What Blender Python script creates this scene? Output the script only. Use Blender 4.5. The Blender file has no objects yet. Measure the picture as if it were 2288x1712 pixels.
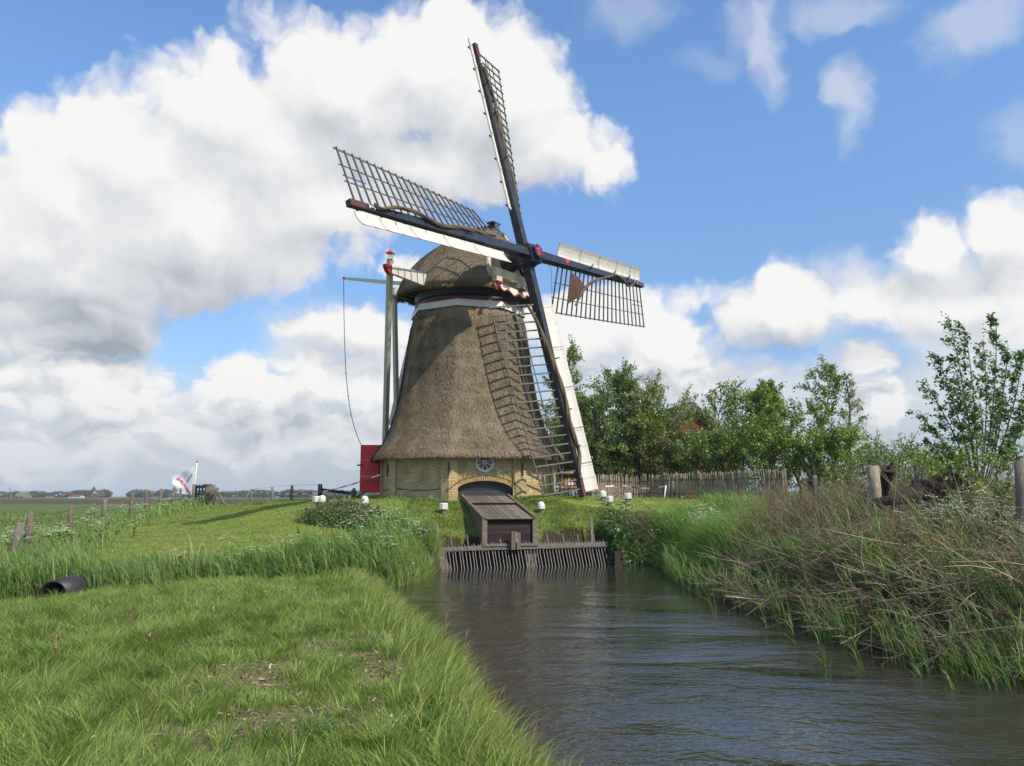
import bpy, math, random
import numpy as np
from mathutils import Vector, Matrix

SC = bpy.context.scene
COL = SC.collection
R = math.radians
rng = np.random.default_rng(7)
random.seed(7)

# ------------------------------------------------------------------ camera constants (27 mm lens)
F_PX, HC = 1783.0, 2.2
TILT = math.atan(252.0 / F_PX)
CT, ST = math.cos(TILT), math.sin(TILT)

def ray(px, py):
    a = (px - 1144) / F_PX
    b = -(py - 856) / F_PX
    return np.array([a, CT - b * ST, ST + b * CT])

def aty(px, py, y):
    """survey a point: bearing (photo pixels) at a known distance y"""
    r = ray(px, py)
    p = r * (y / r[1])
    p[2] += HC
    return p

def atz(px, py, z):
    r = ray(px, py)
    p = r * ((z - HC) / r[2])
    p[2] += HC
    return p

def V3(*a):
    return np.array(a, dtype=float)

def nrm(v):
    v = np.asarray(v, float)
    return v / (np.linalg.norm(v) + 1e-12)

# ------------------------------------------------------------------ objects
def tag(o, label=None, cat=None, group=None, kind=None):
    if label: o['label'] = label
    if cat: o['category'] = cat
    if group: o['group'] = group
    if kind: o['kind'] = kind
    return o

def thing(name, loc, label, cat, group=None, kind=None):
    o = bpy.data.objects.new(name, None)
    o.location = [float(c) for c in loc]
    o.empty_display_size = 0.2
    COL.objects.link(o)
    return tag(o, label, cat, group, kind)

def base_of(parent):
    p = np.zeros(3)
    while parent is not None:
        p = p + np.array(parent.location)
        parent = parent.parent
    return p

class MB:
    """mesh builder in world coordinates"""
    def __init__(s):
        s.v = []; s.f = []; s.n = 0; s.mi = []; s.uv = []; s.cur = 0; s.smooth = []; s.sm = False
    def add(s, verts, faces, uvs=None, smooth=None):
        verts = np.asarray(verts, float)
        s.v.append(verts)
        for i, f in enumerate(faces):
            s.f.append([int(k) + s.n for k in f])
            s.mi.append(s.cur)
            s.smooth.append(s.sm if smooth is None else smooth)
            s.uv.append(uvs[i] if uvs is not None else [(0, 0)] * len(f))
        s.n += len(verts)
        return s
    def box(s, c, ax, ay, az):
        c, ax, ay, az = (np.asarray(q, float) for q in (c, ax, ay, az))
        v = [c + i * ax + j * ay + k * az for k in (-1, 1) for j in (-1, 1) for i in (-1, 1)]
        f = [(0, 2, 3, 1), (4, 5, 7, 6), (0, 1, 5, 4), (2, 6, 7, 3), (0, 4, 6, 2), (1, 3, 7, 5)]
        if np.dot(np.cross(ax, ay), az) < 0: f = [q[::-1] for q in f]
        return s.add(v, f)
    def beam(s, p0, p1, w, h, up=(0, 0, 1), w1=None, h1=None):
        p0, p1 = np.asarray(p0, float), np.asarray(p1, float)
        d = nrm(p1 - p0); u = np.asarray(up, float)
        if abs(np.dot(d, nrm(u))) > .98: u = V3(1, 0, 0)
        x = nrm(np.cross(d, u)); y = np.cross(x, d)
        w1 = w if w1 is None else w1; h1 = h if h1 is None else h1
        v = []
        for p, ww, hh in ((p0, w, h), (p1, w1, h1)):
            v += [p - x * ww / 2 - y * hh / 2, p + x * ww / 2 - y * hh / 2, p + x * ww / 2 + y * hh / 2, p - x * ww / 2 + y * hh / 2]
        f = [(0, 1, 2, 3), (7, 6, 5, 4), (0, 4, 5, 1), (1, 5, 6, 2), (2, 6, 7, 3), (3, 7, 4, 0)]
        return s.add(v, f)
    def tube(s, pts, rad, n=8, cap=True, smooth=True, squash=None):
        pts = np.asarray(pts, float); m = len(pts)
        rad = np.broadcast_to(np.asarray(rad, float), (m,))
        t = np.gradient(pts, axis=0) if m > 2 else np.repeat((pts[-1:] - pts[:1]), m, 0)
        u = None; v = []
        for i in range(m):
            d = nrm(t[i])
            if u is None:
                u = np.cross(d, V3(0, 0, 1)) if abs(d[2]) < .9 else np.cross(d, V3(1, 0, 0))
            u = nrm(u - d * np.dot(u, d)); w = np.cross(d, u)
            for k in range(n):
                a = 2 * math.pi * k / n
                v.append(pts[i] + rad[i] * (math.cos(a) * u + math.sin(a) * w))
        f = []
        for i in range(m - 1):
            for k in range(n):
                k2 = (k + 1) % n
                f.append((i * n + k, i * n + k2, (i + 1) * n + k2, (i + 1) * n + k))
        s.add(v, f, smooth=smooth)
        if cap:
            s.f.append([s.n - m * n + k for k in range(n)][::-1]); s.f.append([s.n - n + k for k in range(n)])
            s.mi += [s.cur] * 2; s.smooth += [False] * 2; s.uv += [[(0, 0)] * n] * 2
        return s
    def lathe(s, c, prof, n=16, axis=(0, 0, 1), smooth=True):
        axis = nrm(axis); u = nrm(np.cross(axis, V3(1, 0, 0) if abs(axis[0]) < .9 else V3(0, 1, 0))); w = np.cross(axis, u)
        c = np.asarray(c, float); v = []
        for r, z in prof:
            for k in range(n):
                a = 2 * math.pi * k / n
                v.append(c + axis * z + r * (math.cos(a) * u + math.sin(a) * w))
        f = []
        for i in range(len(prof) - 1):
            for k in range(n):
                k2 = (k + 1) % n
                f.append((i * n + k, i * n + k2, (i + 1) * n + k2, (i + 1) * n + k))
        s.add(v, f, smooth=smooth)
        m = len(prof)
        s.add(v[:n][::-1], [tuple(range(n))], smooth=False); s.add(v[-n:], [tuple(range(n))], smooth=False)
        return s
    def prism(s, poly, o, ex, ey, ez):
        """polygon (2-D, counter-clockwise in ex,ey) swept by vector ez"""
        o, ex, ey, ez = (np.asarray(q, float) for q in (o, ex, ey, ez))
        n = len(poly)
        a = [o + p[0] * ex + p[1] * ey for p in poly]
        v = a + [p + ez for p in a]
        if np.dot(np.cross(ex, ey), ez) < 0:
            f = [tuple(range(n)), tuple(range(2 * n - 1, n - 1, -1))] + [(i + n, (i + 1) % n + n, (i + 1) % n, i) for i in range(n)]
        else:
            f = [tuple(range(n - 1, -1, -1)), tuple(range(n, 2 * n))] + [(i, (i + 1) % n, (i + 1) % n + n, i + n) for i in range(n)]
        return s.add(v, f)
    def build(s, name, mats, parent=None, loc=None):
        base = base_of(parent) if parent is not None else np.zeros(3)
        own = np.zeros(3) if loc is None else np.asarray(loc, float) - base
        me = bpy.data.meshes.new(name)
        v = np.concatenate(s.v) - base - own
        me.from_pydata(v.tolist(), [], s.f)
        mats = mats if isinstance(mats, (list, tuple)) else [mats]
        for m in mats: me.materials.append(m)
        me.polygons.foreach_set('material_index', s.mi)
        me.polygons.foreach_set('use_smooth', s.smooth)
        uvl = me.uv_layers.new(name='UVMap')
        flat = [c for face in s.uv for p in face for c in p]
        uvl.data.foreach_set('uv', flat)
        me.update()
        o = bpy.data.objects.new(name, me)
        COL.objects.link(o)
        o.location = own
        if parent is not None: o.parent = parent
        return o

def fast_mesh(name, verts, quads=None, tris=None, col=None, mat=None, parent=None, smooth=False):
    """big meshes from numpy arrays; col = one colour per vertex (r,g,b)"""
    base = base_of(parent) if parent is not None else np.zeros(3)
    verts = np.asarray(verts, np.float32) - base.astype(np.float32)
    me = bpy.data.meshes.new(name)
    nq = 0 if quads is None else len(quads); nt = 0 if tris is None else len(tris)
    me.vertices.add(len(verts)); me.vertices.foreach_set('co', verts.ravel())
    loops = []
    if nq: loops.append(np.asarray(quads, np.int32).ravel())
    if nt: loops.append(np.asarray(tris, np.int32).ravel())
    loops = np.concatenate(loops)
    me.loops.add(len(loops)); me.loops.foreach_set('vertex_index', loops)
    me.polygons.add(nq + nt)
    st = np.concatenate([np.arange(nq, dtype=np.int32) * 4, nq * 4 + np.arange(nt, dtype=np.int32) * 3]).astype(np.int32)
    me.polygons.foreach_set('loop_start', st)
    if smooth: me.polygons.foreach_set('use_smooth', np.ones(nq + nt, bool))
    if col is not None:
        a = me.color_attributes.new('Col', 'FLOAT_COLOR', 'POINT')
        c4 = np.ones((len(verts), 4), np.float32); c4[:, :3] = col
        a.data.foreach_set('color', c4.ravel())
    if mat is not None: me.materials.append(mat)
    me.update(calc_edges=True); me.validate()
    o = bpy.data.objects.new(name, me)
    COL.objects.link(o)
    if parent is not None: o.parent = parent
    return o

# ------------------------------------------------------------------ materials
MATS = {}
def new_mat(name):
    m = bpy.data.materials.new(name); m.use_nodes = True
    MATS[name] = m
    nt = m.node_tree
    return m, nt, nt.nodes['Principled BSDF']

def nd(nt, typ, **kw):
    n = nt.nodes.new(typ)
    for k, v in kw.items():
        if k in n.inputs: n.inputs[k].default_value = v
        else: setattr(n, k, v)
    return n

def noise_node(nt, vec, scale, detail=5, rough=.55, dist=0.0):
    n = nt.nodes.new('ShaderNodeTexNoise')
    n.inputs['Scale'].default_value = scale; n.inputs['Detail'].default_value = detail
    n.inputs['Roughness'].default_value = rough; n.inputs['Distortion'].default_value = dist
    if vec is not None: nt.links.new(vec, n.inputs['Vector'])
    return n

def ramp(nt, fac, stops):
    r = nt.nodes.new('ShaderNodeValToRGB')
    el = r.color_ramp.elements
    while len(el) < len(stops): el.new(.5)
    for e, (p, c) in zip(el, stops):
        e.position = p; e.color = (*c, 1) if len(c) == 3 else c
    nt.links.new(fac, r.inputs['Fac'])
    return r

def obj_vec(nt, scale=(1, 1, 1)):
    tc = nt.nodes.new('ShaderNodeTexCoord'); mp = nt.nodes.new('ShaderNodeMapping')
    nt.links.new(tc.outputs['Object'], mp.inputs['Vector']); mp.inputs['Scale'].default_value = scale
    return mp.outputs['Vector']

def mixc(nt, fac, a, b, mode='MIX'):
    m = nt.nodes.new('ShaderNodeMix'); m.data_type = 'RGBA'; m.blend_type = mode
    for sock, val in ((m.inputs[0], fac), (m.inputs[6], a), (m.inputs[7], b)):
        if hasattr(val, 'is_linked') or hasattr(val, 'links'): nt.links.new(val, sock)
        elif isinstance(val, (int, float)): sock.default_value = val
        else: sock.default_value = (*val, 1)
    return m.outputs[2]

def bump(nt, bsdf, h, strength=.4, dist=.02):
    b = nt.nodes.new('ShaderNodeBump'); b.inputs['Strength'].default_value = strength; b.inputs['Distance'].default_value = dist
    nt.links.new(h, b.inputs['Height']); nt.links.new(b.outputs['Normal'], bsdf.inputs['Normal'])

def simple_mat(name, c1, c2=None, scale=(6, 6, 6), ns=1.0, rough=.6, spec=.4, bs=.15, bd=.01, detail=6, c3=None):
    """weathered surface: two or three tones mixed by noise, light bump"""
    m, nt, b = new_mat(name)
    v = obj_vec(nt, scale)
    n = noise_node(nt, v, ns, detail, .62)
    c2 = c2 or tuple(x * .8 for x in c1)
    stops = [(.35, c1), (.65, c2)] if c3 is None else [(.3, c1), (.52, c2), (.72, c3)]
    r = ramp(nt, n.outputs['Fac'], stops)
    nt.links.new(r.outputs['Color'], b.inputs['Base Color'])
    b.inputs['Roughness'].default_value = rough; b.inputs['Specular IOR Level'].default_value = spec
    if bs: bump(nt, b, n.outputs['Fac'], bs, bd)
    return m

def leaf_mat(name, trans=.35, rough=.55, spec=.25, tint=(1, 1, 1)):
    """foliage: colour per leaf or blade from the mesh, light passing through it"""
    m, nt, b = new_mat(name)
    at = nt.nodes.new('ShaderNodeVertexColor'); at.layer_name = 'Col'
    nt.links.new(at.outputs['Color'], b.inputs['Base Color'])
    b.inputs['Roughness'].default_value = rough; b.inputs['Specular IOR Level'].default_value = spec
    tr = nt.nodes.new('ShaderNodeBsdfTranslucent')
    mul = mixc(nt, 1.0, at.outputs['Color'], (1.25, 1.3, .55), 'MULTIPLY')
    nt.links.new(mul, tr.inputs['Color'])
    mx = nt.nodes.new('ShaderNodeMixShader'); mx.inputs[0].default_value = trans
    nt.links.new(b.outputs[0], mx.inputs[1]); nt.links.new(tr.outputs[0], mx.inputs[2])
    nt.links.new(mx.outputs[0], nt.nodes['Material Output'].inputs['Surface'])
    return m

def plain_col_mat(name, rough=.8, spec=.2):
    m, nt, b = new_mat(name)
    at = nt.nodes.new('ShaderNodeVertexColor'); at.layer_name = 'Col'
    nt.links.new(at.outputs['Color'], b.inputs['Base Color'])
    b.inputs['Roughness'].default_value = rough; b.inputs['Specular IOR Level'].default_value = spec
    return m

# ------------------------------------------------------------------ camera, light, sky
cam = bpy.data.cameras.new('camera'); camo = bpy.data.objects.new('camera', cam); COL.objects.link(camo)
camo.location = (0, 0, HC); camo.rotation_euler = (math.pi / 2 + TILT, 0, 0)
cam.sensor_width = 36.0; cam.lens = 36.0 * F_PX / 2288.0; cam.clip_start = .1; cam.clip_end = 6000
SC.camera = camo
SC.view_settings.view_transform = 'Standard'; SC.view_settings.look = 'None'
SC.view_settings.exposure = 0.45; SC.view_settings.gamma = 1

SUN_AZ, SUN_EL = R(48), R(46)          # right of the line straight behind the photographer
sun_dir = V3(math.sin(SUN_AZ) * math.cos(SUN_EL), -math.cos(SUN_AZ) * math.cos(SUN_EL), math.sin(SUN_EL))
sl = bpy.data.lights.new('sun', 'SUN'); so = bpy.data.objects.new('sun', sl); COL.objects.link(so)
sl.energy = 3.6; sl.angle = R(.53); sl.color = (1.0, .93, .82)
so.rotation_euler = Vector(-sun_dir).to_track_quat('-Z', 'Y').to_euler()
so.location = (20, -20, 40)

W = bpy.data.worlds.new('World'); SC.world = W; W.use_nodes = True
wn = W.node_tree; wn.nodes.clear()

def azel(px, py):
    r = ray(px, py)
    return math.degrees(math.atan2(r[0], r[1])) / 10.0, math.degrees(math.atan2(r[2], math.hypot(r[0], r[1]))) / 10.0

# cloud masses: bearing and elevation of each with its half sizes, weight
BLOBS = [
 (60,520,270,200,1.0),(300,350,260,210,1.0),(520,250,260,190,1.0),(760,190,260,200,1.0),(980,150,240,200,1.0),(1130,230,190,210,1.0),
 (1220,340,210,110,.9),(1330,370,120,75,.8),(450,500,380,200,1.0),(180,630,330,120,1.0),(400,640,190,70,.8),(720,440,280,110,1.0),(980,360,260,90,1.0),
 (800,550,70,60,.35),(640,120,110,70,.6),
 (40,840,160,90,.85),(230,880,230,110,.95),(560,870,140,85,.95),(700,860,150,90,.9),(800,745,170,80,.85),(880,880,210,120,.9),
 (430,960,320,75,.9),(800,970,500,85,.9),(100,1000,420,75,.85),(930,600,80,50,.7),
 (1320,735,210,110,1.05),(1470,770,170,110,1.1),(1395,690,120,75,.9),(1745,700,165,95,1.15),(1720,650,70,50,.85),
 (2070,545,130,85,.8),(2240,530,140,100,.9),(2200,650,280,110,.7),(1960,690,360,85,.5),(1640,655,200,45,.3),(2260,740,150,90,.8),
 (1980,890,90,50,.6),(1500,850,260,50,.6),(2230,730,130,60,.7),(1990,920,90,35,.8),(1950,800,90,45,.65),
 (130,750,280,70,.85),(60,700,240,75,.95),(200,710,140,60,.8),(60,290,150,70,.6),(620,330,300,200,1.0),(150,420,260,220,1.0),
]
# thin veils and wisps: soft, partly transparent; last figure is how much they hide
VEIL = [(1715,100,60,150,.62),(1690,50,90,70,.4),(1905,215,60,120,.62),(1890,25,150,60,.45),(2180,60,170,100,.5),(2270,320,90,90,.32),(1400,25,140,70,.32),(1590,130,90,50,.18),
 (1930,670,470,120,.75),(2170,800,330,230,.8),(1850,930,520,150,.8),(1480,880,420,110,.75),(2120,600,260,120,.6),
 (350,960,800,170,.85),(760,760,230,120,.6),(80,830,260,130,.7),(900,960,420,170,.75)]
# thick undersides
DARK = [(330,670,340,80,.40),(60,700,240,70,.24),(560,580,240,100,.20),(1000,370,330,85,.27),(760,330,220,90,.12),(230,775,170,40,.22),(230,790,130,45,.5),(800,790,150,50,.22),(620,940,500,45,.25),
        (1500,850,160,25,.2),(1750,755,130,25,.2),(2200,600,240,60,.25),(1900,820,330,90,.22)]

def blob_terms(px, py, rx, ry):
    a, e = azel(px, py); a2, _ = azel(px + rx, py); _, e2 = azel(px, py - ry)
    return 1 / abs(a2 - a), 1 / abs(e2 - e), a, e

class NG:
    def __init__(s, nt): s.nt = nt
    def vm(s, op, a, b=None, c=None, out=0):
        n = s.nt.nodes.new('ShaderNodeVectorMath'); n.operation = op
        for k, v in zip(n.inputs, (a, b, c)):
            if v is None: continue
            if hasattr(v, 'links'): s.nt.links.new(v, k)
            else: k.default_value = v
        return n.outputs[out]
    def ma(s, op, a, b=None, c=None, clamp=False):
        n = s.nt.nodes.new('ShaderNodeMath'); n.operation = op; n.use_clamp = clamp
        for k, v in zip(n.inputs, (a, b, c)):
            if v is None: continue
            if hasattr(v, 'links'): s.nt.links.new(v, k)
            else: k.default_value = v
        return n.outputs[0]
    def mr(s, x, a, b, c=0.0, d=1.0, t='SMOOTHSTEP'):
        n = s.nt.nodes.new('ShaderNodeMapRange'); n.interpolation_type = t
        s.nt.links.new(x, n.inputs[0])
        for i, v in enumerate((a, b, c, d)):
            if hasattr(v, 'links'): s.nt.links.new(v, n.inputs[i + 1])
            else: n.inputs[i + 1].default_value = v
        return n.outputs[0]

def build_world():
    g = NG(wn); L = wn.links.new; ma, vm, mr = g.ma, g.vm, g.mr
    tc = wn.nodes.new('ShaderNodeTexCoord')
    sep = wn.nodes.new('ShaderNodeSeparateXYZ'); L(tc.outputs['Generated'], sep.inputs[0])
    az = ma('MULTIPLY', ma('ARCTAN2', sep.outputs[0], sep.outputs[1]), 5.729578)
    el = ma('MULTIPLY', ma('ARCSINE', sep.outputs[2]), 5.729578)
    cv = wn.nodes.new('ShaderNodeCombineXYZ'); L(az, cv.inputs[0]); L(el, cv.inputs[1])
    P = cv.outputs[0]
    sky = wn.nodes.new('ShaderNodeTexSky'); sky.sky_type = 'NISHITA'; sky.sun_disc = False
    sky.sun_elevation = SUN_EL; sky.sun_rotation = math.pi - SUN_AZ; sky.altitude = 0
    sky.air_density = 1.0; sky.dust_density = .6; sky.ozone_density = 2.2
    hi = mr(el, .3, 3.0)
    skyc = mixc(wn, 1.0, sky.outputs[0], mixc(wn, hi, (.84, .94, 1.06), (1.20, 1.42, 1.64)), 'MULTIPLY')
    hz = mr(el, .0, 1.1, .9, 0.0)
    skyc = mixc(wn, hz, skyc, (3.1, 3.6, 4.25))                     # pale air low over the polder
    lowf = mr(el, 0.0, .85)

    def branch(blobs, dark, wild, veil=()):
        w1 = noise_node(wn, P, 1.5, 2, .5)
        P1 = vm('MULTIPLY_ADD', vm('SUBTRACT', w1.outputs['Color'], (.5, .5, .5)), (.42, .32, 0), P)
        w2 = noise_node(wn, P, 5.0, 3, .55)
        P1 = vm('MULTIPLY_ADD', vm('SUBTRACT', w2.outputs['Color'], (.5, .5, .5)), (.20, .18, 0), P1)
        def mass(Q):
            acc = None
            for (px, py, rx, ry, k) in blobs:
                sx, sy, a, e = blob_terms(px, py, rx, ry)
                d = ma('MULTIPLY_ADD', vm('LENGTH', vm('MULTIPLY_ADD', Q, (sx, sy, 0), (-a * sx, -e * sy, 0)), out=1), -k, k)
                acc = d if acc is None else ma('SMOOTH_MAX', acc, d, .14)
            if wild:
                gen = ma('MULTIPLY_ADD', noise_node(wn, Q, .55, 3, .5).outputs['Fac'], 2.4, -1.2)
                acc = gen if acc is None else ma('MAXIMUM', acc, gen)
            return acc
        m1 = mass(P1)
        m2 = mass(vm('ADD', P1, (.10, .26, 0)))
        f1 = noise_node(wn, P1, 3.0, 8, .52).outputs['Fac']
        f2 = noise_node(wn, vm('ADD', P1, (.045, .10, 0)), 3.0, 4, .5).outputs['Fac']
        vo = wn.nodes.new('ShaderNodeTexVoronoi'); vo.feature = 'SMOOTH_F1'; vo.voronoi_dimensions = '2D'
        vo.inputs['Scale'].default_value = 3.0; vo.inputs['Detail'].default_value = 2.0; vo.inputs['Roughness'].default_value = .6
        vo.inputs['Smoothness'].default_value = .4; L(P1, vo.inputs['Vector'])
        D = ma('MULTIPLY_ADD', ma('SUBTRACT', f1, .5), .85, ma('ADD', m1, .13))
        D = ma('MULTIPLY_ADD', ma('SUBTRACT', .42, vo.outputs['Distance']), .26, D)
        # small broken heaps low over the land
        mp = wn.nodes.new('ShaderNodeMapping'); L(P1, mp.inputs['Vector']); mp.inputs['Scale'].default_value = (1.0, 1.9, 1)
        f3 = noise_node(wn, mp.outputs[0], 4.6, 6, .55).outputs['Fac']
        mp2 = wn.nodes.new('ShaderNodeMapping'); L(P1, mp2.inputs['Vector']); mp2.inputs['Scale'].default_value = (1.0, 1.9, 1); mp2.inputs['Location'].default_value = (.03, .13, 0)
        f4 = noise_node(wn, mp2.outputs[0], 4.6, 3, .5).outputs['Fac']
        small = mr(el, .70, 1.15, 1.0, 0.0)
        D = ma('MULTIPLY_ADD', ma('MULTIPLY', ma('SUBTRACT', f3, .5), small), 1.0, D)
        alpha = mr(D, 0.0, .40)
        lit = ma('MULTIPLY_ADD', ma('SUBTRACT', m1, m2), .62, .86)
        lit = ma('MULTIPLY_ADD', ma('SUBTRACT', f1, f2), .40, lit)
        lit = ma('MULTIPLY_ADD', ma('MULTIPLY', ma('SUBTRACT', f3, f4), small), 1.35, lit)
        lit = ma('MULTIPLY_ADD', ma('SUBTRACT', .42, vo.outputs['Distance']), .14, lit)
        for (px, py, rx, ry, k) in dark:
            sx, sy, a, e = blob_terms(px, py, rx, ry)
            d = ma('LENGTH' if 0 else 'SUBTRACT', 1.0, vm('LENGTH', vm('MULTIPLY_ADD', P1, (sx, sy, 0), (-a * sx, -e * sy, 0)), out=1))
            d = mr(d, -.5, .9)
            lit = ma('MULTIPLY_ADD', d, -k, lit)
        cr = wn.nodes.new('ShaderNodeValToRGB'); L(lit, cr.inputs[0])
        E = cr.color_ramp.elements
        E[0].position = .05; E[0].color = (.26, .29, .335, 1); E[1].position = .95; E[1].color = (.685, .682, .67, 1)
        e = E.new(.5); e.color = (.50, .518, .55, 1)
        cloud = mixc(wn, lowf, mixc(wn, .6, cr.outputs[0], (.36, .40, .475)), cr.outputs[0])
        under = skyc
        if veil:
            va = None
            for (px, py, rx, ry, k) in veil:
                sx, sy, a, e = blob_terms(px, py, rx, ry)
                d = ma('SUBTRACT', 1.0, vm('LENGTH', vm('MULTIPLY_ADD', P1, (sx, sy, 0), (-a * sx, -e * sy, 0)), out=1))
                d = ma('MULTIPLY', mr(ma('MULTIPLY_ADD', ma('SUBTRACT', f1, .5), 1.5, d), -.10, .75), k)
                va = d if va is None else ma('MAXIMUM', va, d)
            under = mixc(wn, va, skyc, mixc(wn, lowf, (3.9, 4.15, 4.7), (5.5, 5.7, 6.1)))
        fin = mixc(wn, alpha, under, mixc(wn, 1.0, cloud, (10, 10, 10), 'MULTIPLY'))
        bg = wn.nodes.new('ShaderNodeBackground'); bg.inputs['Strength'].default_value = .1
        L(fin, bg.inputs['Color'])
        return bg.outputs[0]

    def ms(fac, a, b):
        n = wn.nodes.new('ShaderNodeMixShader'); L(fac, n.inputs[0]); L(a, n.inputs[1]); L(b, n.inputs[2]); return n.outputs[0]
    SEAM = 1450
    s_az = azel(SEAM, 600)[0]
    left = branch([b for b in BLOBS if b[0] - b[2] * 1.5 < SEAM], [b for b in DARK if b[0] - b[2] * 1.6 < SEAM], False, [b for b in VEIL if b[0] - b[2] * 1.6 < SEAM])
    right = branch([b for b in BLOBS if b[0] + b[2] * 1.5 > SEAM], [b for b in DARK if b[0] + b[2] * 1.6 > SEAM], False, [b for b in VEIL if b[0] + b[2] * 1.6 > SEAM])
    wild = branch([], [], True)
    front = ms(ma('GREATER_THAN', az, s_az), left, right)
    outside = ma('MAXIMUM', ma('GREATER_THAN', ma('ABSOLUTE', az), 3.7), ma('GREATER_THAN', el, 3.7))
    out = wn.nodes.new('ShaderNodeOutputWorld')
    L(ms(outside, front, wild), out.inputs['Surface'])
build_world()
W.cycles.sampling_method = 'NONE'

# ------------------------------------------------------------------ surface materials
def thatch_mat():
    m, nt, b = new_mat('thatch')
    at = nt.nodes.new('ShaderNodeVertexColor'); at.layer_name = 'Col'
    v = obj_vec(nt, (1, 1, .35)); n = noise_node(nt, v, 22, 6, .7)
    big = noise_node(nt, obj_vec(nt, (1, 1, .6)), .9, 4, .6)
    c = mixc(nt, 1.0, ramp(nt, n.outputs['Fac'], [(.3, (.168, .127, .083)), (.52, (.252, .196, .132)), (.75, (.34, .272, .188))]).outputs[0], at.outputs['Color'], 'MULTIPLY')
    rb = noise_node(nt, obj_vec(nt, (1, 1, .8)), 1.3, 4, .6)
    c = mixc(nt, mixc(nt, .32, (0, 0, 0), ramp(nt, rb.outputs['Fac'], [(.52, (0, 0, 0)), (.66, (1, 1, 1))]).outputs[0]), c, mixc(nt, 1.0, c, (.92, .68, .50), 'MULTIPLY'))
    sp = nt.nodes.new('ShaderNodeSeparateXYZ'); nt.links.new(obj_vec(nt), sp.inputs[0])
    mpz = obj_vec(nt, (.25, .25, 1.0)); cz = noise_node(nt, mpz, 2.6, 3, .6)
    c = mixc(nt, 1.0, c, ramp(nt, cz.outputs['Fac'], [(.35, (.80, .79, .76)), (.65, (1.12, 1.12, 1.13))]).outputs[0], 'MULTIPLY')
    moss = ramp(nt, big.outputs['Fac'], [(.45, (0, 0, 0)), (.7, (1, 1, 1))])
    c = mixc(nt, moss.outputs['Color'], c, mixc(nt, 1.0, c, (.80, .82, .72), 'MULTIPLY'))
    nt.links.new(c, b.inputs['Base Color']); b.inputs['Roughness'].default_value = .85; b.inputs['Specular IOR Level'].default_value = .15
    bump(nt, b, n.outputs['Fac'], .6, .035)
    return m
M_THATCH = thatch_mat()

def brick_mat():
    m, nt, b = new_mat('yellow_brick')
    tc = nt.nodes.new('ShaderNodeTexCoord')
    br = nt.nodes.new('ShaderNodeTexBrick'); nt.links.new(tc.outputs['UV'], br.inputs['Vector'])
    br.inputs['Scale'].default_value = 1.0; br.inputs['Brick Width'].default_value = .2; br.inputs['Row Height'].default_value = .062
    br.inputs['Mortar Size'].default_value = .009; br.inputs['Mortar Smooth'].default_value = .3
    br.inputs['Color1'].default_value = (.66, .52, .28, 1); br.inputs['Color2'].default_value = (.50, .385, .20, 1); br.inputs['Mortar'].default_value = (.27, .225, .16, 1)
    n = noise_node(nt, obj_vec(nt), 2.2, 6, .65)
    n2 = noise_node(nt, obj_vec(nt), 14, 4, .6)
    c = mixc(nt, 1.0, br.outputs['Color'], ramp(nt, n.outputs['Fac'], [(.3, (.62, .6, .6)), (.6, (1.05, 1.02, .95))]).outputs[0], 'MULTIPLY')
    c = mixc(nt, 1.0, c, ramp(nt, n2.outputs['Fac'], [(.3, (.75, .75, .75)), (.7, (1.15, 1.12, 1.05))]).outputs[0], 'MULTIPLY')
    # orange lichen blotches and pale lime low on the wall
    li = noise_node(nt, obj_vec(nt), 3.4, 4, .6)
    lf = ramp(nt, li.outputs['Fac'], [(.66, (0, 0, 0)), (.70, (1, 1, 1))])
    c = mixc(nt, mixc(nt, .65, (0, 0, 0), lf.outputs[0]), c, (.42, .22, .035))
    nt.links.new(c, b.inputs['Base Color']); b.inputs['Roughness'].default_value = .9; b.inputs['Specular IOR Level'].default_value = .15
    bump(nt, b, br.outputs['Fac'], -.35, .01)
    return m
M_BRICK = brick_mat()
M_ARCHBRICK = simple_mat('arch_brick', (.46, .33, .15), (.30, .2, .09), (1, 1, 1), 9, .9, .15, .4, .02)
M_WHITE = simple_mat('white_paint', (.70, .67, .59), (.60, .56, .47), (1, 1, 1), 3.0, .45, .4, .05, .005, c3=(.74, .72, .65))
M_WHITE_OLD = simple_mat('weathered_white_paint', (.74, .70, .60), (.50, .44, .33), (1, 1, 1), 4.0, .55, .3, .1, .005, c3=(.78, .75, .68))
M_CAPWHITE = simple_mat('limewashed_cap', (.72, .70, .66), (.58, .56, .49), (1, 1, 1), 6, .6, .3, .15, .006, c3=(.76, .75, .72))
M_OCHRE = simple_mat('peeling_beam_paint', (.76, .72, .60), (.66, .54, .33), (1, 1, 1), 2.6, .6, .3, .2, .01, c3=(.42, .27, .10))
M_GREY_PAINT = simple_mat('grey_painted_timber', (.56, .54, .46), (.46, .445, .375), (1, 1, 1), 3, .6, .3, .1, .005)
M_NAVY = simple_mat('blue_black_steel_paint', (.028, .033, .055), (.017, .02, .033), (1, 1, 1), 4, .38, .5, .06, .004, c3=(.05, .05, .06))
M_STOCKSIDE = simple_mat('stained_black_steel', (.022, .024, .036), (.032, .03, .034), (1, 1, 1), 3, .5, .4, .1, .006, c3=(.085, .06, .035))
M_BLACK = simple_mat('tarred_wood', (.018, .018, .02), (.03, .028, .028), (1, 1, 8), 3, .5, .4, .2, .01)
M_DARKWOOD = simple_mat('dark_gable_boards', (.055, .043, .032), (.03, .024, .02), (1, 1, 6), 3, .7, .25, .3, .01)
M_REDPAINT = simple_mat('red_paint', (.70, .030, .036), (.58, .024, .03), (1, 1, 1), 2.5, .45, .4, .04, .003)
M_TRIMRED = simple_mat('dull_red_trim', (.36, .028, .026), (.27, .022, .02), (1, 1, 1), 3, .5, .3, .04, .003)
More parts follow.
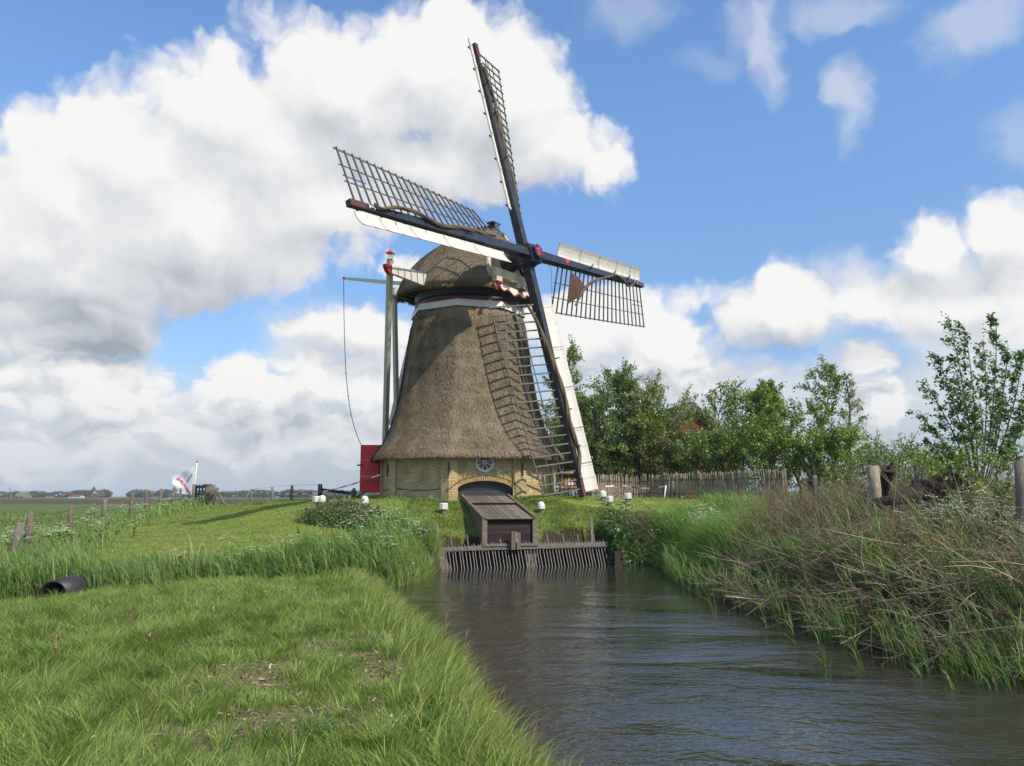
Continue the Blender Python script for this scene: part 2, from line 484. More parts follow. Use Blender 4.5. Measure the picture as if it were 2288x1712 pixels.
M_REDWORN = simple_mat('worn_red_paint', (.20, .05, .045), (.06, .035, .035), (1, 1, 1), 9, .6, .3, .1, .005, c3=(.26, .06, .05))
M_LATTICE = simple_mat('grey_lattice_timber', (.17, .165, .14), (.11, .105, .09), (2, 2, 2), 6, .75, .2, .1, .004, c3=(.23, .22, .185))
M_CLOTH = simple_mat('rolled_canvas', (.20, .15, .095), (.10, .075, .05), (1, 1, 1), 14, .9, .1, .5, .03, c3=(.26, .2, .13))
M_REDCLOTH = simple_mat('brown_sailcloth', (.15, .085, .06), (.11, .06, .045), (1, 1, 1), 7, .9, .1, .2, .01)
M_IRON = simple_mat('dark_iron', (.03, .026, .024), (.055, .04, .03), (1, 1, 1), 8, .6, .4, .1, .004)
M_GLASS = simple_mat('window_glass', (.03, .035, .04), (.05, .055, .06), (1, 1, 1), 3, .08, .6, 0)
M_ARCHDOOR = simple_mat('black_arch_boards', (.028, .027, .03), (.05, .048, .05), (1, 1, 5), 3, .5, .4, .15, .006)

def plank_mat(name, c1, c2, w, axis_uv=True):
    """old boards: planks along V, joints every w metres along U, grain"""
    m, nt, b = new_mat(name)
    tc = nt.nodes.new('ShaderNodeTexCoord'); sep = nt.nodes.new('ShaderNodeSeparateXYZ'); nt.links.new(tc.outputs['UV'], sep.inputs[0])
    g = NG(nt)
    cell = g.ma('DIVIDE', sep.outputs[0], w)
    fr = g.ma('FRACT', cell); idx = g.ma('FLOOR', cell)
    edge = g.ma('MINIMUM', fr, g.ma('SUBTRACT', 1.0, fr))
    joint = g.mr(edge, 0.02, .06)
    wn_ = nt.nodes.new('ShaderNodeTexWhiteNoise'); wn_.noise_dimensions = '1D'; nt.links.new(idx, wn_.inputs['W'])
    mp = nt.nodes.new('ShaderNodeMapping'); nt.links.new(tc.outputs['UV'], mp.inputs['Vector']); mp.inputs['Scale'].default_value = (26, 2.2, 1)
    n = noise_node(nt, mp.outputs[0], 1.0, 6, .65)
    col = ramp(nt, n.outputs['Fac'], [(.3, c2), (.65, c1)]).outputs[0]
    tone = nt.nodes.new('ShaderNodeMapRange'); nt.links.new(wn_.outputs['Value'], tone.inputs[0]); tone.inputs[3].default_value = .7; tone.inputs[4].default_value = 1.2
    cc = nt.nodes.new('ShaderNodeVectorMath'); cc.operation = 'SCALE'; nt.links.new(col, cc.inputs[0]); nt.links.new(tone.outputs[0], cc.inputs['Scale'])
    fin = mixc(nt, joint, (.012, .01, .009), cc.outputs[0])
    nt.links.new(fin, b.inputs['Base Color']); b.inputs['Roughness'].default_value = .8; b.inputs['Specular IOR Level'].default_value = .2
    bump(nt, b, g.ma('MULTIPLY_ADD', n.outputs['Fac'], .3, joint), .5, .008)
    return m
M_LID = plank_mat('weathered_lid_planks', (.20, .17, .125), (.095, .08, .06), .19)
M_FRONT = plank_mat('dark_red_brown_planks', (.052, .031, .030), (.024, .016, .017), .15)
M_POSTWOOD = simple_mat('weathered_post', (.22, .175, .125), (.12, .095, .068), (6, 6, 1.2), 3, .85, .15, .4, .015, c3=(.27, .23, .17))
M_POSTGREY = simple_mat('grey_weathered_post', (.26, .235, .19), (.13, .115, .09), (6, 6, 1.2), 3, .85, .15, .4, .015, c3=(.33, .30, .24))
M_CONCRETE = simple_mat('old_concrete', (.24, .205, .155), (.15, .125, .09), (1, 1, 1), 5, .9, .15, .3, .01, c3=(.30, .26, .2))
M_RACKBAR = simple_mat('galvanised_bar', (.17, .155, .14), (.10, .085, .075), (1, 1, 1), 12, .6, .4, .1, .003)
M_DARKHOLE = simple_mat('dark_opening_shade', (.012, .011, .010), (.02, .018, .015), (1, 1, 1), 4, .8, .2, .1, .01)  # near-black colour stands in for the shade inside culvert and pipe
M_PIPE = simple_mat('black_plastic_pipe', (.012, .013, .015), (.03, .028, .025), (1, 1, 1), 7, .5, .4, .15, .006, c3=(.034, .031, .026))
M_TAPE_R = simple_mat('red_tape', (.42, .05, .035), (.36, .04, .03), (1, 1, 1), 3, .5, .4, 0)
M_TAPE_W = simple_mat('white_tape', (.75, .74, .72), (.7, .69, .67), (1, 1, 1), 3, .5, .4, 0)
M_BARK = simple_mat('bark', (.12, .095, .07), (.06, .048, .036), (3, 3, 1), 6, .9, .15, .5, .02)
M_HOUSEBRICK = simple_mat('red_house_brick', (.20, .075, .045), (.14, .05, .035), (1, 1, 1), 6, .9, .1, .2, .01)
M_ROOFTILE = simple_mat('dark_roof_tiles', (.10, .06, .045), (.06, .04, .033), (1, 1, 1), 5, .8, .2, .3, .02)

M_GRASS = leaf_mat('grass_blades', .32, .5, .3)
M_LEAF = leaf_mat('tree_leaves', .30, .42, .45)
M_DRY = plain_col_mat('dry_stalks', .8, .2)
M_FLOWER = plain_col_mat('flower_heads', .7, .2)

def ground_mat():
    m, nt, b = new_mat('ground_soil_and_turf')
    g = NG(nt)
    geo = nt.nodes.new('ShaderNodeNewGeometry')
    P = geo.outputs['Position']
    sep = nt.nodes.new('ShaderNodeSeparateXYZ'); nt.links.new(P, sep.inputs[0])
    n1 = noise_node(nt, P, .35, 6, .6); n2 = noise_node(nt, P, 6.0, 5, .65)
    mp = nt.nodes.new('ShaderNodeMapping'); nt.links.new(P, mp.inputs['Vector']); mp.inputs['Scale'].default_value = (.35, 1.5, 1)
    n3 = noise_node(nt, mp.outputs[0], .9, 5, .6)
    at = nt.nodes.new('ShaderNodeVertexColor'); at.layer_name = 'Col'
    c = mixc(nt, 1.0, at.outputs['Color'], ramp(nt, n2.outputs['Fac'], [(.3, (.6, .62, .6)), (.7, (1.3, 1.25, 1.2))]).outputs[0], 'MULTIPLY')
    c = mixc(nt, 1.0, c, ramp(nt, n3.outputs['Fac'], [(.3, (.8, .86, .8)), (.7, (1.2, 1.1, 1.1))]).outputs[0], 'MULTIPLY')
    # arable strips of the far polder: ploughed band, then grass again
    y = g.ma('MULTIPLY_ADD', sep.outputs[0], .22, sep.outputs[1])
    wob = g.ma('MULTIPLY_ADD', n1.outputs['Fac'], 40, y)
    f1 = g.ma('MULTIPLY', g.mr(wob, 150, 185), g.mr(wob, 420, 460, 1, 0))
    soil = ramp(nt, noise_node(nt, mp.outputs[0], .12, 5, .6).outputs['Fac'], [(.35, (.055, .05, .022)), (.65, (.085, .068, .035))]).outputs[0]
    far = mixc(nt, g.mr(sep.outputs[1], 40, 90), c, mixc(nt, n1.outputs['Fac'], (.075, .12, .03), (.105, .135, .04)))
    c = mixc(nt, f1, far, soil)
    nt.links.new(c, b.inputs['Base Color']); b.inputs['Roughness'].default_value = .95; b.inputs['Specular IOR Level'].default_value = .1
    bump(nt, b, n2.outputs['Fac'], .6, .05)
    return m
M_GROUND = ground_mat()

def water_mat():
    m, nt, b = new_mat('canal_water')
    tc = nt.nodes.new('ShaderNodeTexCoord')
    def lay(rot, sx, sy, sc, det, dist=.4):
        mp = nt.nodes.new('ShaderNodeMapping'); nt.links.new(tc.outputs['Object'], mp.inputs['Vector'])
        mp.inputs['Rotation'].default_value = (0, 0, R(rot)); mp.inputs['Scale'].default_value = (sx, sy, 1)
        return noise_node(nt, mp.outputs[0], sc, det, .55, dist).outputs['Fac']
    a = lay(-14, 1.5, 2.3, 1.5, 3); c = lay(12, 3.0, 4.2, 2.6, 3); d = lay(-30, .5, .9, .8, 2)
    g = NG(nt)
    h = g.ma('MULTIPLY_ADD', a, 1.0, g.ma('MULTIPLY_ADD', c, .45, g.ma('MULTIPLY', d, .9)))
    b.inputs['Base Color'].default_value = (.030, .029, .021, 1)
    b.inputs['Roughness'].default_value = .02; b.inputs['IOR'].default_value = 1.62; b.inputs['Specular IOR Level'].default_value = .5
    # the pool before the rack lies calmer than the open reach near the viewer
    sep = nt.nodes.new('ShaderNodeSeparateXYZ'); nt.links.new(tc.outputs['Object'], sep.inputs[0])
    amp = g.ma('MULTIPLY', g.mr(sep.outputs[1], 9, 23, .80, .18), g.mr(lay(-20, .5, 1.0, .55, 2), .36, .64, .55, 1.30))
    f = lay(-8, 4.0, 5.4, 3.2, 2, .2); sw = lay(-12, .65, 1.1, .9, 2, .3)
    h = g.ma('MULTIPLY', g.ma('MULTIPLY_ADD', f, .18, g.ma('MULTIPLY_ADD', sw, 1.3, h)), amp)
    bump(nt, b, h, .85, .055)
    return m
M_WATER = water_mat()

# ------------------------------------------------------------------ lie of the land
MX, MY = -1.79, 31.65                                   # axis of the mill
FN = V3(math.sin(R(15.5)), -math.cos(R(15.5)), 0)       # outward normal of the mill's canal-side wall
FT = V3(math.cos(R(15.5)), math.sin(R(15.5)), 0)        # along that wall, to the right
WALL_R = 3.5; APO = WALL_R * math.cos(math.pi / 8)
FACE0 = V3(MX, MY, 0) + FN * APO
RK0, RK1 = V3(-2.05, 24.45, 0), V3(3.15, 25.9, 0)       # foot of the trash rack in the water

CTRL = np.array([
 (0,-6,.6),(0,0,.62),(-6,2,.6),(-6,7,.62),(-2,7,.55),(-12,8,.6),(-2,11,.52),(-6,13,.5),(-12,13,.45),(-20,10,.6),(-3.5,15.5,.5),(-9,14.6,.25),
 (-4,20.5,.55),(-8,19.5,.5),(-14,19,.5),(-20,18,.5),
 (-4,23,.85),(-3.2,25,1.1),(-8,23,.85),(-12,23,.75),(-5,26.5,1.55),(-9,27,1.3),(-13,28,1.0),(-6.5,29.5,1.95),(-10,32,1.8),(-14,36,1.6),
 (-1.8,31.6,2.14),(-5.5,33,2.1),(-1.8,36,2.1),(2,33,2.1),(-1,28.3,2.10),(2.2,29.2,2.05),(-4.5,29.0,2.08),
 (-2.6,26.4,1.35),(2.3,27.4,1.4),(-2.4,25.1,.72),(3.2,26.7,.85),(0,26.2,.85),
 (6,30,1.95),(9,33,1.95),(5,35,2.05),(4.5,27.8,1.2),(6.3,25.5,.9),(7.5,27.5,1.5),(6.5,21,1.0),(8,18,1.3),(7.6,14,1.25),(10,11,1.2),(14,14,1.6),(12,20,1.7),(14,28,1.95),
 (20,20,1.4),(20,35,1.7),(10,42,1.9),(0,48,1.8),(25,55,1.2),(14,8,1.2),(30,10,1.0),
 (-12.9,21.5,.62),(-15.2,27,.75),(-16.2,31.5,.95),(-16.7,35,1.1),(-18,39.5,1.25),(-19.6,44.5,1.38),(-22,51,1.5),(-16,52,1.5),(-10,52,1.6),(-10,44,1.75),
 (-20,24,.45),(-23,32,.45),(-26,42,.45),(-30,52,.5),(-40,30,.45),(-40,60,.5),(-40,5,.5),(-14,64,.6),(0,66,.8)], float)

def _tps():
    P = CTRL[:, :2] / 20.0; n = len(P)
    d2 = ((P[:, None] - P[None]) ** 2).sum(-1)
    K = .5 * d2 * np.log(d2 + 1e-12) + np.eye(n) * 2e-3
    A = np.zeros((n + 3, n + 3)); A[:n, :n] = K; A[:n, n] = 1; A[:n, n + 1:] = P; A[n, :n] = 1; A[n + 1:, :n] = P.T
    return np.linalg.solve(A, np.concatenate([CTRL[:, 2], np.zeros(3)]))
_TW = _tps()

CHB0, CHB1 = RK0 - FN * 1.0, RK1 - FN * 1.0              # back of the culvert chamber
WATER = np.array([(30,-6.5),(8,-.5),(3.0,1.6),(1.2,3.6),(.40,5.84),(.10,7.7),(-.57,10.4),(-1.22,12.4),(-1.88,14.9),(-2.75,17.4),(-3.05,19.2),(-2.45,20.6),(-2.3,22.4),(-2.1,24.3),
                  tuple(CHB0[:2]), tuple(CHB1[:2]), (3.2,25.85),(4.45,26.1),(5.2,24.3),(4.7,21.5),(4.6,18.3),(5.15,14.75),(5.3,12.36),(5.6,10.8),(6.2,9.7),(9,8.3),(14,6.5),(30,3)], float)
DITCH = np.array([(-2.6,19.3),(-6,18.0),(-9,17.0),(-11.6,16.4),(-16,15.4),(-30,13)], float)

def seg_dist(p, poly, closed=True):
    d = np.full(len(p), 1e9); n = len(poly)
    for i in range(n if closed else n - 1):
        a, b = poly[i], poly[(i + 1) % n]
        ab = b - a; t = np.clip(((p - a) @ ab) / (ab @ ab), 0, 1)
        d = np.minimum(d, np.hypot(*(p - a - t[:, None] * ab).T))
    return d

def inside(p, poly):
    c = np.zeros(len(p), bool); n = len(poly)
    for i in range(n):
        a, b = poly[i], poly[(i + 1) % n]
        cond = (a[1] > p[:, 1]) != (b[1] > p[:, 1])
        with np.errstate(divide='ignore', invalid='ignore'):
            xx = (b[0] - a[0]) * (p[:, 1] - a[1]) / (b[1] - a[1]) + a[0]
        c ^= cond & (p[:, 0] < xx)
    return c

def water_dist(p):
    """distance to open water, negative inside"""
    d = seg_dist(p, WATER); d = np.where(inside(p, WATER), -d, d)
    d = np.minimum(d, seg_dist(p, DITCH, False) - .45)
    return np.minimum(d, np.hypot(p[:, 0] + 9.7, p[:, 1] - 15.9) - .95)

def sstep(x, a, b):
    t = np.clip((x - a) / (b - a), 0, 1); return t * t * (3 - 2 * t)

def ground_z(x, y):
    x = np.atleast_1d(np.asarray(x, float)); y = np.atleast_1d(np.asarray(y, float))
    p = np.stack([x, y], 1); z = np.zeros(len(p))
    q = p / 20.0
    for i0 in range(0, len(p), 20000):
        s = slice(i0, i0 + 20000)
        d2 = ((q[s, None] - CTRL[None, :, :2] / 20.0) ** 2).sum(-1)
        z[s] = (.5 * d2 * np.log(d2 + 1e-12)) @ _TW[:len(CTRL)] + _TW[len(CTRL)] + q[s] @ _TW[len(CTRL) + 1:]
    far = np.hypot(x * .9, y - 28)
    w = sstep(far, 26, 42)
    z = z * (1 - w) + w * .5
    near = far < 60
    d = np.full(len(p), 50.0)
    d[near] = water_dist(p[near])
    rel = p - (RK0[:2] + RK1[:2]) / 2
    u = np.abs(rel @ FT[:2]); v = rel @ FN[:2]
    sluice = (u < 3.2) & (v < .6) & (v > -2.5)
    width = np.where(sluice, .12, .75)
    k = sstep(d, np.where(sluice, -.05, -.15), width)
    bumps = .03 * np.sin(x * 3.1 + 1.7 * np.sin(y * 2.3)) * np.sin(y * 2.7 + x) * (far < 40)
    z = -.55 + (np.maximum(z, .3) + bumps + .55) * k
    return z

def grade(a, b, step, lo, hi, g=1.12):
    m = list(np.arange(a, b + 1e-6, step)); s = step; up = []
    v = b
    while v < hi: s *= g; v += s; up.append(v)
    s = step; v = a; dn = []
    while v > lo: s *= g; v -= s; dn.append(v)
    return np.array(dn[::-1] + m + up)

def noise2(x, y, s, seed=0):
    """cheap smooth value noise in numpy, 0..1"""
    x = np.asarray(x) * s + seed * 17.3; y = np.asarray(y) * s + seed * 9.1
    xi, yi = np.floor(x).astype(int), np.floor(y).astype(int); xf, yf = x - xi, y - yi
    def h(a, b):
        v = np.sin(a * 127.1 + b * 311.7 + seed * 74.7) * 43758.5453
        return v - np.floor(v)
    u, v = xf * xf * (3 - 2 * xf), yf * yf * (3 - 2 * yf)
    return (h(xi, yi) * (1 - u) + h(xi + 1, yi) * u) * (1 - v) + (h(xi, yi + 1) * (1 - u) + h(xi + 1, yi + 1) * u) * v

def fbm(x, y, s, seed=0, o=4):
    t = 0; a = .5; w = 0
    for i in range(o):
        t = t + a * noise2(x, y, s * 2 ** i, seed + i); w += a; a *= .55
    return t / w

def soil_mask(x, y):
    """worn, bare part of the near bank"""
    e = np.hypot((x + 1.75 - .14 * (y - 8)) / 1.15, (y - 7.8) / 2.7)
    return np.clip(1.35 - e, 0, 1) * sstep(fbm(x, y, 1.7, 3), .36, .66)

def on_lawn(x, y):
    """mown grass: from the reed edge up to the mill, left of it as far as the fence"""
    a = sstep(y - (20.9 + .05 * x), 0, .9) * sstep((x + 12.2) + .42 * (y - 21), -.2, 1.0)
    r = np.hypot(x - 1, y - 30)
    return np.clip(a, 0, 1) * (x < np.where(y > 27.6, 7.4, 5.2))

FENCE = np.array([(-11.9,19.6),(-12.9,21.5),(-15.2,27),(-16.2,31.5),(-16.7,35),(-18,39.5),(-19.6,44.5),(-20.9,48),(-21.6,51)], float)

def build_ground():
    xs = grade(-22, 18, .22, -1400, 1400); ys = grade(-4, 54, .22, -130, 1800)
    X, Y = np.meshgrid(xs, ys); x, y = X.ravel(), Y.ravel()
    z = ground_z(x, y)
    nx, ny = len(xs), len(ys)
    i = np.arange(nx * ny).reshape(ny, nx)
    q = np.stack([i[:-1, :-1], i[:-1, 1:], i[1:, 1:], i[1:, :-1]], -1).reshape(-1, 4)
    n = fbm(x, y, .4, 1)[:, None]
    c = V3(.075, .105, .03) * (1 - n) + V3(.10, .13, .04) * n
    lawn = on_lawn(x, y)[:, None]
    c = c * (1 - lawn) + lawn * (V3(.135, .20, .038) * (1 - n) + V3(.19, .235, .055) * n)
    s = soil_mask(x, y)[:, None]
    c = c * (1 - s) + s * V3(.17, .125, .085)
    d = water_dist(np.stack([x, y], 1))
    mud = ((d < .25) & (np.hypot(x, y - 25) < 60))[:, None]
    litter = ((y > 9) & (y < 21) & (x > 4.5) & (x < 14))[:, None]
    c = np.where(litter, V3(.060, .046, .030) * (.7 + .6 * n), c)
    c = np.where(mud, V3(.05, .04, .026), c)
    o = fast_mesh('ground', np.stack([x, y, z], 1), q, None, c, M_GROUND, smooth=True)
    tag(o, kind='structure')
    m = MB(); m.add([(-45, -20, 0), (60, -20, 0), (60, 29.5, 0), (-45, 29.5, 0)], [(0, 1, 2, 3)])
    tag(m.build('water', M_WATER), kind='structure')
build_ground()

# ------------------------------------------------------------------ the windmill
ZB = 2.1
mill = thing('windmill', (MX, MY, ZB), 'thatched windmill with yellow brick base and four lattice sails on the grassy mound', 'windmill')
MO = V3(MX, MY, 0)
CA = [R(-97 + 45 * k) for k in range(8)]                 # bearings of the eight corners, clockwise from straight towards the camera
def rdir(a): return V3(math.sin(a), -math.cos(a), 0)

# ---- brick base
def build_base():
    m = MB()
    zt = 3.95
    for k in range(8):
        a0, a1 = CA[k], CA[(k + 1) % 8]
        p0, p1 = MO + rdir(a0) * WALL_R, MO + rdir(a1) * WALL_R
        t = nrm(p1 - p0); n = nrm(rdir(a0) + rdir(a1)); L = np.linalg.norm(p1 - p0)
        pier = .33
        # piers at both ends, set-back panel between them
        def quad(u0, u1, z0, z1, dd, m=m):
            v = [p0 + t * u0 + n * dd + V3(0, 0, z0), p0 + t * u1 + n * dd + V3(0, 0, z0), p0 + t * u1 + n * dd + V3(0, 0, z1), p0 + t * u0 + n * dd + V3(0, 0, z1)]
            m.add(v, [(0, 1, 2, 3)], [[(u0 + k, z0), (u1 + k, z0), (u1 + k, z1), (u0 + k, z1)]])
        back = -.09
        quad(0, pier, 1.6, zt, 0); quad(L - pier, L, 1.6, zt, 0)
        for u in (pier, L - pier):                       # returns of the piers
            v = [p0 + t * u + V3(0, 0, 1.6), p0 + t * u + n * back + V3(0, 0, 1.6), p0 + t * u + n * back + V3(0, 0, zt), p0 + t * u + V3(0, 0, zt)]
            m.add(v, [(0, 1, 2, 3) if u > L / 2 else (3, 2, 1, 0)], [[(0, 1.6), (.09, 1.6), (.09, zt), (0, zt)]])
        if k != 2:
            quad(pier, L - pier, 1.6, zt, back)
        else:                                            # canal side: segmental arch opening
            mid = L / 2; hw = 1.08; z0 = 2.26; rise = .47
            arc = [(mid + hw * math.cos(q), z0 + rise * math.sin(q) ** .8) for q in np.linspace(math.pi, 0, 21)]
            quad(pier, mid - hw, 1.6, zt, back); quad(mid + hw, L - pier, 1.6, zt, back)
            for i in range(20):
                (u0, za), (u1, zb) = arc[i], arc[i + 1]
                v = [p0 + t * u0 + n * back + V3(0, 0, za), p0 + t * u1 + n * back + V3(0, 0, zb), p0 + t * u1 + n * back + V3(0, 0, zt), p0 + t * u0 + n * back + V3(0, 0, zt)]
                m.add(v, [(0, 1, 2, 3)], [[(u0 + k, za), (u1 + k, zb), (u1 + k, zt), (u0 + k, zt)]])
                v = [p0 + t * u0 + n * back + V3(0, 0, za), p0 + t * u1 + n * back + V3(0, 0, zb), p0 + t * u1 + n * (back - .3) + V3(0, 0, zb), p0 + t * u0 + n * (back - .3) + V3(0, 0, za)]
                m.add(v, [(3, 2, 1, 0)], [[(u0, 0), (u1, 0), (u1, .3), (u0, .3)]])
            for u in (mid - hw, mid + hw):
                v = [p0 + t * u + n * back + V3(0, 0, 1.6), p0 + t * u + n * (back - .3) + V3(0, 0, 1.6), p0 + t * u + n * (back - .3) + V3(0, 0, z0), p0 + t * u + n * back + V3(0, 0, z0)]
                m.add(v, [(0, 1, 2, 3) if u > mid else (3, 2, 1, 0)], [[(0, 1.6), (.3, 1.6), (.3, z0), (0, z0)]])
    wall = m.build('brick_wall', M_BRICK, mill)
    # arch ring of upright bricks
    a = MB(); p0 = MO + rdir(CA[2]) * WALL_R; p1 = MO + rdir(CA[3]) * WALL_R; t = nrm(p1 - p0); L = np.linalg.norm(p1 - p0); n = FN
    mid = L / 2
    for i, q in enumerate(np.linspace(math.pi * .985, math.pi * .015, 44)):
        c, s = math.cos(q), math.sin(q)
        u, z = mid + 1.08 * c, 2.26 + .47 * s ** .8
        dr = nrm(V3(c * .55, s, 0)); ln = .125 + .02 * (i % 3 == 0)
        o = p0 + t * (u + dr[0] * ln) + V3(0, 0, z + dr[1] * ln) + n * (-.09 + .012)
        a.box(o, (t * dr[0] + V3(0, 0, dr[1])) * ln, (t * dr[1] - V3(0, 0, dr[0])) * .026, n * .015)
    a.build('arch_ring', M_ARCHBRICK, wall)
    d = MB()
    arc = [(mid + 1.10 * math.cos(q), 2.25 + .49 * math.sin(q) ** .8) for q in np.linspace(0, math.pi, 21)]
    d.prism([(mid - 1.10, 1.7), (mid + 1.10, 1.7)] + arc, p0 - n * .33, t, V3(0, 0, 1), n * .05)
    for zz in (2.44, 2.60):
        d.box(p0 + t * mid - n * .27 + V3(0, 0, zz), t * .93 * (1 if zz < 2.5 else .72), n * .012, V3(0, 0, .006))
    d.build('arch_door', M_ARCHDOOR, mill)
    # iron wall anchors on the corner piers
    for k in (0, 1, 2, 3):
        an = MB(); p = MO + rdir(CA[k]) * (WALL_R + .035)
        side = V3(-rdir(CA[k])[1], rdir(CA[k])[0], 0)
        an.box(p + V3(0, 0, 3.14), side * .024, rdir(CA[k]) * .02, V3(0, 0, .24))
        an.box(p + V3(0, 0, 3.14), side * .045, rdir(CA[k]) * .024, V3(0, 0, .03))
        an.build('wall_anchor', M_IRON, mill)
    # lightning conductor along the wall and over the arch
    cd = MB(); zc = 2.42
    pts = []
    for k in (0, 1):
        a0, a1 = MO + rdir(CA[k]) * (WALL_R + .03), MO + rdir(CA[k + 1]) * (WALL_R + .03)
        nn = nrm(rdir(CA[k]) + rdir(CA[k + 1]))
        for s in np.linspace(0, 1, 9)[:-1]:
            pts.append(a0 * (1 - s) + a1 * s - nn * (.09 if .12 < s < .88 else 0) + V3(0, 0, zc + .03 * math.sin(s * 9)))
    for s in np.linspace(0, 1, 25):
        u = L * s; z = zc
        if abs(u - mid) < 1.25: z = zc + .47 * math.cos((u - mid) / 1.25 * math.pi / 2) ** .6 + .03
        pts.append(p0 + t * u + n * (.03 - (.09 if .16 < s < .84 else 0)) + V3(0, 0, z))
    cd.tube(pts, .012, 5); cd.build('lightning_cable', M_IRON, mill)
build_base()

# ---- rose window
def build_rose():
    c = FACE0 + V3(0, 0, 3.38) - FN * .09 - FT * .03
    fr = MB(); r1, r0 = .345, .275
    ez = V3(0, 0, 1)
    def ring(m, c, ra, rb, dep, n=40, pr=.03):
        v = []; f = []
        for i in range(n):
            a = 2 * math.pi * i / n; d = FT * math.cos(a) + ez * math.sin(a)
            v += [c + d * ra + FN * pr, c + d * rb + FN * pr, c + d * ra - FN * dep, c + d * rb - FN * dep]
        for i in range(n):
            j = (i + 1) % n
            f += [(4*i, 4*i+1, 4*j+1, 4*j), (4*i+1, 4*i+3, 4*j+3, 4*j+1), (4*i+2, 4*i, 4*j, 4*j+2)]
        m.add(v, [q[::-1] for q in f])
    ring(fr, c, r0, r1, .06, pr=.05)
    ring(fr, c, .035, .075, .02, 20, .04)
    for k in range(8):
        a = 2 * math.pi * k / 8 + math.pi / 8
        d = FT * math.cos(a) + ez * math.sin(a); w = FT * -math.sin(a) + ez * math.cos(a)
        fr.beam(c + d * .06 + FN * .03, c + d * .215 + FN * .03, .034, .02, w)
        # the spoke forks into the rounded heads of two petals
        for s in (-1, 1):
            pts = [c + FN * .03 + d * (.205 + .075 * math.sin(q)) + w * s * (.082 * (1 - math.cos(q))) for q in np.linspace(0, math.pi / 2, 6)]
            fr.tube(pts, .019, 5)
    win = fr.build('rose_window', M_WHITE, mill)
    g = MB(); g.lathe(c - FN * .0, [(.31, -.012), (.31, .012)], 40, FN)
    g.build('window_glass', M_GLASS, win)
build_rose()

# ---- thatched body
PROF = [(3.56, 3.84), (3.63, 3.90), (3.74, 3.86), (3.95, 3.68), (4.25, 3.46), (4.8, 3.19), (5.5, 2.95), (6.3, 2.77), (7.2, 2.63), (8.0, 2.52), (8.8, 2.40), (9.34, 2.26)]
def oct_r(a, Rc, soft=.2):
    """radius at bearing a of an octagon of corner radius Rc with slightly rounded corners"""
    d = (a - CA[0]) % (math.pi / 4) - math.pi / 8
    flat = Rc * math.cos(math.pi / 8) / math.cos(d)
    return flat * (1 - soft) + soft * Rc * (.965 + .012 * math.cos(8 * d))

def straw(name, P, T, N, L, w, parent, mat, base_col=1.0, lift=.03):
    """short straws lying on the thatch: P roots, T down-slope, N outward"""
    n = len(P)
    Bn = np.cross(T, N); Bn /= np.linalg.norm(Bn, axis=1)[:, None]
    jit = rng.normal(0, .22, (n, 1)); T = T + Bn * jit; T /= np.linalg.norm(T, axis=1)[:, None]
    L = L[:, None]; w = w[:, None]
    up = N * rng.uniform(.3, 1.0, (n, 1)) * lift
    v = np.empty((n, 4, 3)); v[:, 0] = P - Bn * w / 2 - N * .01; v[:, 1] = P + Bn * w / 2 - N * .01
    v[:, 2] = P + T * L + Bn * w * .35 + up; v[:, 3] = P + T * L - Bn * w * .35 + up
    q = np.arange(n * 4).reshape(n, 4)
    k = rng.uniform(.72, 1.28, (n, 1)) * base_col
    c = np.repeat(np.concatenate([k * rng.uniform(.97, 1.06, (n, 1)), k, k * rng.uniform(.85, 1.0, (n, 1))], 1), 4, 0)
    return v.reshape(-1, 3), q, c

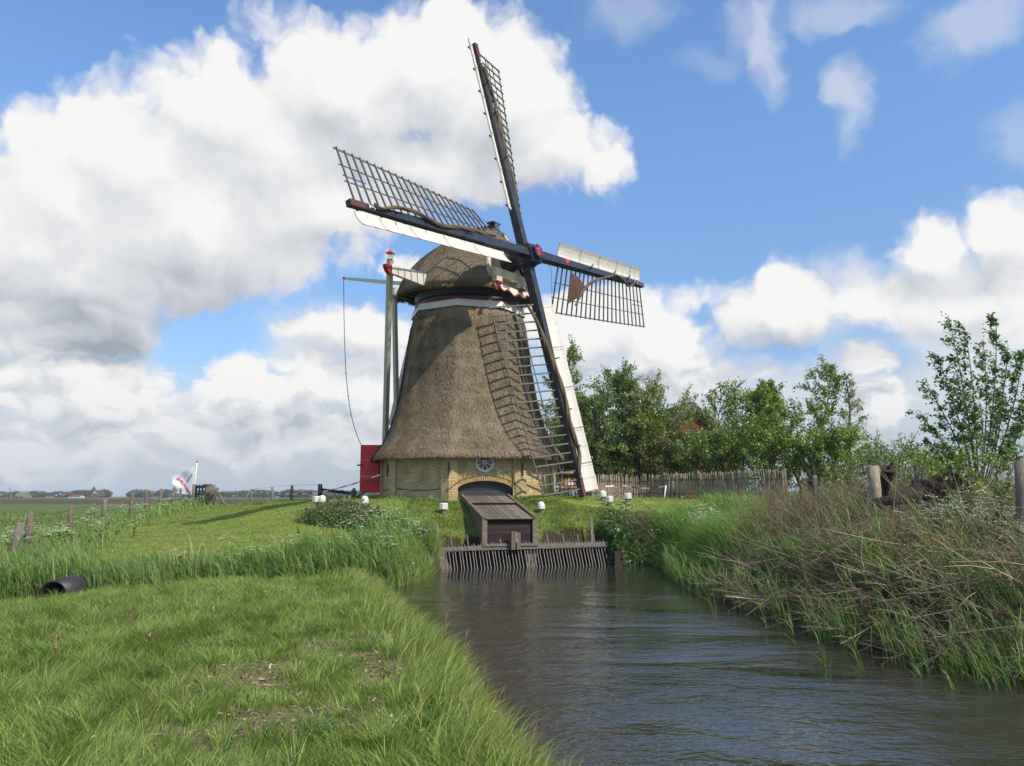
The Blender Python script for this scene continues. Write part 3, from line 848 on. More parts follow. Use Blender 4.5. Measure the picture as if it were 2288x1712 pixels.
def build_thatch():
    na = 128; A = np.linspace(0, 2 * math.pi, na, endpoint=False)
    prof = np.array(PROF); zz = np.concatenate([prof[:3, 0], np.linspace(3.80, 9.34, 42)]); rr = np.interp(zz, prof[:, 0], prof[:, 1])
    V = []
    for j, (z, r) in enumerate(zip(zz, rr)):
        soft = .1 if z < 4.2 else .14
        for a in A:
            ra = oct_r(a, r, soft) + .012 * math.sin(a * 23 + z * 2.1) + .010 * math.sin(a * 41 - z * 5)
            dz = (.025 * math.sin(a * 17) + .02 * math.sin(a * 37 + 1)) if j < 2 else 0
            V.append(MO + rdir(a) * ra + V3(0, 0, z + dz))
    nz = len(zz)
    # underside of the eave back to the wall
    for a in A: V.append(MO + rdir(a) * (oct_r(a, WALL_R, 0) - .15) + V3(0, 0, 3.82))
    V = np.array(V); f = []
    for j in range(nz - 1):
        for i in range(na):
            k = (i + 1) % na; f.append((j * na + i, j * na + k, (j + 1) * na + k, (j + 1) * na + i))
    for i in range(na):
        k = (i + 1) % na; f.append((nz * na + i, nz * na + k, k, i))
    f = np.array(f)
    col = np.full((len(V), 3), .85)
    # loose straw ends over the whole coat, and a ragged fringe along the eave
    n = 52000
    a = rng.uniform(-2.3, 2.0, n); z = 3.7 + (9.18 - 3.7) * rng.uniform(0, 1, n) ** 1.15
    r = np.interp(z, prof[:, 0], prof[:, 1]); r2 = np.interp(z - .1, prof[:, 0], prof[:, 1])
    ra = np.array([oct_r(q, s, .14) for q, s in zip(a, r)]); dr = (r2 - r)
    D = np.stack([np.sin(a), -np.cos(a), 0 * a], 1)
    P = np.array([MX, MY, 0]) + D * ra[:, None]; P[:, 2] = z
    T = D * dr[:, None]; T[:, 2] = -.1; T /= np.linalg.norm(T, axis=1)[:, None]
    tang = np.stack([np.cos(a), np.sin(a), 0 * a], 1); N = np.cross(tang, -T); N *= np.sign((N * D).sum(1))[:, None]
    v1, q1, c1 = straw('s', P, T, N, rng.uniform(.06, .2, n), rng.uniform(.010, .024, n), None, None, 1.0, .035)
    n2 = 7000
    a = rng.uniform(0, 2 * math.pi, n2); rad = rng.uniform(-.12, .02, n2) + np.array([oct_r(q, 3.88, .15) for q in a])
    D = np.stack([np.sin(a), -np.cos(a), 0 * a], 1); P = np.array([MX, MY, 0]) + D * rad[:, None]; P[:, 2] = 3.70
    T = D * .35 + np.array([0, 0, -1.0]); T /= np.linalg.norm(T, axis=1)[:, None]
    v2, q2, c2 = straw('s', P, T, D, rng.uniform(.10, .21, n2), rng.uniform(.012, .03, n2), None, None, .9, .02)
    VV = np.concatenate([V, v1, v2]); Q = np.concatenate([f, q1 + len(V), q2 + len(V) + len(v1)]); C = np.concatenate([col, c1, c2])
    fast_mesh('thatched_body', VV, Q, None, C, M_THATCH, mill, smooth=False)
build_thatch()

# ---- white band, red line and black curb ring under the cap
def octring(m, r0, z0, r1, z1, thick=.05):
    v = []
    for a in CA:
        d = rdir(a); v += [MO + d * r0 + V3(0, 0, z0), MO + d * r1 + V3(0, 0, z1), MO + d * (r1 - thick) + V3(0, 0, z1), MO + d * (r0 - thick) + V3(0, 0, z0)]
    f = []
    for i in range(8):
        j = (i + 1) % 8
        for k in range(4):
            l = (k + 1) % 4; f.append((4*i+k, 4*j+k, 4*j+l, 4*i+l))
    m.add(v, f)
b = MB(); octring(b, 2.36, 9.31, 2.28, 9.575); b.build('white_band', M_WHITE, mill)
b = MB(); octring(b, 2.29, 9.577, 2.285, 9.61); b.build('red_line', M_REDPAINT, mill)
b = MB(); b.lathe((MX, MY, 0), [(2.05, 9.45), (2.09, 9.60), (2.14, 9.64), (2.14, 9.78), (2.08, 9.81), (2.08, 9.95), (2.14, 9.98), (2.14, 10.1), (2.05, 10.2)], 64); b.build('curb_ring', M_NAVY, mill)

# ---- cap
YAW, SHT = R(53.1), R(12.1)
SN = V3(math.sin(YAW), -math.cos(YAW), 0)                # along the shaft, to the front
ST_ = V3(math.cos(YAW), math.sin(YAW), 0)                # across, to the mill's right (seen from the camera)
def cp(s, t, z): return MO + SN * s + ST_ * t + V3(0, 0, z)
_S = np.array([-3.5, -3.4, -3.15, -2.8, -2.3, -1.5, -.6, .1, .7, 1.25, 1.45])
_H = np.array([10.95, 11.25, 11.62, 11.88, 12.22, 12.58, 12.86, 12.93, 12.96, 12.95, 12.94])
_E = np.array([10.5, 10.42, 10.36, 10.32, 10.26, 10.22, 10.16, 10.1, 10.06, 10.04, 10.04])
_Wd = np.array([.10, .58, .95, 1.28, 1.70, 2.24, 2.48, 2.44, 2.20, 1.72, 1.52])
LEAN = .33                                               # the front of the cap leans back
def cpg(s, t, z): return cp(s - .50 + (12.9 - z) * LEAN, t, z)
UPL = V3(0, 0, 1) - V3(math.sin(R(53.1)), -math.cos(R(53.1)), 0) * LEAN
def cap_shell(grow=0.0, ns=46, nt=33):
    P = np.empty((ns, nt, 3))
    for i, s in enumerate(np.linspace(_S[0], _S[-1], ns)):
        h, e, w = np.interp(s, _S, _H) + grow * .8, np.interp(s, _S, _E), np.interp(s, _S, _Wd) + grow
        for j, th in enumerate(np.linspace(-1, 1, nt)):
            q = 1 - abs(th)                                # 0 at eave, 1 at ridge
            zz = e + (h - e) * (q ** .86)
            frac = (1 - ((zz - e) / (h - e)) ** 1.75)
            P[i, j] = cp(s + float(sstep(s, -.8, 1.45)) * (12.9 - zz) * LEAN, math.copysign(w * max(frac, 0) ** .92, th), zz)
    return P
def build_cap():
    P = cap_shell(); Q = cap_shell(-.24)
    ns, nt = P.shape[:2]
    Q[:, :, 2] = Q[:, :, 2] - .02; 
    V = np.concatenate([P.reshape(-1, 3), Q.reshape(-1, 3)]); n0 = ns * nt
    f = []
    for i in range(ns - 1):
        for j in range(nt - 1):
            a = i * nt + j
            f.append((a, a + 1, a + nt + 1, a + nt)); f.append((n0 + a + nt, n0 + a + nt + 1, n0 + a + 1, n0 + a))
    for i in range(ns - 1):
        for j, fl in ((0, 0), (nt - 1, 1)):
            a = i * nt + j; q = (a, a + nt, n0 + a + nt, n0 + a); f.append(q if not fl else q[::-1])
    for j in range(nt - 1):
        for i, fl in ((0, 1), (ns - 1, 0)):
            a = i * nt + j; q = (a, a + 1, n0 + a + 1, n0 + a); f.append(q if fl else q[::-1])
    f = np.array(f); col = np.full((len(V), 3), .85)
    n = 16000
    i = rng.integers(0, ns - 2, n); j = rng.integers(1, nt - 1, n); uu, vv = rng.uniform(0, 1, (n, 1)), rng.uniform(0, 1, (n, 1))
    j = np.clip(j, 1, nt - 2)
    A = P[i, j] * (1 - uu) * (1 - vv) + P[i + 1, j] * uu * (1 - vv) + P[i, j + 1] * (1 - uu) * vv + P[i + 1, j + 1] * uu * vv
    ds = P[i + 1, j] - P[i, j]; dt = P[i, j + 1] - P[i, j]
    sgn = np.where(j < nt // 2, -1.0, 1.0)[:, None]
    T = dt * sgn; T /= np.linalg.norm(T, axis=1)[:, None] + 1e-9
    N = np.cross(ds, dt); N /= np.linalg.norm(N, axis=1)[:, None] + 1e-9
    N *= np.sign((N * (A - np.array([MX, MY, 10.5]))).sum(1))[:, None]
    v1, q1, c1 = straw('s', A, T, N, rng.uniform(.05, .17, n), rng.uniform(.010, .022, n), None, None, .95, .03)
    # ragged eave
    n2 = 4000; i = rng.integers(0, ns - 1, n2); u = rng.uniform(0, 1, (n2, 1)); side = rng.integers(0, 2, n2) * (nt - 1)
    A2 = P[i, side] * (1 - u) + P[np.minimum(i + 1, ns - 1), side] * u
    A2 = A2 + (np.array([MX, MY, 10.5]) - A2) * rng.uniform(0, .09, (n2, 1)); A2[:, 2] = P[i, side][:, 2] + .06
    out = A2 - np.array([MX, MY, 0]); out[:, 2] = 0; out /= np.linalg.norm(out, axis=1)[:, None]
    T2 = out * .25 + np.array([0, 0, -1.0]); T2 /= np.linalg.norm(T2, axis=1)[:, None]
    v2, q2, c2 = straw('s', A2, T2, out, rng.uniform(.08, .2, n2), rng.uniform(.012, .028, n2), None, None, .8, .02)
    fast_mesh('thatched_cap', np.concatenate([V, v1, v2]), np.concatenate([f, q1 + len(V), q2 + len(V) + len(v1)]), None, np.concatenate([col, c1, c2]), M_THATCH, mill)
    # floor of the cap seen from below
    fl = MB(); pts = [Q[k, 0] for k in range(0, ns, 2)] + [Q[k, nt - 1] for k in range(ns - 1, -1, -2)]
    pts = np.array(pts); top = pts + V3(0, 0, .16); bot = pts + V3(0, 0, .08)
    k = len(pts); fl.add(np.concatenate([bot, top]), [tuple(range(k)), tuple(range(2 * k - 1, k - 1, -1))])
    for s in np.linspace(-2.7, 1.2, 9):
        w = np.interp(s, _S, _Wd) * .86; e = np.interp(s, _S, _E)
        fl.beam(cp(s, -w, e + .02), cp(s, w, e + .02), .12, .14)
    fl.build('cap_floor', M_DARKWOOD, mill)
    # ridge of dark tiles
    r = MB()
    S = np.linspace(-3.3, 1.42, 22)
    r.tube([cp(s, 0, np.interp(s, _S, _H) - .05) for s in S], .11, 8); r.build('ridge', M_BLACK, mill)
build_cap()

def build_gable():
    """boarded front of the cap with white barge boards, storm beam and scalloped board"""
    g = MB(); poly = []
    w, h, e = 1.46, 12.80, 10.05
    for q in np.linspace(0, 1, 15):
        z = e + (h - e) * q ** .86; poly.append((w * max(1 - ((z - e) / (h - e)) ** 1.75, 0) ** .92, z))
    full = [(-t, z) for t, z in poly] + [(t, z) for t, z in poly[::-1][1:]]
    g.prism(full[::-1], cpg(1.72, 0, 0), ST_, UPL, SN * .08)
    g.build('gable_boarding', M_DARKWOOD, mill)
    # overlapping dark shingles near the top (left half shows)
    s = MB()
    for i in range(5):
        z = 12.15 + i * .16; tw = np.interp(z, [p[1] for p in poly], [p[0] for p in poly]) + .1
        s.box(cpg(1.84 + .02 * (4 - i), 0, z), ST_ * tw, nrm(UPL + SN * .12) * .095, SN * .02)
    s.build('gable_shingles', M_NAVY, mill)
    f = MB()
    f.box(cpg(1.85, 0, 13.02), ST_ * .24, SN * .16, V3(0, 0, .035)); f.box(cpg(1.85, 0, 12.9), ST_ * .1, SN * .1, V3(0, 0, .1))
    f.build('gable_finial', M_NAVY, mill)
    post = MB(); post.beam(cpg(1.98, -.02, 12.98), cpg(1.98, -.02, 12.3), .16, .1, SN); post.build('gable_post', M_WHITE_OLD, mill)
    # barge boards ending in a curl
    for sg in (-1, 1):
        bb = MB(); line = []
        for q in np.linspace(.93, .14, 14):
            z = e + (h - e) * q ** .86; line.append((sg * (w * (1 - ((z - e) / (h - e)) ** 1.75) ** .92 + .06), z))
        t0, z0 = line[-1]
        for a in np.linspace(0, math.pi * .95, 8)[1:]:
            line.append((t0 - sg * .16 * (1 - math.cos(a)), z0 - .22 * math.sin(a)))
        for (ta, za), (tb, zb) in zip(line[:-1], line[1:]):
            d = nrm(V3(tb - ta, zb - za, 0)); nx = V3(-d[1], d[0], 0) * .065
            v = []
            for dep in (1.93, 2.03):
                v += [cpg(dep, ta - nx[0], za - nx[1]), cpg(dep, ta + nx[0], za + nx[1]), cpg(dep, tb + nx[0], zb + nx[1]), cpg(dep, tb - nx[0], zb - nx[1])]
            bb.add(v, [(0, 1, 2, 3), (7, 6, 5, 4), (0, 4, 5, 1), (1, 5, 6, 2), (2, 6, 7, 3), (3, 7, 4, 0)])
        bb.build('barge_board', M_WHITE_OLD, mill)
    st = MB(); st.box(cpg(1.98, -.3, 10.55), ST_ * 1.12, SN * .26, V3(0, 0, .17)); st.build('storm_beam', M_OCHRE, mill)
    for t in (-1.22, .2):
        be = MB().box(cpg(1.97, t, 10.28), ST_ * .17, SN * .24, V3(0, 0, .10)).build('beam_end', M_WHITE_OLD, mill)
        MB().box(cpg(1.98, t, 10.14), ST_ * .172, SN * .242, V3(0, 0, .04)).build('red_cap', M_TRIMRED, be)
    MB().box(cpg(1.78, -.1, 10.3), ST_ * 1.3, SN * .1, V3(0, 0, .25)).build('apron_board', M_WHITE_OLD, mill)
    # scalloped board ("beard")
    top, mid, n = 10.12, 9.88, 60
    def low(t): return mid + .07 * math.cos(t * 2 * math.pi / .62) - .05 * math.cos((t + .1) * math.pi)
    ts = np.linspace(-1.4, 1.15, n)
    br = MB(); br.prism([(t, low(t) + .05) for t in ts] + [(1.15, top), (-1.4, top)], cpg(2.02, 0, 0), ST_, UPL, SN * .04)
    beard = br.build('scalloped_board', M_WHITE, mill)
    rd = MB()
    for a, b_ in zip(ts[:-1], ts[1:]):
        rd.add([cpg(dd, t, low(t) + o) for dd in (2.01, 2.075) for t, o in ((a, 0), (b_, 0), (b_, .042), (a, .042))], [(0, 1, 2, 3), (7, 6, 5, 4), (0, 4, 5, 1), (2, 6, 7, 3)])
    for t in (-1.4, 1.15): rd.lathe(cpg(2.0, t, low(t) + .01), [(.085, 0), (.085, .09)], 20, SN)
    rd.build('red_edging', M_TRIMRED, beard)
    tx = bpy.data.curves.new('year_lettering', 'FONT'); tx.body = 'ANNO'; tx.size = .15; tx.extrude = .004; tx.align_x = 'CENTER'
    to = bpy.data.objects.new('lettering', tx); COL.objects.link(to)
    bpy.context.view_layer.update()
    me = bpy.data.meshes.new_from_object(to); bpy.data.objects.remove(to)
    lo = bpy.data.objects.new('lettering', me); COL.objects.link(lo); me.materials.append(M_BLACK)
    mt = Matrix((( ST_[0], 0, SN[0]), (ST_[1], 0, SN[1]), (0, 1, 0))).to_4x4()
    me.transform(mt); lo.location = Vector((cpg(2.07, -.72, 10.02) - V3(MX, MY, ZB)).tolist()); lo.parent = mill
build_gable()

# ---- wind shaft, poll end, stocks and sails
HUB = V3(.76, 29.83, HC + 9.23)
NV = V3(math.sin(YAW) * math.cos(SHT), -math.cos(YAW) * math.cos(SHT), math.sin(SHT))
RV = V3(math.cos(YAW), math.sin(YAW), 0); UV = np.cross(RV, NV) * 1.0
UV = np.cross(NV, RV); UV = UV if UV[2] > 0 else -UV
ROT = R(5.0)
AX = RV * math.cos(ROT) + UV * math.sin(ROT); BX = -RV * math.sin(ROT) + UV * math.cos(ROT)
OFF = -.30
sh = MB(); sh.lathe(HUB, [(.34, -2.6), (.34, -1.1), (.30, -.8), (.30, .1)], 20, NV); sh.build('wind_shaft', M_BLACK, mill)
pe = MB()
for o in (0, OFF): pe.box(HUB + NV * o, AX * .36, BX * .36, NV * .17)
pe.box(HUB + NV * (OFF / 2), AX * .30, BX * .30, NV * .36)
pe.prism([(.30 * math.cos(a) * (1 if i % 2 else .86), .30 * math.sin(a) * (1 if i % 2 else .86)) for i, a in enumerate(np.linspace(0, 2 * math.pi, 12, endpoint=False))], HUB + NV * .2, AX, BX, NV * .16)
for sg in (-1, 1):
    pe.box(HUB + AX * sg * .40, AX * .03, BX * .26, NV * .24); pe.box(HUB + BX * sg * .40 + NV * OFF, BX * .03, AX * .26, NV * .24)
poll = pe.build('poll_end', M_NAVY, mill)
st = MB()
for k in range(8):
    a = 2 * math.pi * k / 8 + .25; d = AX * math.cos(a) + BX * math.sin(a); w = -AX * math.sin(a) + BX * math.cos(a); L = .24 if k % 2 else .17
    c = HUB + NV * .365
    st.add([c + w * .012, c + d * L * .6 + w * .035, c + d * L, c + d * L * .6 - w * .035, c - w * .012, c + d * .05 + NV * .025], [(0, 1, 5), (1, 2, 5), (2, 3, 5), (3, 4, 5)])
st.build('red_star', M_REDPAINT, poll)

SAIL_R = 9.4
def sail(u, l, off, kind):
    """u outward along the stock, l leading side, front = NV"""
    H = HUB + NV * off
    def sp(a, b, c=0.0): return H + u * a + l * b + NV * c
    stm = MB(); 
    stm.beam(sp(.2, 0), sp(5.0, 0), .30, .34, NV, .27, .29); stm.beam(sp(5.0, 0), sp(SAIL_R, 0), .27, .29, NV, .17, .18)
    stm.beam(sp(.4, .155, .17), sp(SAIL_R - .3, .09, .095), .025, .02, NV)
    root = stm.build('sail', M_NAVY if kind in ('left', 'right') else M_STOCKSIDE, mill)
    root['label'] = {'left': 'sail reaching left with rolled canvas along its stock', 'right': 'sail reaching right with a brown flap of cloth', 'top': 'sail pointing up, seen nearly edge-on', 'bottom': 'lowest sail, its tip close to the ground'}[kind]
    end = MB(); end.box(sp(SAIL_R - .25, 0), u * .3, l * .098, NV * .105); end.build('stock_end', M_REDWORN, root)
    # lattice: twisted, trailing side
    def beta(a): return R(26 - 17 * (a - 1.95) / 7.2)
    def lp(a, w):
        b_ = beta(a); return sp(a, -w * math.cos(b_), -w * math.sin(b_))
    W_ = 2.02
    bars = np.linspace(1.95, 9.15, 22); lat = MB()
    for a in bars: lat.beam(lp(a, -.08), lp(a, W_ + .06), .045, .05, u)
    for w, th in ((W_, .05), (W_ * .36 + .1, .028), (W_ * .68 + .05, .028)):
        for a0, a1 in zip(bars[:-1], bars[1:]):
            lat.beam(lp(a0 - (.1 if a0 == bars[0] else 0), w) - NV * .028, lp(a1 + (.12 if a1 == bars[-1] else 0), w) - NV * .028, th, .03, NV)
    lat.beam(lp(8.3, 1.02) - NV * .028, lp(9.25, 1.04) - NV * .028, .026, .026, NV)
    lat.build('lattice', M_LATTICE, root)
    # leading boards, a shallow gutter of several lengths
    cuts = [1.95, 3.7, 5.3, 6.9, 8.25, 9.3]
    for i in range(5):
        bd = MB(); a0, a1 = cuts[i] + .012, cuts[i + 1] - .012
        sec = [(.22, .02), (.36, .035), (.50, .09), (.64, .17), (.76, .27)]
        flare = .06 * (i == 4)
        v = []
        for a in (a0, a1):
            for (x, z) in sec: v.append(sp(a, x, z))
            for (x, z) in sec[::-1]: v.append(sp(a, x + .006, z - .025))
        f = [(k, k + 1, 11 + k, 10 + k) for k in range(9)] + [(9, 0, 10, 19)] + [tuple(range(9, -1, -1)), tuple(range(10, 20))]
        bd.add(v, f)
        for a in (a0 + .05, a1 - .05) + (((a0 + a1) / 2,) if i > 2 else ()):
            for (xa, za), (xb, zb) in zip(sec[:-1], sec[1:]): bd.beam(sp(a, xa, za + .006), sp(a, xb, zb + .006), .05, .02, NV)
        bd.build('leading_board', M_WHITE, root)
    for a in np.linspace(2.1, 9.1, 8): MB().beam(sp(a, .08, -.06), sp(a, .55, .02), .05, .05, NV).build('board_bracket', M_NAVY, root)
    # white clip near the tip
    cl = MB(); cl.box(sp(8.62, 0, .13), u * .11, l * .022, NV * .012)
    for s in (-1, 1): cl.box(sp(8.62 + s * .1, 0, .13), u * .018, l * .07, NV * .013)
    cl.build('white_clip', M_WHITE, root)
    for a in (4.2, 6.2, 7.6): MB().beam(sp(a, -.05, .1), sp(a, .12, .36), .04, .04, u).build('cloth_hook', M_NAVY, root)
    # furled canvas winding along the stock
    if kind == 'left': path = [(2.2, -.35, .05, .06), (2.9, -.22, .1, .09), (3.8, -.2, .15, .09), (4.8, -.12, .17, .08), (5.5, .05, .2, .06), (6.2, -.12, .22, .07), (7.0, -.26, .17, .07), (7.7, -.18, .2, .06), (8.3, .06, .2, .05), (8.6, -.1, .2, .04)]
    elif kind == 'right': path = [(2.9, -1.7, -.3, .03), (3.3, -1.35, -.25, .06), (3.9, -.75, -.1, .08), (4.6, -.42, .05, .07), (5.6, -.20, .15, .06), (6.6, .10, .2, .06), (7.3, -.18, .2, .06), (7.6, -.40, .15, .05), (8.2, -.12, .2, .05), (8.7, .05, .2, .05)]
    elif kind == 'top': path = [(2.4, -.35, .05, .06), (3.4, -.27, .1, .09), (4.6, -.22, .1, .09), (5.6, -.2, .13, .10), (6.3, -.36, .08, .09), (7.0, -.33, .1, .08), (7.7, -.18, .14, .09), (8.4, -.02, .16, .08)]
    else: path = [(1.9, -.6, -.1, .05), (2.5, -.42, .05, .07), (3.4, -.28, .12, .10), (4.3, -.12, .17, .11), (5.2, .02, .2, .10), (5.9, .12, .2, .08), (6.5, -.05, .2, .10), (7.3, .08, .2, .09), (7.9, .2, .2, .07), (8.3, -.05, .17, .08), (8.9, -.12, .12, .06)]
    path = np.array(path); tt = np.linspace(0, len(path) - 1, 60); P = np.stack([np.interp(tt, np.arange(len(path)), path[:, k]) for k in range(4)], 1)
    K = np.ones(7) / 7; P = np.stack([np.convolve(np.pad(P[:, k], 3, mode='edge'), K, 'valid') for k in range(4)], 1)
    cm = MB()
    for ph in (0, 2.1, 4.2):
        pts = [sp(a, b_ + .4 * r * math.cos(a * 2.2 + ph), c + .4 * r * math.sin(a * 2.2 + ph)) for a, b_, c, r in P]
        cm.tube(pts, P[:, 3] * .62, 7)
    cm.build('furled_cloth', M_CLOTH, root)
    if kind in ('right', 'left', 'top'):
        fb = MB()
        tri = {'right': [(2.75, -.32, .02), (2.7, -.95, -.25), (2.75, -1.55, -.55), (3.4, -1.25, -.3), (3.95, -.75, -.12), (3.3, -.45, 0)],
               'left': [(1.3, -.25, .05), (1.7, -.62, -.2), (2.2, -.75, -.25), (2.9, -.35, .02), (3.4, -.2, .1), (2.2, -.15, .1)],
               'top': [(2.0, -.3, .02), (2.2, -.42, -.1), (2.9, -.40, -.05), (3.4, -.25, .08), (2.8, -.2, .1), (2.3, -.2, .1)]}[kind]
        pts = [sp(*q) for q in tri]; c = sum(pts) / 6 + NV * .07
        fb.add(pts + [c], [(i, (i + 1) % 6, 6) for i in range(6)]); fb.add([p - NV * .012 for p in pts] + [c - NV * .012], [((i + 1) % 6, i, 6) for i in range(6)])
        fb.build('loose_cloth', M_REDCLOTH if kind == 'right' else M_CLOTH, root)
    if kind == 'right':
        mk = MB(); o = sp(2.35, .02, .172)
        mk.prism([(-.18, .06), (-.05, -.1), (.16, .02), (.2, .1), (.02, .12)], o, u, l, NV * .006); mk.build('red_paint_mark', M_REDPAINT, root)
    ln = MB()
    if kind in ('top', 'right', 'left'):
        ln.tube([sp(.55, 0, .2), sp(1.3, -.45, -.05), lp(1.95, W_ * .9)], .008, 4); ln.build('sheet_line', M_CLOTH, root)
sail(-AX, -BX, 0, 'left'); sail(AX, BX, 0, 'right'); sail(BX, -AX, OFF, 'top'); sail(-BX, AX, OFF, 'bottom')

# ---- tail: cross beams, braces, brake lever with rope
def build_tail():
    tb = MB()
    a0 = cp(-1.15, -4.05, 12.28); a1 = cp(-1.15, -1.7, 12.05); far1 = cp(-1.15, 3.9, 11.95)
    a0 = aty(866, 599, 28.3); a1 = aty(952, 627, 29.95)
    d = nrm(a1 - a0)
    tb.beam(a0 + d * .12, a1 + d * .12, .17, .34, V3(0, 0, 1), .17, .52)
    tb.build('long_cross_beam', M_WHITE, mill)
    e = MB(); upv = nrm(np.cross(np.cross(d, V3(0, 0, 1)), d))
    poly = [(.0, .12), (.30, .12), (.30, -.22), (.22, -.21), (.12, -.14), (.05, -.04), (0.0, .04)]
    side = nrm(np.cross(d, upv))
    e.prism(poly, a0 - d * .16 - side * .095, d, upv, side * .19); e.build('red_beam_end', M_TRIMRED, mill)
    tp = a0 + d * .12 + V3(0, 0, .22)
    pl = MB(); foot = aty(858, 1085, 35.0); f2 = aty(889, 1085, 35.2)
    pl.beam(tp + V3(0, 0, .12), foot, .2, .16, d, .2, .18); pl.build('tail_brace', M_GREY_PAINT, mill)
    kn = MB(); c = tp + V3(0, 0, .22)
    kn.box(c, V3(.1, 0, 0), V3(0, .1, 0), V3(0, 0, .1)); kn.build('brace_head', M_GREY_PAINT, mill)
    rd = MB(); c = tp + V3(0, 0, .38)
    v = [c + V3(-.17, -.12, -.02), c + V3(.12, -.17, -.02), c + V3(.17, .12, -.02), c + V3(-.12, .17, -.02), c + V3(0, 0, .13), c + V3(0, 0, -.14)]
    rd.add(v, [(0, 1, 4), (1, 2, 4), (2, 3, 4), (3, 0, 4), (1, 0, 5), (2, 1, 5), (3, 2, 5), (0, 3, 5)]); rd.build('red_finial', M_REDPAINT, mill)
    p2 = MB(); top2 = aty(881, 642, 31.6); p2.beam(top2, f2, .17, .14, d, .19, .17); p2.build('tail_brace', M_GREY_PAINT, mill)
    p3 = MB(); p3.beam(aty(943, 655, 34.6), aty(872, 950, 35.2), .16, .14, d); p3.build('tail_brace', M_GREY_PAINT, mill)
    sb = MB(); b0, b1 = aty(879, 655, 31.5), aty(915, 662, 32.6); sb.beam(b0, b1, .15, .3, V3(0, 0, 1)); sb.build('short_cross_beam', M_WHITE, mill)
    s2 = MB(); s2.beam(aty(878, 652, 31.5) - V3(0, 0, .17), aty(885, 654, 31.7) - V3(0, 0, .17), .155, .08); s2.build('red_beam_end', M_TRIMRED, mill)
    lv = MB(); q0, q1 = aty(900, 634, 33.9), aty(768, 622, 36.3)
    lv.beam(q1, q0, .10, .11, V3(0, 0, 1), .15, .17); lever = lv.build('brake_lever', M_WHITE, mill)
    le = MB(); dd = nrm(q0 - q1); le.beam(q1 - dd * .02, q1 + dd * .16, .105, .115); le.build('lever_tip', M_REDPAINT, lever)
    rp = MB(); L = [(768, 626, 36.3), (768.6, 700, 36.25), (770, 770, 36.2), (773, 835, 36.1), (778, 885, 36.0), (784, 925, 35.8), (793, 960, 35.5), (803, 986, 35.2), (812, 1004, 34.9)]
    pts = [aty(*q) for q in L]; rp.tube(pts, .016, 5)
    for k in (3, 4, 5): rp.lathe(pts[k], [(.01, -.04), (.035, 0), (.01, .04)], 8)
    rp.build('brake_rope', M_IRON, lever)
build_tail()

# ---- red door standing open at the left
def build_door():
    d = MB(); x0, x1 = -6.12, -5.28; y = 32.35
    for i, (z0, z1) in enumerate(((2.32, 2.98), (2.985, 3.62), (3.625, 4.24))):
        d.box(((x0 + x1) / 2, y, (z0 + z1) / 2), ((x1 - x0) / 2, 0, 0), (0, .03, 0), (0, 0, (z1 - z0) / 2))
    door = d.build('red_door', M_REDPAINT, mill)
    h = MB()
    h.box((x0 + .0, y - .045, 3.42), (.12, 0, 0), (0, .02, 0), (0, 0, .03))
    h.build('hinge_strap', M_IRON, door)
    s = MB(); s.beam(V3(x0 + .25, y, 2.36), V3(x0 - .35, y - .3, 2.02), .05, .05); s.build('door_prop', M_IRON, door)
build_door()

def gz(x, y): return float(ground_z([x], [y])[0])

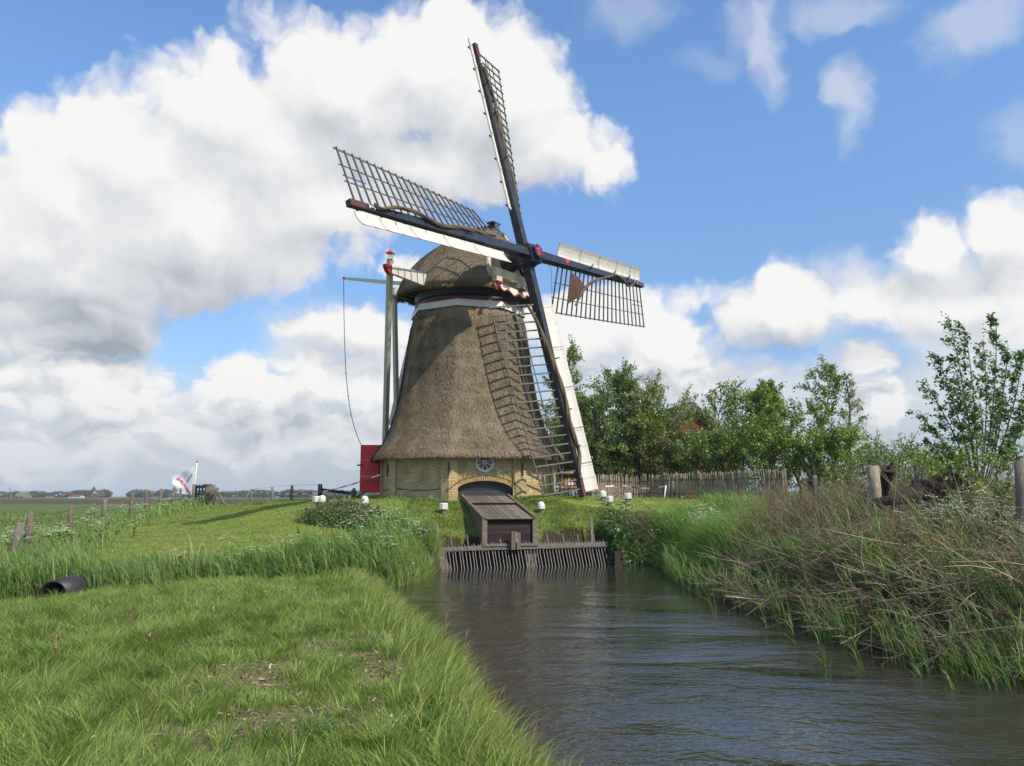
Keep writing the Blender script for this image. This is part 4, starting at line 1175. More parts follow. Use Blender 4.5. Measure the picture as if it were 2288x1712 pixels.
# ------------------------------------------------------------------ sluice box in front of the arch
def fpt(u, v, z): return FACE0 + FT * u + FN * v + V3(0, 0, z)     # u along the wall, v out from it
def build_sluice_box():
    bx = thing('sluice_box', FACE0 + FN * 3.1 + V3(0, 0, .72), 'sloping plank covered wheel box running from the mill arch to the water', 'sluice box')
    hw = .79; v0, v1, v2 = -.12, 1.05, 3.22; z0, z1, z2 = 2.17, 1.90, 1.45; FWD = .10
    def lid(u0, u1, va, za, vb, zb, th, name):
        m = MB(); n = nrm(np.cross(FT, (FN * (vb - va) + V3(0, 0, zb - za)))); n = n if n[2] > 0 else -n
        c = [fpt(u0, va, za), fpt(u1, va, za), fpt(u1, vb, zb), fpt(u0, vb, zb)]
        L = math.hypot(vb - va, zb - za)
        uv = [(u0, 0), (u1, 0), (u1, L), (u0, L)]
        t = [p + n * th for p in c]
        m.add(t + c, [(0, 3, 2, 1)[::-1] if 0 else (3, 2, 1, 0)], [[uv[3], uv[2], uv[1], uv[0]]])
        m.add(t + c, [(0, 1, 5, 4), (1, 2, 6, 5), (2, 3, 7, 6), (3, 0, 4, 7), (4, 5, 6, 7)])
        return m.build(name, M_LID, bx)
    lid(-hw, hw, v0, z0, v1 + .14, z1 - .01 + .04, .035, 'upper_lid'); lid(-hw, hw, v1, z1 - .02, v2 + .05, z2, .035, 'lower_lid')
    for s in (-1, 1):
        w = MB(); w.prism([(0, 0)] and [(v0, 1.3), (v2, .5), (v2, z2 - .01), (v1, z1 - .03), (v0, z0 - .02)], fpt(s * (hw - .02) - .03, 0, 0), FN, V3(0, 0, 1), FT * .06)
        w.build('side_wall', M_CONCRETE, bx)
        r = MB(); r.beam(fpt(s * (hw + .055), v0, z0 + .03), fpt(s * (hw + .055), v1 + .05, z1 + .03), .09, .13); r.beam(fpt(s * (hw + .055), v1 + .05, z1 + .03), fpt(s * (hw + .055), v2, z2 + .03), .09, .13)
        r.build('edge_rail', M_POSTWOOD, bx)
        p = MB(); p.beam(fpt(s * (hw + .03), v2 - .05, .5), fpt(s * (hw + .03), v2 - .05, z2 + .0), .17, .16, FT); p.build('corner_post', M_CONCRETE, bx)
    f = MB(); a = [fpt(-hw + .05, v2 - .06, .72), fpt(hw - .05, v2 - .06, .72), fpt(hw - .05, v2 - .06, z2 - .01), fpt(-hw + .05, v2 - .06, z2 - .01)]
    f.add(a + [p - FN * .05 for p in a], [(0, 1, 2, 3)], [[(0.0, 0), (0, 1.6), (.75, 1.6), (.75, 0)]]); f.add(a + [p - FN * .05 for p in a], [(7, 6, 5, 4), (0, 4, 5, 1), (2, 6, 7, 3), (1, 5, 6, 2), (3, 7, 4, 0)])
    f.build('front_boards', M_FRONT, bx)
    sl = MB(); sl.box(fpt(0, v2 + .0, .685), FT * (hw + .10), FN * .10, V3(0, 0, .035)); sl.build('sill_beam', M_POSTGREY, bx)
    # sawn post stub in front of it
    st = thing('post_stub', fpt(.12, v2 + .22, .74), 'short split wooden post stub on the sill before the dark plank front', 'post')
    for s, h, dx in ((-1, .36, 0), (1, .32, .015)):
        m = MB(); m.beam(fpt(.12 + s * .085, v2 + .21, .55), fpt(.12 + s * .085 + dx, v2 + .21, .74 + h), .15, .13, FT, .11, .11); m.build('post_half', M_POSTWOOD, st)
    MB().box(fpt(.12, v2 + .24, .92), FT * .045, FN * .05, V3(0, 0, .17)).build('wedge', M_POSTGREY, st)
build_sluice_box()

def build_rack():
    rk = thing('trash_rack', (RK0 + RK1) / 2, 'iron trash rack of slanting bars at the head of the canal', 'trash rack')
    L = np.linalg.norm(RK1 - RK0); T = nrm(RK1 - RK0); N = V3(T[1], -T[0], 0)
    def q(u, v, z): return RK0 + T * u + N * v + V3(0, 0, z)
    def zt(u): return .60 + .10 * min(u / 1.6, 1) + .02 * u / L
    n = 51
    for i in range(n):
        u = .12 + (L - .2) * i / (n - 1); lean = -.36
        tall = i % 5 == 2
        h = zt(u) + (.30 + .06 * math.sin(i) if tall else .045 + .02 * math.sin(i * 2.3))
        wob = .008 * math.sin(i * 1.9)
        k = h / .66
        m = MB(); m.beam(q(u + wob + .07, .0, -.4), q(u + wob - .02 + .010 * math.cos(i * 3.1), lean * k, h), .018 if not tall else .026, .024, T)
        m.build('bar', M_RACKBAR, rk)
    b = MB()
    us = [0, .8, 1.6, L]
    for a, c in zip(us[:-1], us[1:]): b.beam(q(a - .05, -.40, zt(a) - .07), q(c + (.05 if c == L else 0), -.40, zt(c) - .07), .11, .13)
    b.build('top_beam', M_POSTGREY, rk)
    r = MB(); r.beam(q(0, -.30, .535), q(L, -.30, .60), .035, .03); r.build('lower_rail', M_RACKBAR, rk)
    # culvert behind the rack: deck, end walls, middle pier
    cv = thing('culvert', (CHB0 + CHB1) / 2 + V3(0, 0, -.3), 'concrete culvert chamber with two dark openings behind the iron rack', 'culvert')
    d = MB(); d.prism([(-.25, -.36), (L + .3, -.36), (L + .3, -1.7), (1.6, -1.75), (-.25, -.9)][::-1], RK0 + V3(0, 0, .535), T, N, V3(0, 0, .055)); d.build('deck', M_CONCRETE, cv)
    for u, nm in ((-.10, 'end_wall'), (L + .16, 'end_wall')):
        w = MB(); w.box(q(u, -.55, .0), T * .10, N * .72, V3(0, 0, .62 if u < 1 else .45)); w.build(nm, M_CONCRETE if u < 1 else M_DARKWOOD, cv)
    w = MB(); w.add([q(0.0, .1, -.6), q(.0, .1, .5), q(.7, -.55, -.6), q(.05, -.5, .5), q(.7, -.75, -.6), q(.05, -.7, .5)], [(0, 2, 3, 1), (2, 4, 5, 3), (1, 3, 5)]); w.build('wing_wall', M_CONCRETE, cv)
    w = MB(); w.box(q(L * .535, -.62, .0), T * .17, N * .2, V3(0, 0, .55)); w.build('pier', M_CONCRETE, cv)
    w = MB(); w.box(q(L / 2, -.98, .0), T * (L / 2 + .2), N * .05, V3(0, 0, .58)); w.build('back_wall', M_DARKHOLE, cv)  # wall coloured near-black for the shade behind the bars
build_rack()

# ------------------------------------------------------------------ low white-capped posts
def post_proto(kind, x, y, label, h=.28, s=.90, group=None):
    z = gz(x, y)
    t = thing('bollard', (x, y, z - .05), label, 'bollard', 'white capped low posts round the mill')
    m = MB(); m.lathe((x, y, z - .15), [(.105 * s, 0), (.10 * s, h * .55 + .15)], 14); m.build('stem', M_POSTWOOD, t)
    c = MB(); zc = z + h * .55
    if kind == 'dome':
        r = .15 * s; c.lathe((x, y, zc), [(r, 0), (r, .09 * s), (r * .96, .15 * s), (r * .82, .21 * s), (r * .58, .25 * s), (r * .3, .272 * s), (.01, .28 * s)], 20)
    else:
        r = .165 * s
        prof = [(r * .95, 0), (r, .02), (r, .2 * s), (r * .9, .235 * s)]
        v = []
        for rr, zz in prof:
            for k in range(8):
                a = R(22.5 + 45 * k + 15); a2 = rr * (1.0 if k % 2 else .98)
                v.append((x + a2 * math.cos(a), y + a2 * math.sin(a), zc + zz))
        f = [(i * 8 + k, i * 8 + (k + 1) % 8, (i + 1) * 8 + (k + 1) % 8, (i + 1) * 8 + k) for i in range(3) for k in range(8)] + [tuple(range(24, 32)), tuple(range(7, -1, -1))]
        c.add(v, f)
    c.build('white_cap', M_CAPWHITE, t)
    return t
for kind, px, py, y, lab in (
    ('dome', 815, 1120, 27.6, 'round topped white post beside the bramble mound left of the mill'),
    ('block', 991, 1134, 26.4, 'angular white topped post between the red door side and the wheel box'),
    ('dome', 1209, 1134, 26.6, 'round topped white post just right of the wheel box'),
    ('dome', 1347, 1107, 30.6, 'round topped white post by the foot of the lowest sail'),
    ('block', 1361, 1118, 29.3, 'angular white topped post nearest the lowest sail tip, before its round neighbour'),
    ('block', 1402, 1111, 31.0, 'angular white topped post before the pale stake fence'),
    ('block', 707, 1118, 31.4, 'wide angular white topped post on the lawn left of the mill'),
    ('dome', 720, 1119, 31.8, 'white post half hidden behind the wide angular one on the lawn')):
    y -= 3.0
    while y < 38 and gz(aty(px, py, y)[0], y) + .22 < aty(px, py, y)[2]: y += .05
    p = aty(px, py, y); post_proto(kind, p[0], y, lab)
p = aty(789, 1116, 33.5); t = post_proto('block', p[0], 33.5, 'small grey block topped post by the rail left of the red door', .3, .8)
t.children[1].data.materials[0] = M_POSTGREY

# ------------------------------------------------------------------ wire fence along the left field
def round_post(x, y, h, r, lean=(0, 0), mat=None, parent=None, name='post', sink=.25):
    z = gz(x, y); m = MB()
    m.tube([(x, y, z - sink), (x + lean[0] * .5, y + lean[1] * .5, z + h * .5), (x + lean[0], y + lean[1], z + h)], [r * 1.03, r, r * .95], 9)
    return m.build(name, mat or M_POSTWOOD, parent)
def build_fences():
    P = [(40, 22.0, 1.0), (66, 21.6, 1.15), (160, 27.2, 1.1), (233, 31.4, 1.1), (291, 35.0, 1.2), (326, 39.0, 1.25), (357, 43.5, 1.2), (383, 47.0, 1.15), (402, 49.5, 1.15), (421, 51.5, 1.1)]
    tops = []
    fo = None
    for i, (px, y, h) in enumerate(P):
        x = (px - 1144) / F_PX * y * CT * 1.0
        x = aty(px, 1150, y)[0]
        if fo is None: fo = thing('wire_fence', (x, y, gz(x, y)), 'weathered post and wire fence running back along the left field', 'fence')
        ln = (.10, .0) if i == 0 else (.05 * math.sin(i * 2.1), 0)
        if i == 0: continue
        round_post(x, y, h, .082 if i < 4 else .078, ln, M_POSTWOOD if i % 3 else M_POSTGREY, fo)
        tops.append((x, y, gz(x, y), h))
    for fr in (.92, .6, .3):
        m = MB(); pts = []
        for (a, b) in zip(tops[:-1], tops[1:]):
            for s in np.linspace(0, 1, 5)[:-1]:
                pts.append((a[0] + (b[0] - a[0]) * s + .1, a[1] + (b[1] - a[1]) * s, (a[2] + a[3] * fr) * (1 - s) + (b[2] + b[3] * fr) * s - .05 * math.sin(math.pi * s)))
        m.tube(pts, .006, 4); m.build('wire', M_IRON, fo)
    x, y = aty(38, 1150, 20.2)[0], 20.2
    o = round_post(x - .05, y, 1.0, .10, (.16, 0), M_POSTGREY); o.name = 'leaning_post'
    tag(o, 'bare grey post leaning right at the left picture edge', 'post')
    # second fence behind the lawn, with wires up to the mill
    f2 = None; Q = [(608, 1091, 46.0), (652, 1087, 43.0)]
    tops = []
    for px, pt, y in [(562, 1093, 48.0), (608, 1088, 45.0), (652, 1085, 41.0)]:
        p = aty(px, pt, y); g = gz(p[0], y)
        if f2 is None: f2 = thing('wire_fence', (p[0], y, g), 'thin post and wire fence behind the lawn left of the red door', 'fence')
        round_post(p[0], y, p[2] - g, .07, (.02, 0), M_POSTGREY if px != 652 else M_DARKWOOD, f2); tops.append(p)
    for px in (713, 718):
        p = aty(px, 1082, 36.5 + (px - 713) * .1); g = gz(p[0], p[1]); round_post(p[0], p[1], p[2] - g, .05, (0, 0), M_DARKWOOD, f2)
    p = aty(791, 1091, 37.0); round_post(p[0], 37.0, p[2] - gz(p[0], 37.0), .08, (0, 0), M_POSTGREY, f2)
    m = MB(); m.beam(aty(718, 1094, 36.7), aty(792, 1104, 37.0), .05, .13); m.build('rail', M_DARKWOOD, f2)
    m = MB(); pp = [tops[0], tops[1], tops[2], aty(713, 1083, 36.5)]; m.tube(pp, .006, 4); m.build('wire', M_IRON, f2)
    m = MB(); m.tube([q - V3(0, 0, .35) for q in pp], .006, 4); m.build('wire', M_IRON, f2)
build_fences()

# ------------------------------------------------------------------ field gate with its posts, flag
def build_gate():
    y = 51.0
    a, b = aty(437, 1092, y), aty(461, 1091, y - 1.0)
    g = thing('field_gate', (a[0], y, gz(a[0], y)), 'dark tarred wooden field gate beside the white flag', 'gate')
    d = b - a; d[2] = 0; t = nrm(d); L = np.linalg.norm(d)
    z0 = gz(a[0], y)
    for k, zz in enumerate((.42, .85, 1.28)):
        MB().beam(V3(a[0], a[1], z0 + zz), V3(a[0], a[1], z0 + zz) + d, .06, .15).build('rail', M_BLACK, g)
    for s in np.linspace(.08, .95, 4): MB().beam(V3(a[0], a[1], z0 + .2) + d * s, V3(a[0], a[1], z0 + 1.42) + d * s, .09, .07, t).build('upright', M_BLACK, g)
    MB().beam(V3(a[0], a[1], z0 + .35) + d * .45, V3(a[0], a[1], z0 + 1.2) + d * .98, .07, .05).build('brace', M_BLACK, g)
    round_post(a[0] - .1, y, 1.45, .11, (0, 0), M_POSTGREY, g, 'hinge_post')
    def big(px, top, y, r, lean, lab, mat=M_POSTWOOD):
        p = aty(px, top, y); z = gz(p[0], y); m = MB(); h = p[2] - z
        m.tube([(p[0] - lean, y, z - .2), (p[0] - lean * .3, y, z + h * .7), (p[0], y, z + h)], [r, r * .95, r], 10)
        if r > .14: m.lathe((p[0], y, z + h - .16), [(r * 1.0, 0), (r * 1.25, .06), (r * 1.25, .17)], 10)
        o = m.build('gate_post', mat); tag(o, lab, 'post', 'posts round the field gate')
    big(464, 1082, 49.5, .17, 0, 'thick capped gate post right of the dark field gate')
    big(477, 1083, 49.0, .12, .18, 'slim post leaning right, second from the dark gate', M_POSTGREY)
    big(486, 1090, 48.6, .12, .35, 'post leaning right, braced by a strut, third from the gate', M_POSTWOOD)
    m = MB(); p0, p1 = aty(490, 1106, 48.4), aty(505, 1135, 48.2); m.tube([p0, p1], [.09, .09], 8); tag(m.build('strut', M_POSTWOOD), 'short slanting strut propped against the leaning gate post', 'strut')
    # flag
    y = 52.0; tp = aty(440.5, 1034, y); bt = aty(428, 1128, y)
    f = thing('flag', (bt[0], y, gz(bt[0], y)), 'white banner flag with red letters on a leaning white pole', 'flag')
    m = MB(); m.tube([bt - V3(0, 0, .3), tp], [.055, .045], 8); m.build('flagpole', M_WHITE, f)
    m = MB(); d = nrm(tp - bt); m.lathe(tp, [(.03, 0), (.07, .03), (.07, .08), (.02, .12)], 8, d); m.build('pole_knob', M_REDPAINT, f)
    up = d; back = nrm(V3(-1, .12, -.18))
    W_, H_ = 1.65, 1.9
    def fp(u, v, o=0.0):                                   # u from the pole, v from the top down
        p = tp - up * (.18 + v * H_) + V3(-1, .1, 0) * (u * W_ * (1 - .25 * v)) + V3(0, 0, 1) * (-.70 * u * (1 - v) + .12 * u * v)
        p = p + V3(0, -1, 0) * (.10 * math.sin(u * 7 + v * 2.5) * u ** .6 + .06 * math.sin(v * 9 + u * 3) * u + o)
        return p
    nu, nv = 22, 20
    v = [fp(i / nu, j / nv) for j in range(nv + 1) for i in range(nu + 1)]
    fc = [(j * (nu + 1) + i, (j + 1) * (nu + 1) + i, (j + 1) * (nu + 1) + i + 1, j * (nu + 1) + i + 1) for j in range(nv) for i in range(nu)]
    m = MB(); m.sm = True; m.add(v, fc)
    m.add([q + V3(0, .012, 0) for q in v], [k[::-1] for k in fc]); cloth = m.build('flag_cloth', M_FLAGCLOTH, f)
    # lettering, read from behind (mirrored) running down the cloth
    def letters(txt, mat, u0, v0, du, dv, size, name):
        cu = bpy.data.curves.new(name, 'FONT'); cu.body = txt; cu.size = 1.0; cu.offset = .035; cu.resolution_u = 2
        ob = bpy.data.objects.new(name, cu); COL.objects.link(ob); bpy.context.view_layer.update()
        me = bpy.data.meshes.new_from_object(ob); bpy.data.objects.remove(ob)
        xs = [q.co.x for q in me.vertices]; wdt = max(xs)
        Lr = math.hypot(du * W_, dv * H_); k = Lr / wdt
        nxu, nxv = -dv * H_ / Lr, du * W_ / Lr
        for q in me.vertices:
            s = q.co.x / wdt; h = q.co.y * size
            uu = u0 + du * s + nxu * h / W_; vv = v0 + dv * s + nxv * h / H_
            q.co = Vector((fp(uu, vv, .02) - base_of(cloth)).tolist())
        me.materials.append(mat); lo = bpy.data.objects.new(name, me); COL.objects.link(lo); lo.parent = cloth
    letters('MOLENS', M_REDPAINT, .30, .93, .56, -.70, -.27, 'red_lettering')
    letters('DAG', M_BLUEPAINT, .36, .54, -.24, -.26, .17, 'blue_lettering')
M_FLAGCLOTH = leaf_mat('flag_cloth_white', .35, .8, .1)
MATS['flag_cloth_white'].node_tree.nodes.remove([n for n in MATS['flag_cloth_white'].node_tree.nodes if n.bl_idname == 'ShaderNodeVertexColor'][0])
MATS['flag_cloth_white'].node_tree.nodes['Principled BSDF'].inputs['Base Color'].default_value = (.88, .88, .90, 1)
for n_ in MATS['flag_cloth_white'].node_tree.nodes:
    if n_.bl_idname == 'ShaderNodeMix': n_.inputs[6].default_value = (.62, .62, .8, 1); n_.inputs[0].default_value = 0
M_BLUEPAINT = simple_mat('blue_print', (.03, .07, .22), (.025, .06, .2), (1, 1, 1), 3, .7, .2, 0)
build_gate()

# ------------------------------------------------------------------ red and white barrier tapes with their stakes
def tape(name, pts, parent, seg=.38, w=.075):
    P = np.array(pts); d = np.concatenate([[0], np.cumsum(np.linalg.norm(np.diff(P, axis=0), axis=1))])
    L = d[-1]; n = int(L / seg)
    for par, mat in ((0, M_TAPE_R), (1, M_TAPE_W)): pass
    m = MB()
    for i in range(n):
        m.cur = i % 2
        ss = np.linspace(i * L / n, (i + 1) * L / n, 4)
        q = np.stack([np.interp(ss, d, P[:, k]) for k in range(3)], 1)
        tw = [R(8 * math.sin(x * 2.2)) for x in ss]
        v = []
        for p, a in zip(q, tw): v += [p + V3(0, math.sin(a), math.cos(a)) * w / 2, p - V3(0, math.sin(a), math.cos(a)) * w / 2, p + V3(0, math.sin(a), math.cos(a)) * w / 2 + V3(0, .006, 0), p - V3(0, math.sin(a), math.cos(a)) * w / 2 + V3(0, .006, 0)]
        f = []
        for k in range(3):
            a, b = 4 * k, 4 * k + 4; f += [(a, a + 1, b + 1, b), (a + 3, a + 2, b + 2, b + 3), (a + 2, a, b, b + 2), (a + 1, a + 3, b + 3, b + 1)]
        m.add(v, f)
    return m.build(name, [M_TAPE_R, M_TAPE_W], parent)
def stake(px, top, base, y, lab, mat=None, r=.035, lean=0):
    p = aty(px, top, y); z = gz(p[0] - lean, y); m = MB()
    m.tube([(p[0] - lean, y, z - .2), (p[0], y, p[2])], [r, r * .9], 7); o = m.build('stake', mat or M_POSTGREY); tag(o, lab, 'stake'); return p
tl = [(562, 1095, 44.0), (590, 1101, 42), (625, 1104, 39.5), (665, 1104.5, 37.5), (705, 1101, 36), (745, 1094, 34.6), (785, 1083, 33.3), (815, 1073, 32.25), (849, 1061, 31.6)]
stake(561, 1093, 1140, 44.1, 'thin green stake holding the left end of the barrier tape', simple_mat('green_stake_paint', (.17, .22, .15), (.12, .16, .1), (1, 1, 1), 4, .6, .3, 0), .03, .55)
tag(tape('barrier_tape', [aty(a, b, c) for a, b, c in tl], None, .55, .055), 'red and white barrier tape sagging from a stake to the red door', 'barrier tape')
tr = [(1334, 1085, 33.2), (1356, 1087, 33.4), (1382, 1085, 33.6), (1400, 1086, 33.5), (1425, 1091, 33.2), (1450, 1091, 33.0), (1470, 1089, 32.7), (1489, 1086, 32.4)]
stake(1488, 1085, 1118, 32.35, 'slanting stake wrapped in white and red at the right end of a tape', M_TAPE_W, .03, .12)
tag(tape('barrier_tape', [aty(a, b, c) for a, b, c in tr], None, .36, .05), 'red and white barrier tape strung along the stake fence', 'barrier tape')
stake(976, 1169, 1210, 24.6, 'thin wooden stake left of the iron rack', M_POSTGREY, .045, -.05)
stake(1321, 1157, 1203, 26.6, 'thin wooden stake right of the wheel box above the rack', M_POSTGREY, .05, -.03)

# ------------------------------------------------------------------ fence of split stakes, hedge gate post
M_PALING = simple_mat('sun_bleached_stake', (.50, .42, .305), (.30, .245, .165), (5, 5, 1), 4, .85, .15, .3, .01, c3=(.58, .50, .38))
def build_paling():
    line = [(1322, 33.9, 1.02), (1372, 34.6, 1.02), (1430, 34.8, 1.0), (1470, 34.3, 1.05), (1530, 33.0, 1.12), (1620, 31.6, 1.15), (1700, 30.6, 1.2), (1757, 30.0, 1.22)]
    X = np.array([aty(px, 1108, y)[0] for px, y, h in line]); Y = np.array([y for _, y, _ in line]); Hh = np.array([h for _, _, h in line])
    d = np.concatenate([[0], np.cumsum(np.hypot(np.diff(X), np.diff(Y)))])
    f = thing('paling_fence', (X[0], Y[0], gz(X[0], Y[0])), 'chestnut paling fence of thin upright stakes before the trees', 'fence')
    n = 150; m = MB(); tot = d[-1]
    for i in range(n):
        s = tot * (i + rng.uniform(-.25, .25)) / n; x, y, h = np.interp(s, d, X), np.interp(s, d, Y), np.interp(s, d, Hh)
        z = gz(x, y); lx = rng.normal(0, .025); h = h + rng.normal(0, .035); w = rng.uniform(.028, .05)
        m.beam((x - lx, y, z - .05), (x + lx, y + rng.normal(0, .02), z + h), w, .03, (0, 1, 0), w * .7, .02)
    o = m.build('palings', M_PALING, f); o['kind'] = 'stuff'
    for fr in (.25, .75):
        w = MB(); w.tube([(np.interp(s, d, X), np.interp(s, d, Y) - .03, gz(np.interp(s, d, X), np.interp(s, d, Y)) + np.interp(s, d, Hh) * fr) for s in np.linspace(0, tot, 40)], .01, 4); w.build('wire', M_IRON, f)
    for s in np.linspace(0, 1, 6): 
        x, y = np.interp(s * tot, d, X), np.interp(s * tot, d, Y); round_post(x, y + .06, np.interp(s * tot, d, Hh) + .08, .06, (0, 0), M_POSTWOOD, f)
    # low boarded fence behind the lowest sail
    g = thing('board_fence', (aty(1290, 1108, 35.5)[0], 35.5, 2.0), 'low grey board fence just behind the tip of the lowest sail', 'fence')
    for i, px in enumerate(range(1222, 1334, 9)):
        y = 36.6 - (px - 1222) * .018; p = aty(px, 1100, y); z = gz(p[0], y)
        if px < 1290: MB().beam((p[0], y, z - .1), (p[0] + .01, y, z + .66), .05, .03, (0, 1, 0)).build('paling', M_POSTGREY, g)
        else: MB().box((p[0], y, z + .22), (.062, 0, 0), (0, .012, 0), (0, 0, .30)).build('board', M_POSTGREY, g)
    p = aty(1330, 1085, 34.2); round_post(p[0], 34.2, p[2] - gz(p[0], 34.2), .14, (0, 0), M_POSTGREY, g)
    MB().beam(V3(aty(1222, 1100, 36.6)[0], 36.64, gz(1.6, 36.6) + .45), V3(aty(1334, 1100, 34.6)[0], 34.66, gz(3.6, 34.6) + .45), .03, .07).build('rail', M_POSTWOOD, g)
build_paling()

# small colourful stand glimpsed behind the lattice of the lowest sail
def build_stand():
    y = 38.5; a = aty(1257, 1095, y); z = gz(a[0], y)
    s = thing('display_stand', (a[0] + .3, y, z), 'small stand with coloured cards under a yellow top, behind the lowest sail', 'display stand')
    MB().box((a[0] + .32, y, z + 1.28), (.42, 0, 0), (0, .2, 0), (0, 0, .035)).build('yellow_top', simple_mat('yellow_board', (.62, .40, .05), (.5, .32, .04), (1, 1, 1), 3), s)
    for dx in (-.06, .70): MB().beam((a[0] + dx, y, z - .1), (a[0] + dx, y, z + 1.25), .05, .05).build('leg', M_POSTWOOD, s)
    MB().box((a[0] + .32, y + .03, z + .78), (.38, 0, 0), (0, .015, 0), (0, 0, .36)).build('back_panel', M_DARKWOOD, s)
    cols = [(.75, .75, .72), (.12, .25, .55), (.62, .06, .04), (.7, .48, .04), (.7, .7, .68), (.62, .1, .04), (.1, .35, .5), (.72, .3, .05)]
    k = 0
    for r_ in range(3):
        for c_ in range(5):
            mt = simple_mat('card_tone', cols[(k * 5 + r_) % 8], None, (1, 1, 1), 2, .6, .3, 0) if k < 8 else MATS_CARD[k % 8]
            if k < 8: MATS_CARD.append(mt)
            k += 1
            MB().box((a[0] + .02 + c_ * .15, y, z + .56 + r_ * .2), (.055, 0, 0), (0, .01, 0), (0, 0, .075)).build('card', mt, s)
MATS_CARD = []
build_stand()

# ------------------------------------------------------------------ black drain pipe pouring into the ditch
def build_pipe():
    c0, c1 = V3(-9.3, 16.9, .26), V3(-8.15, 17.7, .42)
    c0 = aty(118, 1332, 16.3); c0[2] = .235; c1 = c0 + V3(.02, 1.0, .06)
    p = thing('drain_pipe', c0 - V3(0, 0, .3), 'wide black plastic drain pipe jutting from the reeds at the left', 'pipe')
    ax = nrm(c1 - c0); m = MB(); r = .29
    m.lathe(c0, [(r - .03, .68), (r - .03, .0), (r, .0), (r, .72)], 28, ax)
    m.build('pipe_barrel', M_PIPE, p)
    k = MB(); k.lathe(c0 + ax * .62, [(.01, 0), (r - .035, .02)], 20, ax); k.build('pipe_inside', M_DARKHOLE, p)  # disc closing the bore, its shade put into the colour
    w = MB(); o = c0 - V3(0, 0, .2); dn = nrm(V3(-ax[0], -ax[1], 0)); sd = V3(-dn[1], dn[0], 0)
    v = []; n = 9; rows = 8
    for i in range(rows):
        s = i / (rows - 1)
        for j in range(n):
            t = (j / (n - 1) - .5) * (.36 + .55 * s)
            v.append(o + dn * (s * .85) + sd * t + V3(0, 0, -.10 * s * s * 1.5 - .4 * t * t * 0 + .022 * math.sin(j * 2.1 + i * 1.7) + .06 * (1 - abs(j / (n - 1) - .5) * 2)))
    w.sm = True; w.add(v, [(i * n + j, i * n + j + 1, (i + 1) * n + j + 1, (i + 1) * n + j) for i in range(rows - 1) for j in range(n - 1)])
    o = w.build('outflow_water', simple_mat('foaming_water', (.22, .21, .19), (.07, .065, .055), (1, 1, 1), 16, .25, .5, .4, .02)); tag(o, kind='stuff')
build_pipe()

# ------------------------------------------------------------------ posts and old logs among the brushwood on the right bank
def build_right_posts():
    def post(px, top, base, y, r, lab, lean=0, mat=M_POSTGREY):
        p = aty(px, top, y); b = aty(px + lean, base, y); m = MB()
        g = gz(b[0], y) - .2
        m.tube([V3(b[0] - (p[0] - b[0]) * .3, y, g), b, (p + b) / 2 + V3(.01, 0, 0), p], [r * 1.08, r * 1.04, r, r * .97], 11)
        tag(m.build('bank_post', mat), lab, 'post', 'old posts on the brushwood bank')
    post(1950, 1041, 1150, 15.4, .112, 'thick barkless post standing before the hollow log', 9, simple_mat('pale_lichen_post', (.40, .35, .25), (.24, .20, .13), (4, 4, 1), 4, .85, .15, .5, .02, c3=(.48, .44, .34)))
    post(1976, 1071, 1118, 17.6, .09, 'short post just right of the thick barkless one')
    post(2052, 1041, 1100, 19.0, .10, 'slim upright post between the hollow log and the dark fallen trunk')
    post(2138, 1066, 1110, 17.4, .09, 'short mossy post under the young tree', 6, M_POSTWOOD)
    post(2188, 1078, 1130, 15.6, .10, 'post leaning right below the young tree', -22, M_POSTWOOD)
    post(2280, 1030, 1180, 12.2, .088, 'tall weathered post at the right picture edge', 4)
    post(1820, 1062, 1100, 20.0, .06, 'thin stake at the end of the paling fence', 0)
    # logs
    m = MB(); a, b = aty(1986, 1046, 16.0), aty(1968, 1105, 16.3)
    Pk = [b * (1 - s) + a * s + rng.normal(0, .012, 3) for s in np.linspace(0, 1, 7)]; m.tube(Pk, np.linspace(.10, .125, 7) * rng.uniform(.9, 1.1, 7), 9, smooth=False); m.beam(a, a + V3(.08, 0, .10), .07, .05); tag(m.build('hollow_log', simple_mat('charred_bark', (.06, .04, .03), (.025, .018, .015), (2, 2, 2), 7, .9, .15, .6, .03)), 'charred hollow log leaning against the thick post', 'log')
    m = MB(); a, b, c = aty(1985, 1118, 15.2), aty(2050, 1105, 15.6), aty(2120, 1075, 16.0)
    Pk = [a - V3(.3, 0, .05)] + [(a * (1 - s) ** 2 + 2 * s * (1 - s) * b + c * s * s) + rng.normal(0, .018, 3) for s in np.linspace(0, 1, 14)] + [c + V3(.1, .06, .02)]; m.tube(Pk, np.interp(np.linspace(0, 1, 16), [0, .2, .8, 1], [.07, .13, .20, .17]) * rng.uniform(.88, 1.14, 16), 9, smooth=False); m.beam(c - V3(.1, 0, 0), c + V3(.12, .05, .3), .05, .06); m.beam(b, b + V3(-.06, .05, .26), .04, .04); tag(m.build('fallen_trunk', simple_mat('wet_dark_bark', (.05, .035, .028), (.022, .017, .014), (2, 2, 2), 6, .9, .15, .7, .03)), 'dark rotting tree trunk lying in the brushwood', 'log')
build_right_posts()

